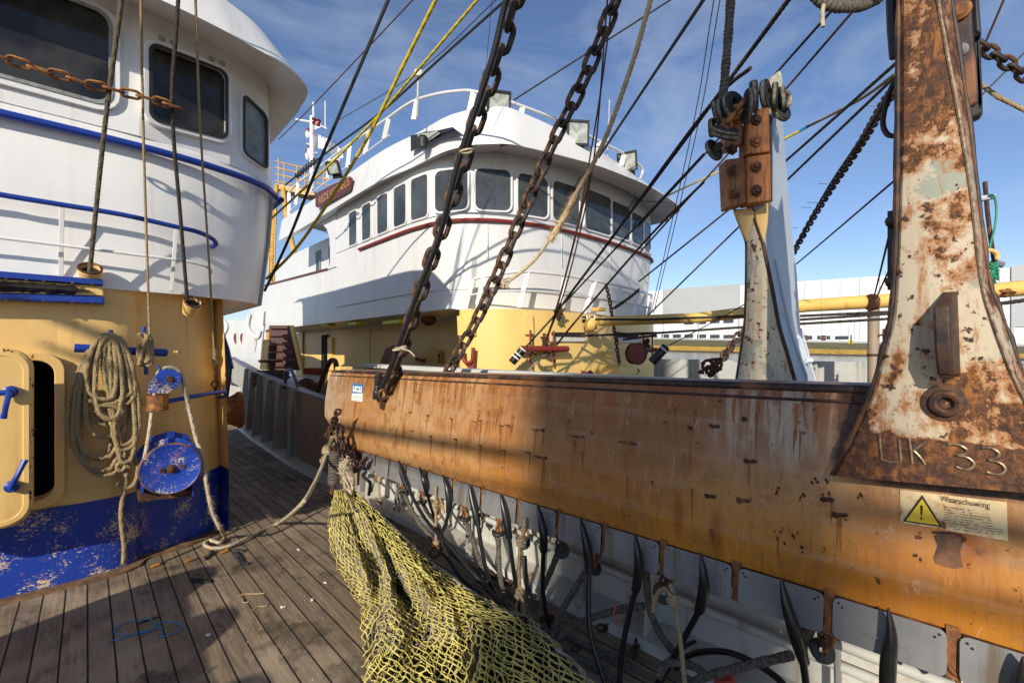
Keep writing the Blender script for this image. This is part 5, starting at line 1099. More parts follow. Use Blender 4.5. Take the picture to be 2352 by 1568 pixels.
# ---------------- the two heavy chains
c1 = [(1330, -480), (1192, -30), (1160, 85), (1118, 210), (1075, 335), (1043, 440), (1008, 545), (972, 650), (942, 745), (912, 835), (893, 885)]
chain_thing('heavy_chain', spl(fade(c1, 2.25, 3.85, ID), 8), .168, .088, .020, 'chain', 'heavy dark chain with a black hose strapped along it, down to the beam', 'heavy lifting chains', .5)
c2 = [(1590, -430), (1428, -30), (1385, 75), (1338, 190), (1275, 318), (1215, 455), (1160, 590), (1100, 725), (1050, 815), (1026, 862)]
chain_thing('heavy_chain', spl(fade(c2, 2.7, 4.0, ID), 8), .165, .088, .0185, 'chain', 'heavy dark chain without hose, dropping behind the beam', 'heavy lifting chains', .35)
b = MB(); hp = spl(fade([(1310, -480), (1172, -30), (1135, 120), (1100, 230), (1052, 375), (1010, 540), (968, 650), (935, 740), (905, 825), (878, 890)], 2.19, 3.72, ID), 8); b.tube(hp, .021, 12); tag(b.build('strapped_hose', M['black']), 'thick black hose strapped along the heavy chain', 'hose')
b = MB(); b.torus(pD((1072, 348), 3.0), (.25, 0, -1), .045, .008); tag(b.build('cable_tie', M['ropepale']), 'upper pale tie holding the hose to the heavy chain', 'tie')
b = MB(); b.torus(pD((918, 800), 3.55), (.3, 0, -1), .05, .008); b.tube(spl([pD((918, 800), 3.5), pD((940, 806), 3.5), pD((952, 818), 3.5)], 4), .006, 6); tag(b.build('cable_tie', M['ropepale']), 'lower pale tie with a loose tail holding the hose to the heavy chain', 'tie')
b = MB(); c = face((885, 925)); b.obox(c + V((.0, 0, .0)), (.05, 0, 0), (0, .012, 0), (0, 0, .05)); b.torus(face((893, 905)) + V((-.05, 0, 0)), (.2, 1, 0), .04, .014); b.build('pad_eye', M['rust'], wg, .004)
b = MB(); b.ribbed([face((885, 868)) + V((-.06, 0, .05)), face((878, 900)) + V((-.05, 0, 0)), face((874, 915)) + V((-.04, 0, 0))], .034, .022); tag(b.build('hose_end', M['cable']), 'ribbed black end of the strapped hose at the beam eye', 'hose end')
# ---------------- litter on the deck
def litter(nm, mb, mat, lab, cat, g=None): tag(mb.build(nm, M[mat]), lab, cat, g)
for q, l in (((1060, 582), 'amber plastic stub on the planks, leftmost of three'), ((1290, 548), 'amber plastic stub on the planks, middle of three'), ((1535, 485), 'amber plastic stub near the rope bend')):
    b = MB(); c = pdk(C8(q), .014); d = V((.9, .35, .0)).normalized(); b.lathe(c - d * .03, d, [(.004, 0), (.009, .008), (.011, .03), (.014, .045), (.014, .058), (.004, .06)], 10); litter('plastic_stub', b, 'amber', l, 'plastic scrap', 'amber plastic stubs')
b = MB(); b.prism([pdk(C8(q), .004) for q in ((1300, 676), (1430, 686), (1442, 704), (1310, 696))], (0, 0, .012)); litter('rubber_strip', b, 'cable', 'black rubber strip lying flat on the lit planks', 'rubber scrap')
b = MB()
for pts in (((1600, 490), (1640, 520), (1655, 560), (1700, 570)), ((1540, 470), (1600, 472), (1670, 482)), ((1610, 520), (1640, 550), (1680, 570))): b.tube(spl([pdk(C8(q), .012) for q in pts], 4), .008, 6)
litter('rubber_scrap', b, 'cable', 'crumpled black rubber scrap by the rope bend', 'rubber scrap')
b = MB(); b.rope(spl([pdk(C8(q), .014) for q in ((1440, 490), (1430, 515), (1400, 530), (1390, 542))], 4), .014, .05); litter('rope_scrap', b, 'ropegrey', 'grey scrap of rope beside the amber stubs', 'rope')
b = MB()
for pts in (((740, 1100), (850, 1078), (950, 1040), (1050, 1015), (1065, 980), (1020, 948), (900, 965), (800, 1005), (785, 1040), (850, 1055), (950, 1045), (1060, 1008), (1110, 965), (1180, 968), (1255, 995), (1250, 1020), (1180, 1050), (1110, 1065), (1095, 1040), (1110, 1008), (1060, 1010), (970, 1055)),): b.tube(spl([pdk(C8(q), .006) for q in pts], 5), .0028, 6)
litter('blue_twine', b, 'twineblue', 'thin bright blue twine lying in loops on the deck', 'twine')
for pts, l in (([(1630, 788), (1680, 775), (1740, 775), (1810, 770)], 'straighter pale and orange twine bit on the planks'), ([(1655, 815), (1670, 835), (1700, 830)], 'curled pale twine bit on the planks'), ([(1730, 885), (1770, 862), (1815, 858), (1838, 842)], 'bent orange twine bit nearest the bottom')):
    b = MB(); b.tube(spl([pdk(C8(q), .006) for q in pts], 4), .004, 6); litter('twine_bit', b, 'ropetan', l, 'twine', 'twine bits on the deck')
random.seed(77); b = MB()
for _ in range(38):
    q = (random.uniform(1100, 2330), random.uniform(500, 1387)); c = pdk(C8(q), .004); s_ = random.uniform(.001, .003); b.blob(c, s_ * random.uniform(.8, 2), s_, .002, .3, 5, 3)
for q in ((2140, 812), (1420, 1050), (2040, 475), (1935, 862), (2220, 700)):
    for _ in range(4): b.blob(pdk(C8((q[0] + random.uniform(-12, 12), q[1] + random.uniform(-8, 8))), .006), random.uniform(.004, .011), random.uniform(.004, .009), .004, .4)
tag(b.build('white_crumbs', M['litter']), 'white shell and paper crumbs scattered over the deck', 'litter', None, 'stuff')
# ---------------- unseen shapes added behind the viewer to shade the deck and the beam
tw = thing('shade_winch', (-2.15, 1.3, -1.6), 'blue winch shape added out of the picture at left to shade the deck', 'winch')  # low caster added to darken the left foreground planks
for y in (.15, .95, 1.75, 2.5):
    b = MB(); b.lathe((-2.15, y - .04, -.93), (0, 1, 0), [(.7, 0), (.72, .02), (.72, .06), (.7, .08)], 40); b.build('flange', M['blue'], tw)
b = MB(); b.lathe((-2.15, .15, -.93), (0, 1, 0), [(.62, 0), (.62, 2.35)], 32); b.build('drum', M['wire'], tw)
b = MB(); b.box((-2.7, 0, -1.62), (-1.6, 2.7, -1.3)); b.build('bed', M['blue'], tw, .02)
ga = thing('shade_tower', (-22, -13, -3), 'pale box on two legs added far behind the viewer to shade the beam', 'blocker')  # added far off so its shadow band on the beam has soft edges
b = MB(); b.box((-22.6, -13.86, 8.6), (-21.6, -12.72, 17.5)); b.build('housing', M['white'], ga, .15)
b = MB(); b.tube([(-22.1, -13.7, -3), (-22.1, -13.7, 8.8)], .2, 16); b.build('leg', M['white'], ga); b = MB(); b.tube([(-22.1, -12.8, -3), (-22.1, -12.8, 8.8)], .2, 16); b.build('leg', M['white'], ga)
b = MB(); b.tube([(-6, 1.0, 3.32), (-6, -9, 3.92)], .042, 12); b.tube([(-6.05, 1.0, 3.13), (-6.05, -9, 3.72)], .022, 8); b.tube([(-6, -9, 3.92), (-6, -9, -1.6)], .08, 12); tag(b.build('shade_derrick', M['boom']), 'unseen yellow boom on a post added behind the viewer for its shadow streaks', 'shade_derrick')  # boom and wire added to streak the beam with thin shadows
# ================================================================== the second ship
E7 = crop(1010.6, 643.1, .21094)
s2 = thing('fishing_trawler', (6.5, 8, -1), 'white fishing trawler with curved wheelhouse windows moored alongside, behind the rusty beam', 'fishing trawler')
pl2 = [(4.19, 18), (4.19, 10.4), (4.17, 8.4), (4.16, 7.5), (4.18, 6.9), (4.30, 6.25), (4.66, 5.78), (5.3, 5.42), (6.2, 5.25), (7.6, 5.24), (8.9, 5.38), (9.65, 5.58), (10.0, 5.95), (10.12, 6.6), (10.15, 8), (10.15, 18)]
def plan(P, n=5): return spl([V((x, y, 0)) for x, y in P], n)
W2 = plan(pl2)
def hit(px, P=None, off=0.0):
    """where the sight line of a picture column meets a plan curve"""
    P = P or W2; r = ray((px, HOR)); best = None
    for a, c in zip(P, P[1:]):
        d = c - a; den = r.x * d.y - r.y * d.x
        if abs(den) < 1e-9: continue
        t = (a.x * d.y - a.y * d.x) / den; u = (a.x * r.y - a.y * r.x) / den
        if t > 0 and -1e-6 <= u <= 1 + 1e-6 and (best is None or t < best[0]): n = V((d.y, -d.x, 0)).normalized(); best = (t, r * t, n if n.dot(r) < 0 else -n)
    if best is None:
        c = min(P, key=lambda p: abs(p.dot(RT) / p.dot(FW) - (px - 1176) / FPX)); best = (c.dot(FW), V((c.x, c.y, 0)), -r.normalized())
    return best
def hz(px, py, P=None):
    h = hit(px, P); return h[1] + UP * ((HOR - py) / FPX * h[0])
up_ = [p for p in W2 if p.y <= 10.5]
b = MB(); b.loft([at(up_, 2.1), at(up_, 3.3)]); b.build('wheelhouse_wall', M['white2'], s2, 0, 20)
low = [V((p.x - (.25 * max(0, (p.x - 7) / 3)), p.y + .12 * (1 if 4.6 < p.x < 9.5 else 0), 0)) for p in W2]
def mixp(A, B, t): return [a.lerp(c, t) for a, c in zip(A, B)]
b = MB(); L1 = [p for p in zip(W2, low) if p[0].y <= 10.9]; A_ = [p[0] for p in L1]; B_ = [p[1] for p in L1]
b.loft([at(B_, .66), at(mixp(B_, A_, .6), 1.5), at(A_, 2.1)]); 
aft = [V((4.197, y, 0)) for y in (9.9, 10.9, 12, 14, 16, 18)]; b.loft([at(aft, .66), at(aft, lambda p: 1.93 + .03 * max(0, p.y - 10.9))]); b.build('lower_wall', M['white2'], s2, 0, 30)
b = MB(); b.tube(at(aft[1:], lambda p: 1.94 + .03 * (p.y - 10.9)), .035, 8); b.build('bulwark_cap', M['board'], s2)
b = MB(); b.loft([at([V((4.19, 10.4, 0)), V((4.25, 10.45, 0)), V((5.0, 10.6, 0)), V((5.0, 18, 0))], .7), at([V((4.19, 10.4, 0)), V((4.25, 10.45, 0)), V((5.0, 10.6, 0)), V((5.0, 18, 0))], 3.2)]); b.build('recessed_wall', M['white2'], s2, 0, 20)
b = MB(); arch = [(10.4, 3.12), (11.5, 3.12), (11.2, 3.05), (10.95, 2.9), (10.8, 2.7), (10.75, 2.4), (10.75, 2.1), (10.8, 1.98), (10.95, 1.93), (10.4, 1.93)]; b.prism([(4.17, y, z) for y, z in arch], (.04, 0, 0)); b.build('arched_opening', M['white2'], s2)
b = MB(); bandp = [p for p in W2 if p.y < 9.3]
b.tube([V((p.x, p.y, 2.115)) + (hit_n if False else V((-.03 if p.x < 5 else .03 if p.x > 9.7 else 0, -.03 if 4.3 < p.x < 9.9 else 0, 0))) for p in bandp], .032, 8); b.build('rub_rail', M['board'] if False else M['red'], s2)
# roof visor
vp = [(640, 553), (700, 520), (760, 483), (851, 428), (900, 404), (944, 386), (1010, 353), (1050, 340), (1085, 333), (1115, 331), (1176, 332), (1255, 349), (1310, 363), (1368, 379), (1430, 402), (1490, 428), (1536, 456), (1562, 484)]
VZ = 3.12; vis2 = [pZ(p, VZ) for p in vp]; vis2 += [V((10.1, 5.6, VZ)), V((10.3, 6.5, VZ)), V((10.35, 18, VZ))]; vis2 = spl(vis2, 3)
def tz(p): 
    k = max(0, min(1, (p.x - 4.6) / 4.5)); return 3.74 - .42 * k
def inw(p, d):
    return V((p.x + (d if p.x < 4.6 else -d if p.x > 9.3 else 0) * (1 if p.x < 4.25 or p.x > 9.3 else .5), p.y + (d if 4.05 < p.x < 9.9 and p.y < 7 else 0), 0))
tp = [inw(p, .10 + .32 * max(0, min(1, (p.x - 4.6) / 4))) for p in vis2]; wl = [inw(p, .62 if p.x > 4.3 else .3) for p in vis2]; rf = [inw(p, 1.3) for p in vis2]
b = MB(); b.loft([at(wl, 3.24), at(vis2, VZ), at([p + V((0, 0, 0)) for p in vis2], VZ + .03), at(mixp([V((p.x, p.y, 0)) for p in vis2], tp, .8), lambda p: VZ + .9 * (tz(p) - VZ)), at(tp, tz), at(rf, lambda p: 3.6)])
b.build('roof_visor', M['white2'], s2, 0, 35)
b = MB(); b.loft([at(rf, 3.58), [V((7, max(7, p.y), 3.62)) for p in rf]]); b.build('roof', M['white2'], s2)
b = MB(); b.tube([V((p.x, p.y - .012, 1.0)) + V((-.012 if p.x < 4.3 else 0, 0, 0)) for p in mixp(B_, A_, .28)], .009, 5); b.tube(at([p + V((-.01 if p.x < 4.3 else 0, -.008, 0)) for p in up_], 2.24), .007, 5); b.build('weld_seam', M['white2'], s2)
for px in (735, 905, 1120, 1290, 1400):
    h = hit(px); b = MB(); b.tube([h[1] + h[2] * .004 + UP * 1.5, h[1] + h[2] * .004 + UP * 2.2], .006, 5); b.build('weld_seam', M['white2'], s2)
# windows
def win(x0, x1, yt, yb, r=.1, dy=0):
    a = hit(x0); c = hit(x1); P0, P1 = a[1], c[1]; nn = V((P1.y - P0.y, -(P1.x - P0.x), 0)).normalized()
    if nn.dot(ray(((x0 + x1) / 2, HOR))) > 0: nn = -nn
    z = lambda h, y: (HOR - y) / FPX * h[0]
    md = hit((x0 + x1) / 2)[1]; sg_ = max(0, (md - (P0 + P1) / 2).dot(nn)); P0 = P0 + nn * (sg_ + .004); P1 = P1 + nn * (sg_ + .004)
    m = (a[0] + c[0]) / 2; zl = (HOR - yb) / FPX * m; zh = (HOR - yt) / FPX * m
    wd = (P1 - P0).length; rr_ = min(r, wd * .3)
    return panel(s2, 'window_frame', P0, P1, zl, zl, zh, zh, rr_, .035, M['white2'], M['glass2'], nn, .022)
for a in ((1003, 1077, 393, 486), (1092, 1172, 391, 484), (1188, 1256, 405, 497), (1268, 1328, 424, 513), (1342, 1402, 445, 534), (1403, 1445, 470, 547), (1449, 1475, 493, 562), (1478, 1491, 512, 580)): win(*a)
for cx, z0 in ((812, 0), (843, 0), (880, 0), (920, 0), (965, 0)):
    w_ = {812: 9, 843: 10, 880: 12, 920: 14, 965: 19}[cx]; h = hit(cx); yt = HOR - 2.98 * FPX / h[0]; yb = HOR - 2.27 * FPX / h[0]; win(cx - w_, cx + w_, yt, yb, .07)
for Y in (11.6, 12.5, 13.5): panel(s2, 'window_frame', (5.0, Y + .45, 0), (5.0, Y, 0), 2.25, 2.25, 2.95, 2.95, .08, .03, M['white2'], M['glass2'], (-1, 0, 0), .02)
# ochre lower house
yp = plan([(5.7, 18), (5.7, 9), (5.65, 7.6), (5.1, 6.9), (4.42, 6.0), (4.36, 5.78), (4.55, 5.45), (4.95, 5.16), (5.9, 4.98), (7.4, 4.98), (8.8, 5.15), (9.6, 5.5), (9.85, 6.1), (9.9, 7.5), (9.9, 14)])
b = MB(); b.loft([at(yp, -1.3), at(yp, .65)]); b.loft([at(yp, .65), [V((7, max(p.y, 7), .66)) for p in yp]]); b.build('lower_house', M['yellow2'], s2, 0, 30)
b = MB(); b.loft([at([V((4.19, y, 0)) for y in (5.9, 8, 12, 18)], .665), at([V((5.9, y, 0)) for y in (6.6, 8, 12, 18)], .668)]); b.build('overhang_underside', M['white2'], s2)
b = MB(); b.loft([[V((x, y, -.95)) for x in (2.95, 11)] for y in (-8, 0, 6, 18)]); b.build('deck_plate', M['deckred'], s2); b = MB(); b.loft([[V((2.92, y, z)) for z in (-3.4, -.22)] for y in (-8, 0, 6.25)]); b.loft([[V((2.92, y, z)) for z in (-3.4, -.96)] for y in (6.25, 22)]); b.build('hull', M['bulwark'], s2)
b = MB(); b.loft([[V((11.05, y, z)) for z in (-3, -.25)] for y in (-8, 0, 6, 18)]); b.loft([[V((11.05, y, -.25)), V((11.05, y, -.22)), V((11.2, y, -.22))] for y in (-8, 0, 6, 18)]); b.build('far_bulwark', M['grey'], s2)
b = MB(); b.box((2.86, -8, -.24), (3.04, 6.3, -.19)); b.build('rail_cap', M['whitedull'], s2, .006)
b = MB(); b.loft([[pD(q, d) for q, d in (((515, 735), 16), (590, 735) and ((585, 735), 13.5), ((612, 745), 12.6))], [pD((520, 790), 15.8), pD((575, 805), 13.6), pD((600, 815), 12.6)], [pD((535, 830), 15.4), pD((580, 855), 13.4), pD((604, 868), 12.6)]]); hp2 = b.build('hull_plating', M['white2'], s2)
for cx in (542, 557):
    b = MB(); b.prism([pD((cx + 5.5 * math.cos(k * .524) - 3 * math.sin(k * .524) * .5, 778 - 13 * math.sin(k * .524)), 15.75 - (cx - 515) / 97 * 3.4) for k in range(12)], FW * .1); o = b.build('oval_port', M['board'], s2)
b = MB(); b.tube(spl([pD(q, 12.2) for q in ((574, 722), (570, 748), (578, 765), (592, 775), (598, 760))], 5), .06, 8); b.build('grab_pipe', M['white2'], s2); b = MB(); b.tube(spl([pD(q, 12.2) for q in ((514, 735), (522, 750), (514, 770))], 5), .05, 8); b.build('grab_pipe', M['white2'], s2)
b = MB(); b.prism([pD(q, 12.2) for q in ((588, 715), (606, 715), (604, 748), (590, 745))], FW * .1); b.build('bracket', M['whitedull'], s2)
# stairs in the shaded side deck
st = []
b = MB(); b.prism([pD(q, 11.6) for q in ((618, 747), (668, 747), (690, 850), (618, 850))], FW * .05); b.build('stair_back', M['deckred'], s2)
for i in range(6):
    y = 756 + i * 17.5; b = MB(); b.obox(pD((646 + i * 2, y), 11.2), RT * (.26 + .012 * i), FW * .12, UP * .02); b.build('stair_tread', M['red'], s2)
b = MB(); b.prism([pD(q, 11.1) for q in ((664, 747), (672, 747), (696, 850), (688, 850))], FW * .08); b.build('stair_side', M['yellow2'], s2)
b = MB(); b.prism([pX(q, 5.64) for q in ((752, 775), (762, 775), (762, 850), (752, 850))], (.06, 0, 0)); b.build('door_post', M['yellow2'], s2); b = MB(); b.prism([pX(q, 5.64) for q in ((690, 745), (694, 745), (694, 860), (690, 860))], (.05, 0, 0)); b.build('door_post', M['yellow2'], s2)
b = MB(); b.prism([pX(q, 5.65) for q in ((738, 770), (752, 768), (752, 852), (738, 856))], (.04, 0, 0)); b.build('open_doorway', M['dark'], s2)
b = MB(); b.tube(spl([pX(q, 5.63) for q in ((850, 855), (850, 762), (854, 758), (882, 758))], 3), .012, 6); b.build('door_seam', M['scaff'], s2)
for q, w in (((755, 741), 14), ((818, 738), 18), ((907, 734), 24)):
    b = MB(); c = pX(q, 4.4) - UP * .05; b.obox(c, (.1, 0, 0), (0, .014 * w, 0), (0, 0, .04)); b.build('deck_lamp', M['limelamp'], s2, .015)
b = MB(); b.lathe(pX((985, 733), 4.7) , (0, 0, -1), [(.12, -.05), (.14, 0), (.14, .06), (.05, .12)], 16); b.build('vent_cap', M['rust'], s2)
b = MB(); b.prism([pX(q, 5.0) for q in ((872, 835), (885, 800), (908, 790), (912, 815), (905, 850), (876, 850))], (.1, 0, 0)); tag(b.build('red_buoy_box', M['red'], None, .01), 'dark red faceted box hanging on the shaded ochre wall', 'box')
# curved opening in the visor front with a lamp in it
fo = [C3(q) for q in ((757, 352), (830, 332), (890, 326), (962, 309), (1010, 345), (900, 362), (820, 388), (758, 428))]
FP = [V((p.x, p.y, 0)) for p in vis2]
b = MB(); b.prism([hz(x, y, FP) * .985 for x, y in fo], FW * .02); b.build('visor_opening', M['cable'], s2)
b = MB(); b.prism([hz(*C3(q), FP) * .975 for q in ((790, 345), (890, 328), (900, 340), (850, 372), (800, 392))], FW * .02); b.build('opening_view', M['lens'], s2)
b = MB(); c = hz(*C3((818, 385)), FP) * .965; b.lathe(c, (0, 0, 1), [(.07, -.08), (.08, 0), (.09, .06), (.06, .1)], 14); b.build('search_lamp', M['cable'], s2)
# name board
nbm = thing('name_board', tuple(pX((770, 441), 3.9)), 'dark red varnished name board with gilt letters on the trawler roof edge', 'sign')
q4 = [(728, 452), (732, 443), (806, 406), (811, 410), (808, 436), (805, 440), (732, 478), (728, 474)]
b = MB(); b.prism([pX(q, 3.93) for q in q4], (-.04, 0, 0)); b.build('board', M['board'], nbm, .008)
o = pX((733, 469), 3.885); u = pX((803, 433), 3.885) - o; h = (pX((733, 452), 3.885) - o).length; text_to('lettering', 'RIEDE KORNELIS', M['gold'], nbm, o, V((0, u.y, u.z * .0)), UP, h, u.length)
# railings
def railing(nm, pts, r, mt, par): b = MB(); b.tube(spl(pts, 5), r, 8); return b.build(nm, M[mt], par)
RP = [V((inw(p, .28).x, inw(p, .28).y, 0)) for p in vis2]
ra = thing('roof_railing', tuple(hz(1100, 290, RP)), 'white pipe railing round the trawler wheelhouse roof', 'railing')
top_ = [(640, 452), (654, 442), (685, 419), (719, 395), (760, 363), (804, 331), (850, 300), (893, 270), (925, 247), (958, 229), (1010, 215), (1057, 209), (1086, 210), (1140, 224), (1201, 245), (1293, 281), (1377, 325), (1433, 353), (1466, 377), (1476, 393), (1470, 412)]
railing('top_rail', [hz(x, y, RP) for x, y in top_], .026, 'white2', ra)
railing('middle_rail', [hz(x, y, RP) for x, y in ((640, 500), (660, 488), (700, 455), (740, 425), (800, 380), (848, 345), (895, 310))], .014, 'white2', ra)
for (x0, y0), (x1, y1) in (((1088, 212), (1076, 268)), ((1201, 245), (1190, 292)), ((1293, 281), (1284, 318)), ((1377, 325), (1370, 362)), ((1433, 353), (1425, 392)), ((958, 229), (950, 275)), ((893, 271), (882, 320)), ((848, 301), (838, 355)), ((804, 332), (798, 385)), ((760, 363), (752, 410)), ((719, 395), (712, 440)), ((685, 419), (679, 470)), ((654, 442), (650, 495))):
    a, c = hz(x0, y0, RP), hz(x1, y1, RP); b = MB(); b.obox((a + c) / 2, RT * .045, FW * .012, (c - a) / 2); b.build('stanchion', M['white2'], ra)
YP = [V((p.x, p.y - .0, 0)) for p in plan([(4.40, 6.1), (4.42, 5.85), (4.62, 5.5), (5.0, 5.22), (5.9, 5.05), (7.4, 5.05), (8.8, 5.2), (9.55, 5.5), (9.8, 6.0), (9.85, 7), (9.85, 9)])]
rb = thing('foredeck_railing', tuple(hz(1250, 700, YP)), 'white railing along the top of the ochre house below the bridge windows', 'railing')
railing('top_rail', [hz(x, y, YP) for x, y in ((1089, 640), (1150, 629), (1210, 624), (1300, 633), (1370, 646), (1425, 657), (1470, 669), (1503, 678))], .024, 'white2', rb)
railing('middle_rail', [hz(x, y, YP) for x, y in ((1078, 678), (1130, 670), (1200, 668), (1290, 673), (1370, 683), (1430, 694), (1492, 706))], .016, 'white2', rb)
for (x0, y0), (x1, y1) in (((1086, 640), (1072, 698)), ((1110, 636), (1096, 699)), ((1212, 624), (1192, 706)), ((1296, 633), (1284, 715)), ((1366, 646), (1340, 722)), ((1426, 657), (1404, 722)), ((1468, 669), (1450, 724)), ((1485, 673), (1462, 726)), ((1502, 678), (1488, 728))):
    a, c = hz(x0, y0, YP), hz(x1, y1, YP); b = MB(); b.obox((a + c) / 2, RT * .035, FW * .012, (c - a) / 2); b.build('stanchion', M['white2'], rb)
# floodlights
def flood(q, w, h, d, yaw, lab, tilt=.25):
    c = pD(q, d); t = thing('floodlight', tuple(c), lab, 'floodlight', 'floodlights on the trawler roof'); f = (-FW * math.cos(yaw) + RT * math.sin(yaw)) * math.cos(tilt) - UP * math.sin(tilt); f.normalize(); s = f.cross(UP).normalized(); u = s.cross(f).normalized()
    if u.z < 0: u = -u
    w *= d / FPX / 2; h *= d / FPX / 2
    def sq(k, o): return [c + s * (w * k * i) + u * (h * k * j) + f * o for i, j in ((-1, -1), (1, -1), (1, 1), (-1, 1))]
    b = MB(); b.loft([sq(.55, -w * .9), sq(.97, -.02), sq(1.03, 0), sq(1.03, .03)], True); b.f.append((3, 2, 1, 0)); n = len(b.v) - 4; b.ring(sq(1.03, .03), sq(.86, .03), f * .01); b.build('housing', M['cable'], t)
    b = MB(); b.prism(sq(.88, .012), f * .006); b.build('lamp_glass', M['lens'], t)
    b = MB(); b.obox(c - u * (h * 1.35) - f * w * .4, s * (w * .55), f * (w * .4), u * (h * .38)); b.build('bracket', M['dark'], t)
flood((1145, 238), 54, 52, 7.0, .25, 'floodlight beside the heavy chain at the middle of the trawler roof'); flood((1327, 306), 50, 54, 7.6, .1, 'second floodlight on the trawler roof, above the bridge windows', .1); flood((1441, 372), 44, 42, 8.6, -.5, 'rightmost floodlight on the trawler roof'); flood((766, 385), 32, 28, 9.6, -.3, 'leftmost floodlight on the trawler roof, above the name board', .45)
b = MB(); c = pD((765, 372), 9.7); b.blob(c + RT * .08, .1, .12, .1, .05, 14, 8); tag(b.build('dome_light', M['white2']), 'small white dome behind the leftmost floodlight', 'dome')
an = thing('gps_antenna', tuple(pD((962, 220), 7.3)), 'white mushroom antenna on a thin pole above the railing', 'antenna')
b = MB(); b.tube([pD((958, 270), 7.3), pD((961, 175), 7.3)], .018, 8); b.build('pole', M['grey'], an); b = MB(); b.lathe(pD((962, 174), 7.3), UP, [(.03, -.05), (.07, -.03), (.085, .02), (.07, .07), (.02, .10)], 18); b.build('dome', M['white2'], an)
b = MB(); b.lathe(pD((1409, 384), 8.4), UP, [(.05, -.1), (.05, -.05), (.06, -.04), (.035, .1), (.03, .13)], 14); tag(b.build('small_antenna', M['white2']), 'small white cone antenna left of the rightmost floodlight', 'antenna')
b = MB(); b.tube([pD((1394, 395), 8.4), pD((1400, 230), 8.4)], .012, 6); tag(b.build('whip_antenna', M['grey']), 'thin whip antenna rising behind the tan rope', 'antenna')
# wipers
for (a, c) in (((1322, 410), (1300, 452)), ((1330, 408), (1312, 450)), ((1448, 455), (1420, 500)), ((1455, 455), (1430, 490)), ((1488, 478), (1455, 525)), ((1490, 480), (1462, 520))):
    b = MB(); k = hit(a[0]); A1 = hz(*a) + k[2] * .12; C_ = hz(*c) + hit(c[0])[2] * .10; b.tube([A1, C_], .010, 5); b.build('wiper', M['cable'], s2)
# deck fittings on the ochre front
def fit(q, off=.05): h = hit(q[0], yp); return h[1] + UP * ((HOR - q[1]) / FPX * h[0]) + h[2] * off
def fitn(x): return hit(x, yp)[2]
for x0, x1, y in ((830, 1320, 750), (2125, 2350, 760)):
    c1_ = E7((x0, y)); c2_ = E7((x1, y)); t = thing('belaying_cleat', tuple(fit(c1_, .15)), 'oxide red belaying bar with upright pins on the ochre front, ' + ('under the left slot' if x0 < 1000 else 'at its right end'), 'cleat')
    b = MB(); b.tube([fit(c1_, .15), fit(((c1_[0] + c2_[0]) / 2, c1_[1]), .17), fit(c2_, .15) if x0 < 1000 else pD(c2_, depth(fit(c1_, .15)) + .1)], .05, 12); b.build('bar', M['red'], t)
    for x in ((985, 1240) if x0 < 1000 else (2215, 2312)):
        b = MB(); p = E7((x, 740)); hh = fit((min(p[0], 1478), p[1]), .17); hh = pD(p, depth(hh)); b.tube([hh + UP * .28, hh - UP * .28], .017, 8); b.build('pin', M['red'], t)
for k in (0, 1):
    b = MB(); q = [E7(p) for p in (((1212, 568), (1568, 570), (1572, 660), (1212, 658)), ((1920, 562), (2150, 590), (2150, 685), (1925, 672)))[k]]; b.prism([fit(p, .005) for p in q], fitn(q[0][0]) * .02); sl_ = b.build('cable_slot', M['dark'], s2)
    b = MB(); b.prism([fit(E7(p), .03) for p in (((1195, 605), (1240, 620), (1568, 625), (1572, 668), (1190, 668)), ((1920, 625), (2150, 640), (2150, 688), (1925, 675)))[k]], fitn(q[0][0]) * .02); b.build('worn_lip', M['whitedull'], sl_)
hk2 = MB(); hk2.tube(spl([fit(E7(q), .12) for q in ((292, 765), (298, 840), (318, 890), (355, 898), (385, 870), (392, 800), (395, 735))], 5), .03, 10); hk2.prism([fit(E7(q), .08) for q in ((310, 890), (400, 895), (392, 1005), (352, 1005))], fitn(1085) * .03); tag(hk2.build('red_hook', M['red']), 'oxide red open hook welded on the ochre front', 'hook')
b = MB()
for q in ((905, 380), (215, 390), (300, 390)):
    x, y = q; b.prism([fit(E7(p), .0) for p in ((x, y), (x + 95, y + 5), (x + 105, y + 220), (x + 10, y + 215))], fitn(E7(q)[0]) * .05)
b.build('bracket_box', M['yellow2'], s2, .008)
b = MB(); b.prism([fit(E7(p), .0) for p in ((1252, 865), (1610, 865), (1620, 1040), (1252, 1040))], fitn(1310) * .04); b.build('hatch_plate', M['yellow2'], s2, .006)
b = MB(); b.prism([fit(E7(p), .0) for p in ((1650, 302), (1730, 302), (1735, 345), (1655, 342))], fitn(1360) * .15); b.build('lug', M['boom'], s2, .01)
b = MB(); b.prism([fit(E7(p), .04) for p in ((0, 770), (45, 770), (45, 905), (0, 905))], fitn(1012) * .01); b.build('key_recess', M['scaff'], s2)
b = MB(); b.tube([fit(E7(p), .07) for p in ((16, 820), (14, 905))], .014, 6); b.blob(fit(E7((16, 818)), .07), .03, .03, .03, .1); b.build('lever', M['red'], s2)
sv = thing('snatch_block', tuple(fit(E7((1930, 800)), .2)), 'round oxide red snatch block on a bracket at the right of the ochre front', 'block')
c = fit(E7((1940, 800)), .35); b = MB(); b.lathe(c + FW * .12, -FW + RT * .5, [(.2, 0), (.15, .05), (.2, .1), (.21, .13), (.2, .16), (.06, .17)], 24); b.build('sheave', M['rust'], sv)
b = MB(); b.lathe(c - FW * .06, -FW + RT * .35, [(.02, 0), (.18, 0), (.185, .02), (.03, .03)], 24); b.build('cheek_plate', M['red'], sv)
b = MB(); b.prism([fit(E7(p), .0) for p in ((1710, 1020), (1780, 930), (1960, 930), (1985, 1000), (1890, 1040))], fitn(1400) * .35); b.build('bracket', M['yellow2'], sv, .01)
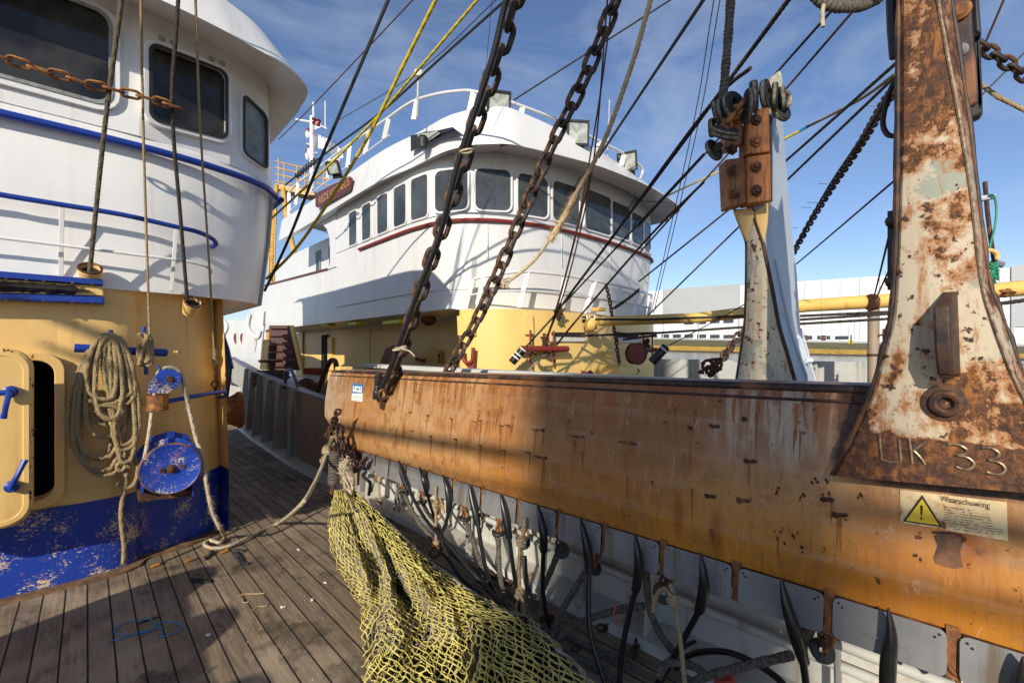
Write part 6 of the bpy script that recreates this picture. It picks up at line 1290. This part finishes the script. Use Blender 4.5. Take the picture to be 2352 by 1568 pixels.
for qs, lab in ((((880, 840), (1015, 850)), 0),): pass
for (a, c, lab) in (((780, 900), (915, 740), 'black and white banded wire socket at the left of the red belaying bar'), ((1548, 430), (1690, 430), 'black and white banded wire socket beside the boom foot')):
    d = depth(fit(E7(a), .35)); A1, C_ = pD(E7(a), d), pD(E7(c), d); ax = (C_ - A1); t = thing('wire_socket', tuple(A1), lab, 'wire socket', 'banded wire sockets')
    b = MB(); b.lathe(A1, ax, [(.01, 0), (.055, 0), (.06, .02), (.06, ax.length * .95), (.03, ax.length)], 16); b.build('sleeve', M['black'], t)
    for f in (.35, .55, .9): b = MB(); b.torus(A1 + ax * f, ax, .06, .012, 18, 6); b.build('band', M['stickwhite'], t)
b = MB(); random.seed(12)
for q in ((990, 760), (1140, 660), (1160, 740), (1180, 770), (1230, 740), (2240, 700), (2250, 760), (1290, 330), (1290, 370)):
    for _ in range(7): d = depth(fit((min(E7(q)[0], 1478), E7(q)[1]), .22)); b.tube(spl([pD(E7((q[0] + random.gauss(0, 22), q[1] + random.gauss(0, 35))), d + random.uniform(-.06, .06)) for _ in range(4)], 4), .016, 5)
tag(b.build('wire_lashings', M['wirerust']), 'rusty wire and twine lashings knotted on the ochre front', 'lashing')
chain_thing('chain', spl([fit(E7(q), .25) for q in ((1680, 70), (1710, 180), (1735, 330), (1765, 520), (1790, 660), (1805, 780), (1825, 900))], 5), .085, .05, .012, 'chain', 'thin chain hanging from the railing past the boom foot', None, .4)
chain_thing('chain', spl([fit(E7(q), .3) for q in ((1740, 320), (1830, 260), (1930, 190), (2010, 120))], 5), .085, .05, .012, 'chain', 'short chain rising right from the boom foot', None, .4)
for q, l in (((1545, 1010), 'small red clamp low on the ochre front, left of the snatch block'), ((2060, 985), 'small red clamp low on the ochre front, right of the snatch block'), ((960, 770 + 60), 'red clamp tool hanging near the heavy chain hose')):
    p = E7(q) if l[0] == 's' else C3((815, 1450)); b = MB(); c = fit((p[0], p[1]), .05); b.obox(c, RT * .12 - UP * .04, FW * .03, UP * .03 + RT * .01); b.lathe(c + RT * .1 - UP * .0, -FW, [(.05, 0), (.05, .05), (.02, .06)], 10); tag(b.build('clamp', M['red'], None, .006), l, 'clamp')
# side deck clutter left of the beam
b = MB(); random.seed(44)
for i in range(16): a0 = random.random() * 6; b.tube([pD((622, 852), 9.8) + V((math.cos(t * .5236 + a0) * (.25 + .05 * (i % 3)), math.sin(t * .5236 + a0) * (.25 + .05 * (i % 3)), -.28 + (i // 3) * .055 + random.uniform(-.012, .012))) for t in range(12)], .03, 6, closed=True)
tag(b.build('rope_heap', M['ropegrey']), 'dark heap of coiled rope at the foot of the red stairs', 'rope')
b = MB(); b.lathe(pD((622, 832), 9.8), UP, [(.22, 0), (.24, .02), (.24, .05), (.2, .06)], 20); tag(b.build('bollard_cap', M['red']), 'flat red bollard top above the rope heap', 'bollard')
b = MB()
for x0 in (608, 613, 617): b.rope(spl([pD((x0, 780), 11.4), pD((x0 - 3, 815), 11.4), pD((x0 - 6, 848), 11.4)], 4), .05, .2)
tag(b.build('hanging_ropes', M['ropegrey']), 'loops of rope hanging beside the red stairs', 'rope')
rl = thing('roller', tuple(pD((705, 880), 8.2)), 'pale roller with a rusty end on the far rail beside the pipe hoops', 'roller')
a, c = pD((678, 882), 8.6), pD((702, 890), 8.0); b = MB(); b.lathe(a, c - a, [(.02, 0), (.16, 0), (.16, (c - a).length), (.02, (c - a).length)], 22); b.build('barrel', M['whitedull'], rl); b = MB(); b.lathe(c, c - a, [(.02, 0), (.17, 0), (.17, .05), (.03, .06)], 22); b.build('end_cap', M['rust'], rl)
b = MB(); b.prism([pD(q, 9) for q in ((697, 845), (733, 846), (733, 880), (697, 878))], FW * .3); b.build('white_post', M['whitedull'], s2, .02); b = MB(); b.prism([pD(q, 8.97) for q in ((696, 845), (734, 846), (734, 862), (696, 858))], FW * .36); b.build('red_post_cap', M['red'], s2, .01)
# mast with lamps and flag
ma = thing('signal_mast', tuple(pD((716, 390), 15)), 'white signal mast with red lamps and a flag above the trawler roof', 'mast'); m2 = lambda q: pD(E2(q), 15)
b = MB(); b.tube([m2((690, 1150)), m2((690, 880)), m2((685, 250))], [.10, .09, .07], 10); b.tube([m2((704, 300)), m2((704, 80))], .035, 8); b.build('pole', M['white2'], ma)
b = MB(); b.tube([m2((490, 290)), m2((680, 322))], .04, 8); b.tube([m2((760, 345)), m2((870, 405))], .025, 8); b.prism([m2(q) for q in ((660, 350), (690, 335), (790, 350), (800, 380), (720, 410), (665, 400))], UP * .06); b.build('spreader', M['white2'], ma)
b = MB(); b.tube([m2((848, 400)), m2((848, 65))], .02, 6); b.build('whip', M['white2'], ma)
for q in ((704, 305), (766, 322), (697, 855)): b = MB(); b.lathe(m2(q), UP, [(.07, -.12), (.08, -.1), (.06, -.06), (.075, .04), (.09, .06), (.04, .1)], 12); b.build('red_lamp', M['redlamp'], ma)
for q in ((634, 440), (630, 705), (655, 650)): b = MB(); b.lathe(m2(q), UP, [(.03, -.22), (.07, -.14), (.075, -.02), (.05, 0)], 12); b.build('lamp_base', M['white2'], ma); b = MB(); b.lathe(m2(q), UP, [(.05, 0), (.055, .06), (.03, .12)], 12); b.build('lamp_cap', M['redlamp'], ma)
b = MB(); b.tube([m2((645, 480)), m2((700, 520))], .04, 6); b.tube([m2((645, 740)), m2((700, 770))], .04, 6); b.tube([m2((620, 580)), m2((670, 605))], .02, 6); b.tube([m2((700, 700)), m2((755, 695))], .02, 6); b.build('bracket', M['white2'], ma)
b = MB(); rows = []; FLG = lambda u, v: pD(E2((712 + 350 * u + 45 * math.sin(u * 7) * v * .2, 415 + 245 * u + (205 - 95 * u) * v + 14 * math.sin(u * 8 + v * 2))), 15 + .18 * math.sin(u * 9 + v))
rows = [[FLG(i / 20, j / 8) for i in range(21)] for j in range(9)]; b.loft(rows); b.build('flag', M['flag'], ma)
o = FLG(.02, .42) - FW * .32; u_ = FLG(.55, .42) - FLG(.02, .42); text_to('flag_lettering', 'REDERIJ', M['inkblue'], ma, o, u_, UP, .13, u_.length); o = FLG(.62, .30) - FW * .32; text_to('flag_lettering', 'IKA', M['inkblue'], ma, o, u_, UP, .11, .42)
# yellow steelwork far behind
sc_ = thing('steel_gantry', tuple(pD((680, 450), 24)), 'ochre yellow steel walkway with railings far behind the trawler', 'gantry'); g2 = lambda q: pD(E2(q), 24)
b = MB()
for a, c in (((235, 800), (900, 950)), ((235, 875), (900, 1030)), ((235, 955), (900, 1100)), ((235, 1040), (700, 1140))): b.tube([g2(a), g2(c)], .035, 6)
for x, y0, y1 in ((275, 755, 1100), (345, 820, 1120), (500, 860, 1150), (595, 890, 1170), (830, 930, 1080)): b.tube([g2((x, y0)), g2((x, y1))], .03, 6)
b.build('handrail', M['scaff'], sc_)
b = MB(); b.prism([g2(q) for q in ((230, 1070), (700, 1160), (720, 1215), (600, 1210), (340, 1150), (230, 1130))], FW * 1.0); b.build('deck_beam', M['scaff'], sc_)
b = MB(); b.tube([g2((255, 1090)), g2((215, 1568)), pD((610, 900), 24)], .12, 8); b.tube([g2((330, 1130)), g2((390, 1568)), pD((690, 640), 24)], .14, 8); b.build('post', M['scaff'], sc_)
b = MB()
for i in range(26): y = 480 + i * 8; b.tube([pD((622, y), 22), pD((632, y + 1), 22)], .03, 5)
b.tube([pD((621, 470), 22), pD((616, 700), 22)], .04, 6); b.tube([pD((634, 470), 22), pD((628, 700), 22)], .04, 6); b.build('ladder', M['scaff'], sc_)
# boom and its wires, pole on the far side
bo = thing('trawl_boom', tuple(pD((1360, 743), 7.6)), 'long ochre yellow boom reaching right across the picture', 'boom')
pts = [((1375, 738), 7.7), ((1600, 730), 7.6), ((1850, 702), 7.5), ((2050, 690), 7.4), ((2352, 661), 7.3), ((2600, 640), 7.3), ((3400, 572), 7.3)]
b = MB(); b.tube([pD(q, d) for q, d in pts], [.078, .085, .105, .115, .125, .13, .135], 20); b.build('tube', M['boom'], bo)
b = MB(); c = pD((1360, 745), 7.65); b.lathe(c - RT * .12, RT, [(.05, 0), (.12, .02), (.13, .1), (.08, .2)], 18); b.build('foot', M['boom'], bo)
b = MB(); b.lathe(pD((2002, 694), 7.3), RT, [(.13, -.04), (.135, 0), (.13, .04)], 20); b.build('collar', M['rust'], bo)
b = MB(); q = pD((2340, 678), 7.15); b.blob(pD((2310, 672), 7.2), .10, .10, .06, .4, 10, 6); b.build('rust_patch', M['rustor'], bo)
wp = thing('support_pole', tuple(pD((2005, 870), 7.5)), 'weathered upright tube under the boom beyond the beam', 'pole')
b = MB(); b.tube([pD((2005, 960), 7.5), pD((2006, 690), 7.5)], .078, 16); b.build('tube', M['boom'] if False else M['shade'], wp)
for y in (708, 815): b = MB(); b.lathe(pD((2005, y), 7.5), UP, [(.082, -.02), (.086, 0), (.082, .02)], 16); b.build('band', M['rust'], wp)
b = MB(); b.tube([pD((2030, 755), 7.4), pD((2030, 780), 7.4)], .02, 6); b.tube([pD((2018, 770), 7.4), pD((2032, 768), 7.4)], .02, 6); b.build('latch', M['rust'], wp)
# ================================================================== rigging
RIG = 'rigging lines between the two ships'
def rig(nm, pts, r, mat, lab, crp=ID, tw=False, fz=0):
    P = [pD(crp(q), d) for q, d in pts]
    if crp(pts[0][0])[1] < 22: P = [P[0] + (P[0] - P[1]).normalized() * 2.6] + P
    if crp(pts[-1][0])[0] > 2350: P.append(P[-1] + (P[-1] - P[-2]).normalized() * 2)
    P = spl(P, 10) if len(P) > 2 else [P[0].lerp(P[1], i / 12) for i in range(13)]; b = MB()
    b.rope(P, r, r * 7) if tw else b.tube(P, r, 7)
    if fz: b.fuzz(P, r, fz, r * 3)
    return tag(b.build(nm, M[mat]), lab, 'rope', RIG)
rig('black_cable', [((905, -30), 4.2), ((735, 370), 5.0), ((665, 545), 5.6), ((608, 668), 6.2)], .017, 'cable', 'thick black cable crossing left of the trawler bridge')
rig('yellow_rope', [((1016, -30), 4.2), ((928, 147), 4.6), ((850, 306), 5), ((766, 447), 5.4), ((682, 568), 5.8), ((612, 640), 6.2)], .0165, 'ropeyel', 'thick yellow rope passing in front of the trawler name board', tw=True)
rig('yellow_rope', [((1122, -30), 4.6), ((972, 147), 5.2), ((870, 265), 5.8), ((745, 390), 6.4), ((620, 505), 7.0)], .014, 'ropeyel', 'thinner yellow rope crossing the roof railing', tw=True)
rig('black_cable', [((1180, -16), 5), ((998, 147), 6), ((870, 262), 7), ((747, 353), 8), ((655, 425), 9)], .016, 'cable', 'black stay behind the yellow ropes ending in a lashed shackle')
b = MB()
for i in range(8): c = pD((682 + i * 6, 404 - i * 5), 8.7 - i * .05); b.torus(c, (1, .2, .6), .04, .014, 10, 5)
tag(b.build('stay_seizing', M['cable']), 'black wrapped seizing at the lower end of the stay', 'seizing')
rig('thin_line', [((962, -14), 8), ((720, 241), 11), ((640, 320), 13)], .012, 'wirerust', 'thin reddish line running to the signal mast')
rig('thin_wire', [((1145, -5), 8), ((960, 165), 10), ((780, 275), 12)], .009, 'wire', 'thin dark wire from the top edge to the mast spreader')
rig('thin_wire', [((1128, 20), 6), ((1110, 230), 6.5)], .004, 'wire', 'hair thin wire beside the heavy chain')
rig('black_stay', [((1560, -13), 6), ((1180, 230), 7.2)], .013, 'cable', 'black stay running from the top edge to the first floodlight')
rig('black_stay', [((1628, -20), 5), ((1375, 362), 7.5)], .019, 'cable', 'thick black stay ending behind the roof railing')
rig('thin_rusty_wire', [((1397, -20), 4.5), ((1363, 372), 5), ((1305, 640), 5.4), ((1255, 780), 5.8)], .008, 'wirerust', 'rusty wire pair beside the tan rope, left one', tw=True)
rig('thin_rusty_wire', [((1410, -20), 4.5), ((1372, 260), 5), ((1320, 545), 5.4), ((1260, 770), 5.8)], .008, 'wirerust', 'rusty wire pair beside the tan rope, right one', tw=True)
tr = [((1458, -20), 4.0), ((1455, 0), 4.0), ((1400, 230), 4.4), ((1322, 445), 4.8)]; tr = [((1500, -18), 4.0), ((1452, 147), 4.2), ((1385, 330), 4.5), ((1322, 447), 4.8)]
rig('tan_hawser', tr, .021, 'hawser', 'thick tan rope falling from the top edge to its shaggy splice', tw=True, fz=120)
rig('tan_splice', [((1322, 447), 4.8), ((1300, 490), 4.9), ((1262, 555), 5.0)], .030, 'hawser', 'shaggy doubled splice of the tan rope', tw=True, fz=500)
rig('tan_line', [((1262, 550), 5.0), ((1225, 600), 5.1), ((1170, 645), 5.2), ((1140, 660), 5.2)], .016, 'hawser', 'thinner tan line tied to the second heavy chain', tw=True, fz=80)
b = MB(); random.seed(19)
for _ in range(9): b.tube(spl([pD((1152 + random.gauss(0, 14), 652 + random.gauss(0, 9)), 5.1 + random.uniform(-.1, .1)) for _ in range(4)], 5), .011, 5)
tag(b.build('rope_knot', M['ropepale']), 'pale knot where the tan line meets the heavy chain', 'rope')
def c4(*a): return [(C4(q), d) for q, d in a]
rig('wire_rope', c4(((1600, 20), 3.6), ((1372, 240), 4.2), ((900, 880), 5.6), ((660, 1200), 6.3)), .015, 'wire', 'dark wire slanting from the top edge down to the ochre front', tw=True)
rig('wire_rope', c4(((1372, 440), 4.6), ((900, 945), 5.6), ((665, 1195), 6.3)), .010, 'wire', 'thin wire meeting the dark wire at a knotted block', tw=True)
rig('wire_rope', c4(((1372, 578), 4.6), ((1100, 850), 5.2), ((760, 1240), 6.0), ((650, 1375), 6.3)), .012, 'wirerust', 'rusty wire slanting to the red belaying bar', tw=True)
rig('wire_rope', c4(((830, 480), 5.2), ((735, 870), 5.8), ((650, 1200), 6.2), ((600, 1345), 6.3)), .012, 'wirerust', 'rusty wire hanging straight to the belaying bar', tw=True)
rig('wire_rope', c4(((660, 1210), 6.2), ((500, 1385), 6.2)), .012, 'wire', 'short wire from the knotted block to the banded socket', tw=True)
def c5(*a): return [(C5(q), d) for q, d in a]
rig('black_stay', c5(((275, -20), 5), ((0, 390), 6.6)), .017, 'cable', 'black stay left of the ribbed cable')
rig('thin_line', c5(((305, -20), 5), ((215, 520), 6), ((45, 1280), 7.6)), .006, 'wire', 'very thin line left of the block post, left of a pair')
rig('thin_line', c5(((330, -20), 5), ((235, 520), 6), ((55, 1280), 7.6)), .006, 'wire', 'very thin line left of the block post, right of a pair')
rig('wire_rope', c5(((625, -25), 3.3), ((370, 320), 4.0), ((0, 818), 5.2)), .0165, 'wire', 'thick greasy wire passing behind the disc string', tw=True)
rig('wire_rope', c5(((795, 30), 4.2), ((560, 295), 5), ((260, 635), 5.8), ((-5, 920), 6.6)), .012, 'wire', 'wire passing behind the top fin of the block post', tw=True)
rig('wire_rope', c5(((875, 40), 4.2), ((590, 370), 5), ((350, 640), 5.6), ((-5, 1035), 6.6)), .011, 'wirerust', 'wire just right of the top fin of the block post', tw=True)
rig('yellow_line', c5(((110, 800), 6.5), ((350, 688), 6.2)), .012, 'ropeyel', 'thin yellow line left of the block post')
rig('yellow_line', c5(((570, 578), 5), ((690, 515), 4.8)), .014, 'ropeyel', 'yellow line end right of the block post')
rig('tan_line', c5(((690, 515), 4.8), ((900, 405), 4), ((1045, 300), 3.4)), .012, 'ropetan', 'tan line continuing from the yellow line to the tall post', tw=True)
b = MB(); b.tube([pD(C5((650, 533)), 4.8), pD(C5((690, 514)), 4.75)], .015, 6); tag(b.build('blue_seizing', M['twineblue']), 'bright blue twine seizing joining the yellow and tan lines', 'seizing')
rig('wire_rope', c5(((1055, 250), 3.2), ((590, 662), 5), ((360, 858), 6), ((-5, 1150), 7.6)), .012, 'ropegrey', 'grey wire from the tall post to behind the block post, upper one', tw=True)
rig('wire_rope', c5(((1045, 310), 3.2), ((598, 738), 5), ((405, 925), 6), ((35, 1285), 7.6)), .011, 'ropegrey', 'grey wire from the tall post to behind the block post, lower one', tw=True)
rig('thin_wire', c5(((1050, 728), 3.6), ((635, 1080), 6), ((430, 1240), 7), ((80, 1430), 8)), .009, 'cable', 'thin black wire from the tall post down to the left')
rig('thin_rusty_wire', c5(((1025, 930), 4), ((955, 1215), 7)), .010, 'wirerust', 'thin rusty wire down to the boom collar, left one')
rig('thin_rusty_wire', c5(((1034, 1065), 4.5), ((962, 1222), 7)), .010, 'wirerust', 'thin rusty wire down to the boom collar, right one')
rig('thin_line', c5(((1490, -10), 3), ((1385, 235), 3.2)), .007, 'wirerust', 'thin red line at the upper right beside the tackle block')
rig('rope', c5(((1392, 345), 2.8), ((1470, 400), 2.7), ((1600, 465), 2.6)), .011, 'ropeold', 'olive rope leaving the tackle block to the right edge', tw=True)
rig('thin_line', c5(((1590, 195), 2.8), ((1392, 392), 3)), .005, 'ropegrey', 'thin grey line crossing the dark chain at upper right')
chain_thing('chain', spl([pD(C5(q), d) for q, d in (((1045, 365), 3.0), ((1000, 420), 3.3), ((900, 590), 4.0), ((780, 770), 4.8), ((700, 900), 5.4), ((625, 1035), 6))], 6), .085, .055, .012, 'chain', 'long thin chain slanting from the tall post toward the block post', None, .4)
b = MB(); b.tube(spl([pD(C5(q), d) for q, d in (((1035, 345), 3.0), ((985, 425), 3.25), ((885, 590), 3.95), ((765, 770), 4.7), ((630, 1010), 5.9))], 6), .010, 6); 
for q in ((960, 435), (770, 752), (725, 828), (700, 848), (645, 932), (985, 500)): p = pD(C5(q), 4.2); b.tube([p, p - RT * .1 + UP * .005], .002, 4)
tag(b.build('chain_hose', M['cable']), 'thin black hose tied along the slanting chain', 'hose')
chain_thing('chain', spl([pD(C5(q), d) for q, d in (((428, 1335), 6.2), ((400, 1375), 6.2), ((360, 1430), 6), ((320, 1485), 5.8), ((295, 1520), 5.8))], 5), .16, .09, .02, 'chain', 'rusty chain hanging left of the block post foot to the far bulwark', None, .4)
b = MB(); random.seed(3)
for _ in range(7): b.tube(spl([pD(C5((292 + random.gauss(0, 22), 1505 + random.gauss(0, 16))), 5.7) for _ in range(4)], 5), .02, 5)
tag(b.build('wire_tangle', M['wirerust']), 'tangle of wire at the foot of the chain by the block post', 'wire')
for i, (a, c, lab) in enumerate(((((-20, 1306), 7.4), ((430, 1290), 7.3), 'wire lying along the lower side of the boom'), (((0, 1364), 7.6), ((430, 1335), 7), 'wire from the cable slot to the block post'), (((655, 1290), 6.6), ((1040, 1272), 6.4), 'upper wire under the boom between the posts'), (((655, 1305), 6.6), ((1040, 1280), 6.4), 'middle wire under the boom between the posts'), (((655, 1322), 6.6), ((1040, 1300), 6.4), 'lowest wire under the boom between the posts'), (((1430, 1245), 6), ((1600, 1222), 5.8), 'thick wire under the boom at the right edge'))):
    rig('wire_rope', [(C5(a[0]), a[1]), (C5(c[0]), c[1])], .024 if i == 5 else .018, 'wire', lab, tw=True)
rig('wire_rope', [(E7((1690, 428)), 7.0), (E7((2360, 430)), 7.0)], .016, 'wire', 'wire led from the banded socket along the boom foot', tw=True)
rig('wire_rope', [(E7((1500, 608)), 7.5), (E7((2360, 575)), 7.2)], .018, 'wire', 'wire coming out of the left cable slot', tw=True)
rig('wire_rope', [(E7((1990, 650)), 8.4), (E7((2360, 600)), 8.2)], .018, 'wire', 'wire coming out of the right cable slot', tw=True)
rig('tan_line', [(E7((1150, 810)), 6.2), (E7((1060, 890)), 5.8), (E7((920, 1020)), 5.2)], .010, 'ropepale', 'pale line from the red belaying bar down behind the beam', tw=True)
so2 = thing('wire_socket', tuple(pD(C5((60, 1460)), 7.4)), 'black and white banded wire socket at the far right of the ochre house', 'wire socket', 'banded wire sockets')
a, c = pD(C5((48, 1478)), 7.4), pD(C5((85, 1438)), 7.4); b = MB(); b.lathe(a, c - a, [(.01, 0), (.07, 0), (.075, .02), (.07, .34), (.03, .36)], 14); b.build('sleeve', M['black'], so2); b = MB(); b.torus(a + (c - a).normalized() * .27, c - a, .07, .014, 16, 6); b.build('band', M['stickwhite'], so2)
# ================================================================== harbour, dyke and hall
b = MB(); b.loft([[V((x, y, -3.5 + .021 * y)) for x in (-60, 3, 100, 252)] for y in (-250, -100, 0, 100, 250)]); tag(b.build('water', M['water']), None, kind='structure')
b = MB(); ysq = [-250, -120, 0, 60, 120, 250]
def dl_(x, k, c): return [V((x, y, c + k * y)) for y in ysq]
b.loft([dl_(250, .021, -3.6), dl_(254, .022, -2.7)]); tag(b.build('dyke_foot', M['stone']), None, kind='structure')
b = MB(); b.loft([dl_(254, .022, -2.7), dl_(262, .028, -.9)]); tag(b.build('dyke_facing', M['lichen']), None, kind='structure')
b = MB(); b.loft([dl_(262, .028, -.9), dl_(274, .036, 1.9), dl_(276, .036, 2.0), dl_(600, .036, 2.0)]); tag(b.build('dyke', M['grass']), None, kind='structure')
wh = thing('warehouse', (285, 60, 2), 'long white and grey industrial hall beyond the grassy dyke', 'warehouse'); FX = 280.0
def zq(y, h): return 2.0 + .036 * y + h
def strip(y0, y1, h0, h1, x, mat, nm, d=1.5): b = MB(); b.prism([V((x, y0, zq(y0, h0))), V((x, y1, zq(y1, h0))), V((x, y1, zq(y1, h1))), V((x, y0, zq(y0, h1)))], (d, 0, 0)); return b.build(nm, M[mat], wh)
strip(-240, 236, -2, 32.5, FX, 'clad', 'wall', 60)
for y0, y1 in ((104, 152), (-60, -4)): strip(y0, y1, 13.5 if y0 > 0 else 8, 33.2, FX - .6, 'cladgrey', 'louvre_wall', .55)
for k in range(-8, 28): strip(k * 7.9, k * 7.9 + .25, 0, 32.4, FX - .2, 'cladgrey', 'panel_joint', .15)
strip(-240, 236, 0, 1.0, FX - .5, 'cladgrey', 'plinth', .3)
for y in (104, 128, 152, 30, 27, -4): strip(y, y + .8, 0, 33, FX - .8, 'cladgrey', 'downpipe', .15)
def atF(q): r = ray(q); return r * ((FX - .3) / r.x)
b0 = [(70, 105, 395), (130, 178, 391), (200, 250, 391), (272, 325, 391), (348, 405, 392), (428, 487, 393), (510, 572, 394), (1030, 1055, 400), (1085, 1105, 400), (1142, 1165, 400), (1195, 1278, 401), (270, 328, 310), (348, 405, 308), (428, 487, 302), (510, 572, 301)]
for x0, x1, y in b0:
    a = atF(E1((x0, y + 12))); c = atF(E1((x1, y - 11))); b = MB(); b.box((FX - .25, min(a.y, c.y), a.z), (FX + .2, max(a.y, c.y), c.z)); b.build('window', M['farwin'], wh)
for x0, x1 in ((617, 640), (1000, 1028), (1108, 1138)):
    a = atF(E1((x0, 430))); c = atF(E1((x1, 386))); b = MB(); b.box((FX - .28, min(a.y, c.y), a.z), (FX + .2, max(a.y, c.y), c.z)); b.build('door', M['fardoor'], wh)
b = MB(); b.lathe(atF(E1((996, 165))) + V((12, 0, 0)), UP, [(1.2, -4), (1.2, -.5), (2.6, 0), (3.0, 2), (2.2, 4), (.2, 5)], 16); b.build('roof_dome', M['clad'], wh)
sg = thing('k_sign', tuple(pD(E1((1292, 428)), 190)), 'small yellow board with a black letter K on the dyke', 'sign')
a, c = pD(E1((1280, 438)), 190), pD(E1((1305, 418)), 190); b = MB(); b.prism([a, V((c.x, c.y, a.z)), c, V((a.x, a.y, c.z))], FW * .2); b.build('board', M['sign'], sg); text_to('lettering', 'K', M['ink'], sg, a + (c - a) * .25 - FW * .4, RT, UP, 1.0)
b = MB(); b.tube([pD(E1((1292, 445)), 190), pD(E1((1293, 384)), 190)], .25, 6); b.build('post', M['cable'], sg)
for x, y0, y1, l in ((1312, 308, 436, 'thin grey lamp post in front of the hall, right of the K board'), (1279, 335, 415, 'thin grey lamp post in front of the hall, left of the K board')):
    b = MB(); b.tube([pD(E1((x, y1)), 200), pD(E1((x, y0)), 200), pD(E1((x + 8, y0 - 2)), 200)], .18, 6); tag(b.build('lamp_post', M['cladgrey']), l, 'lamp post')
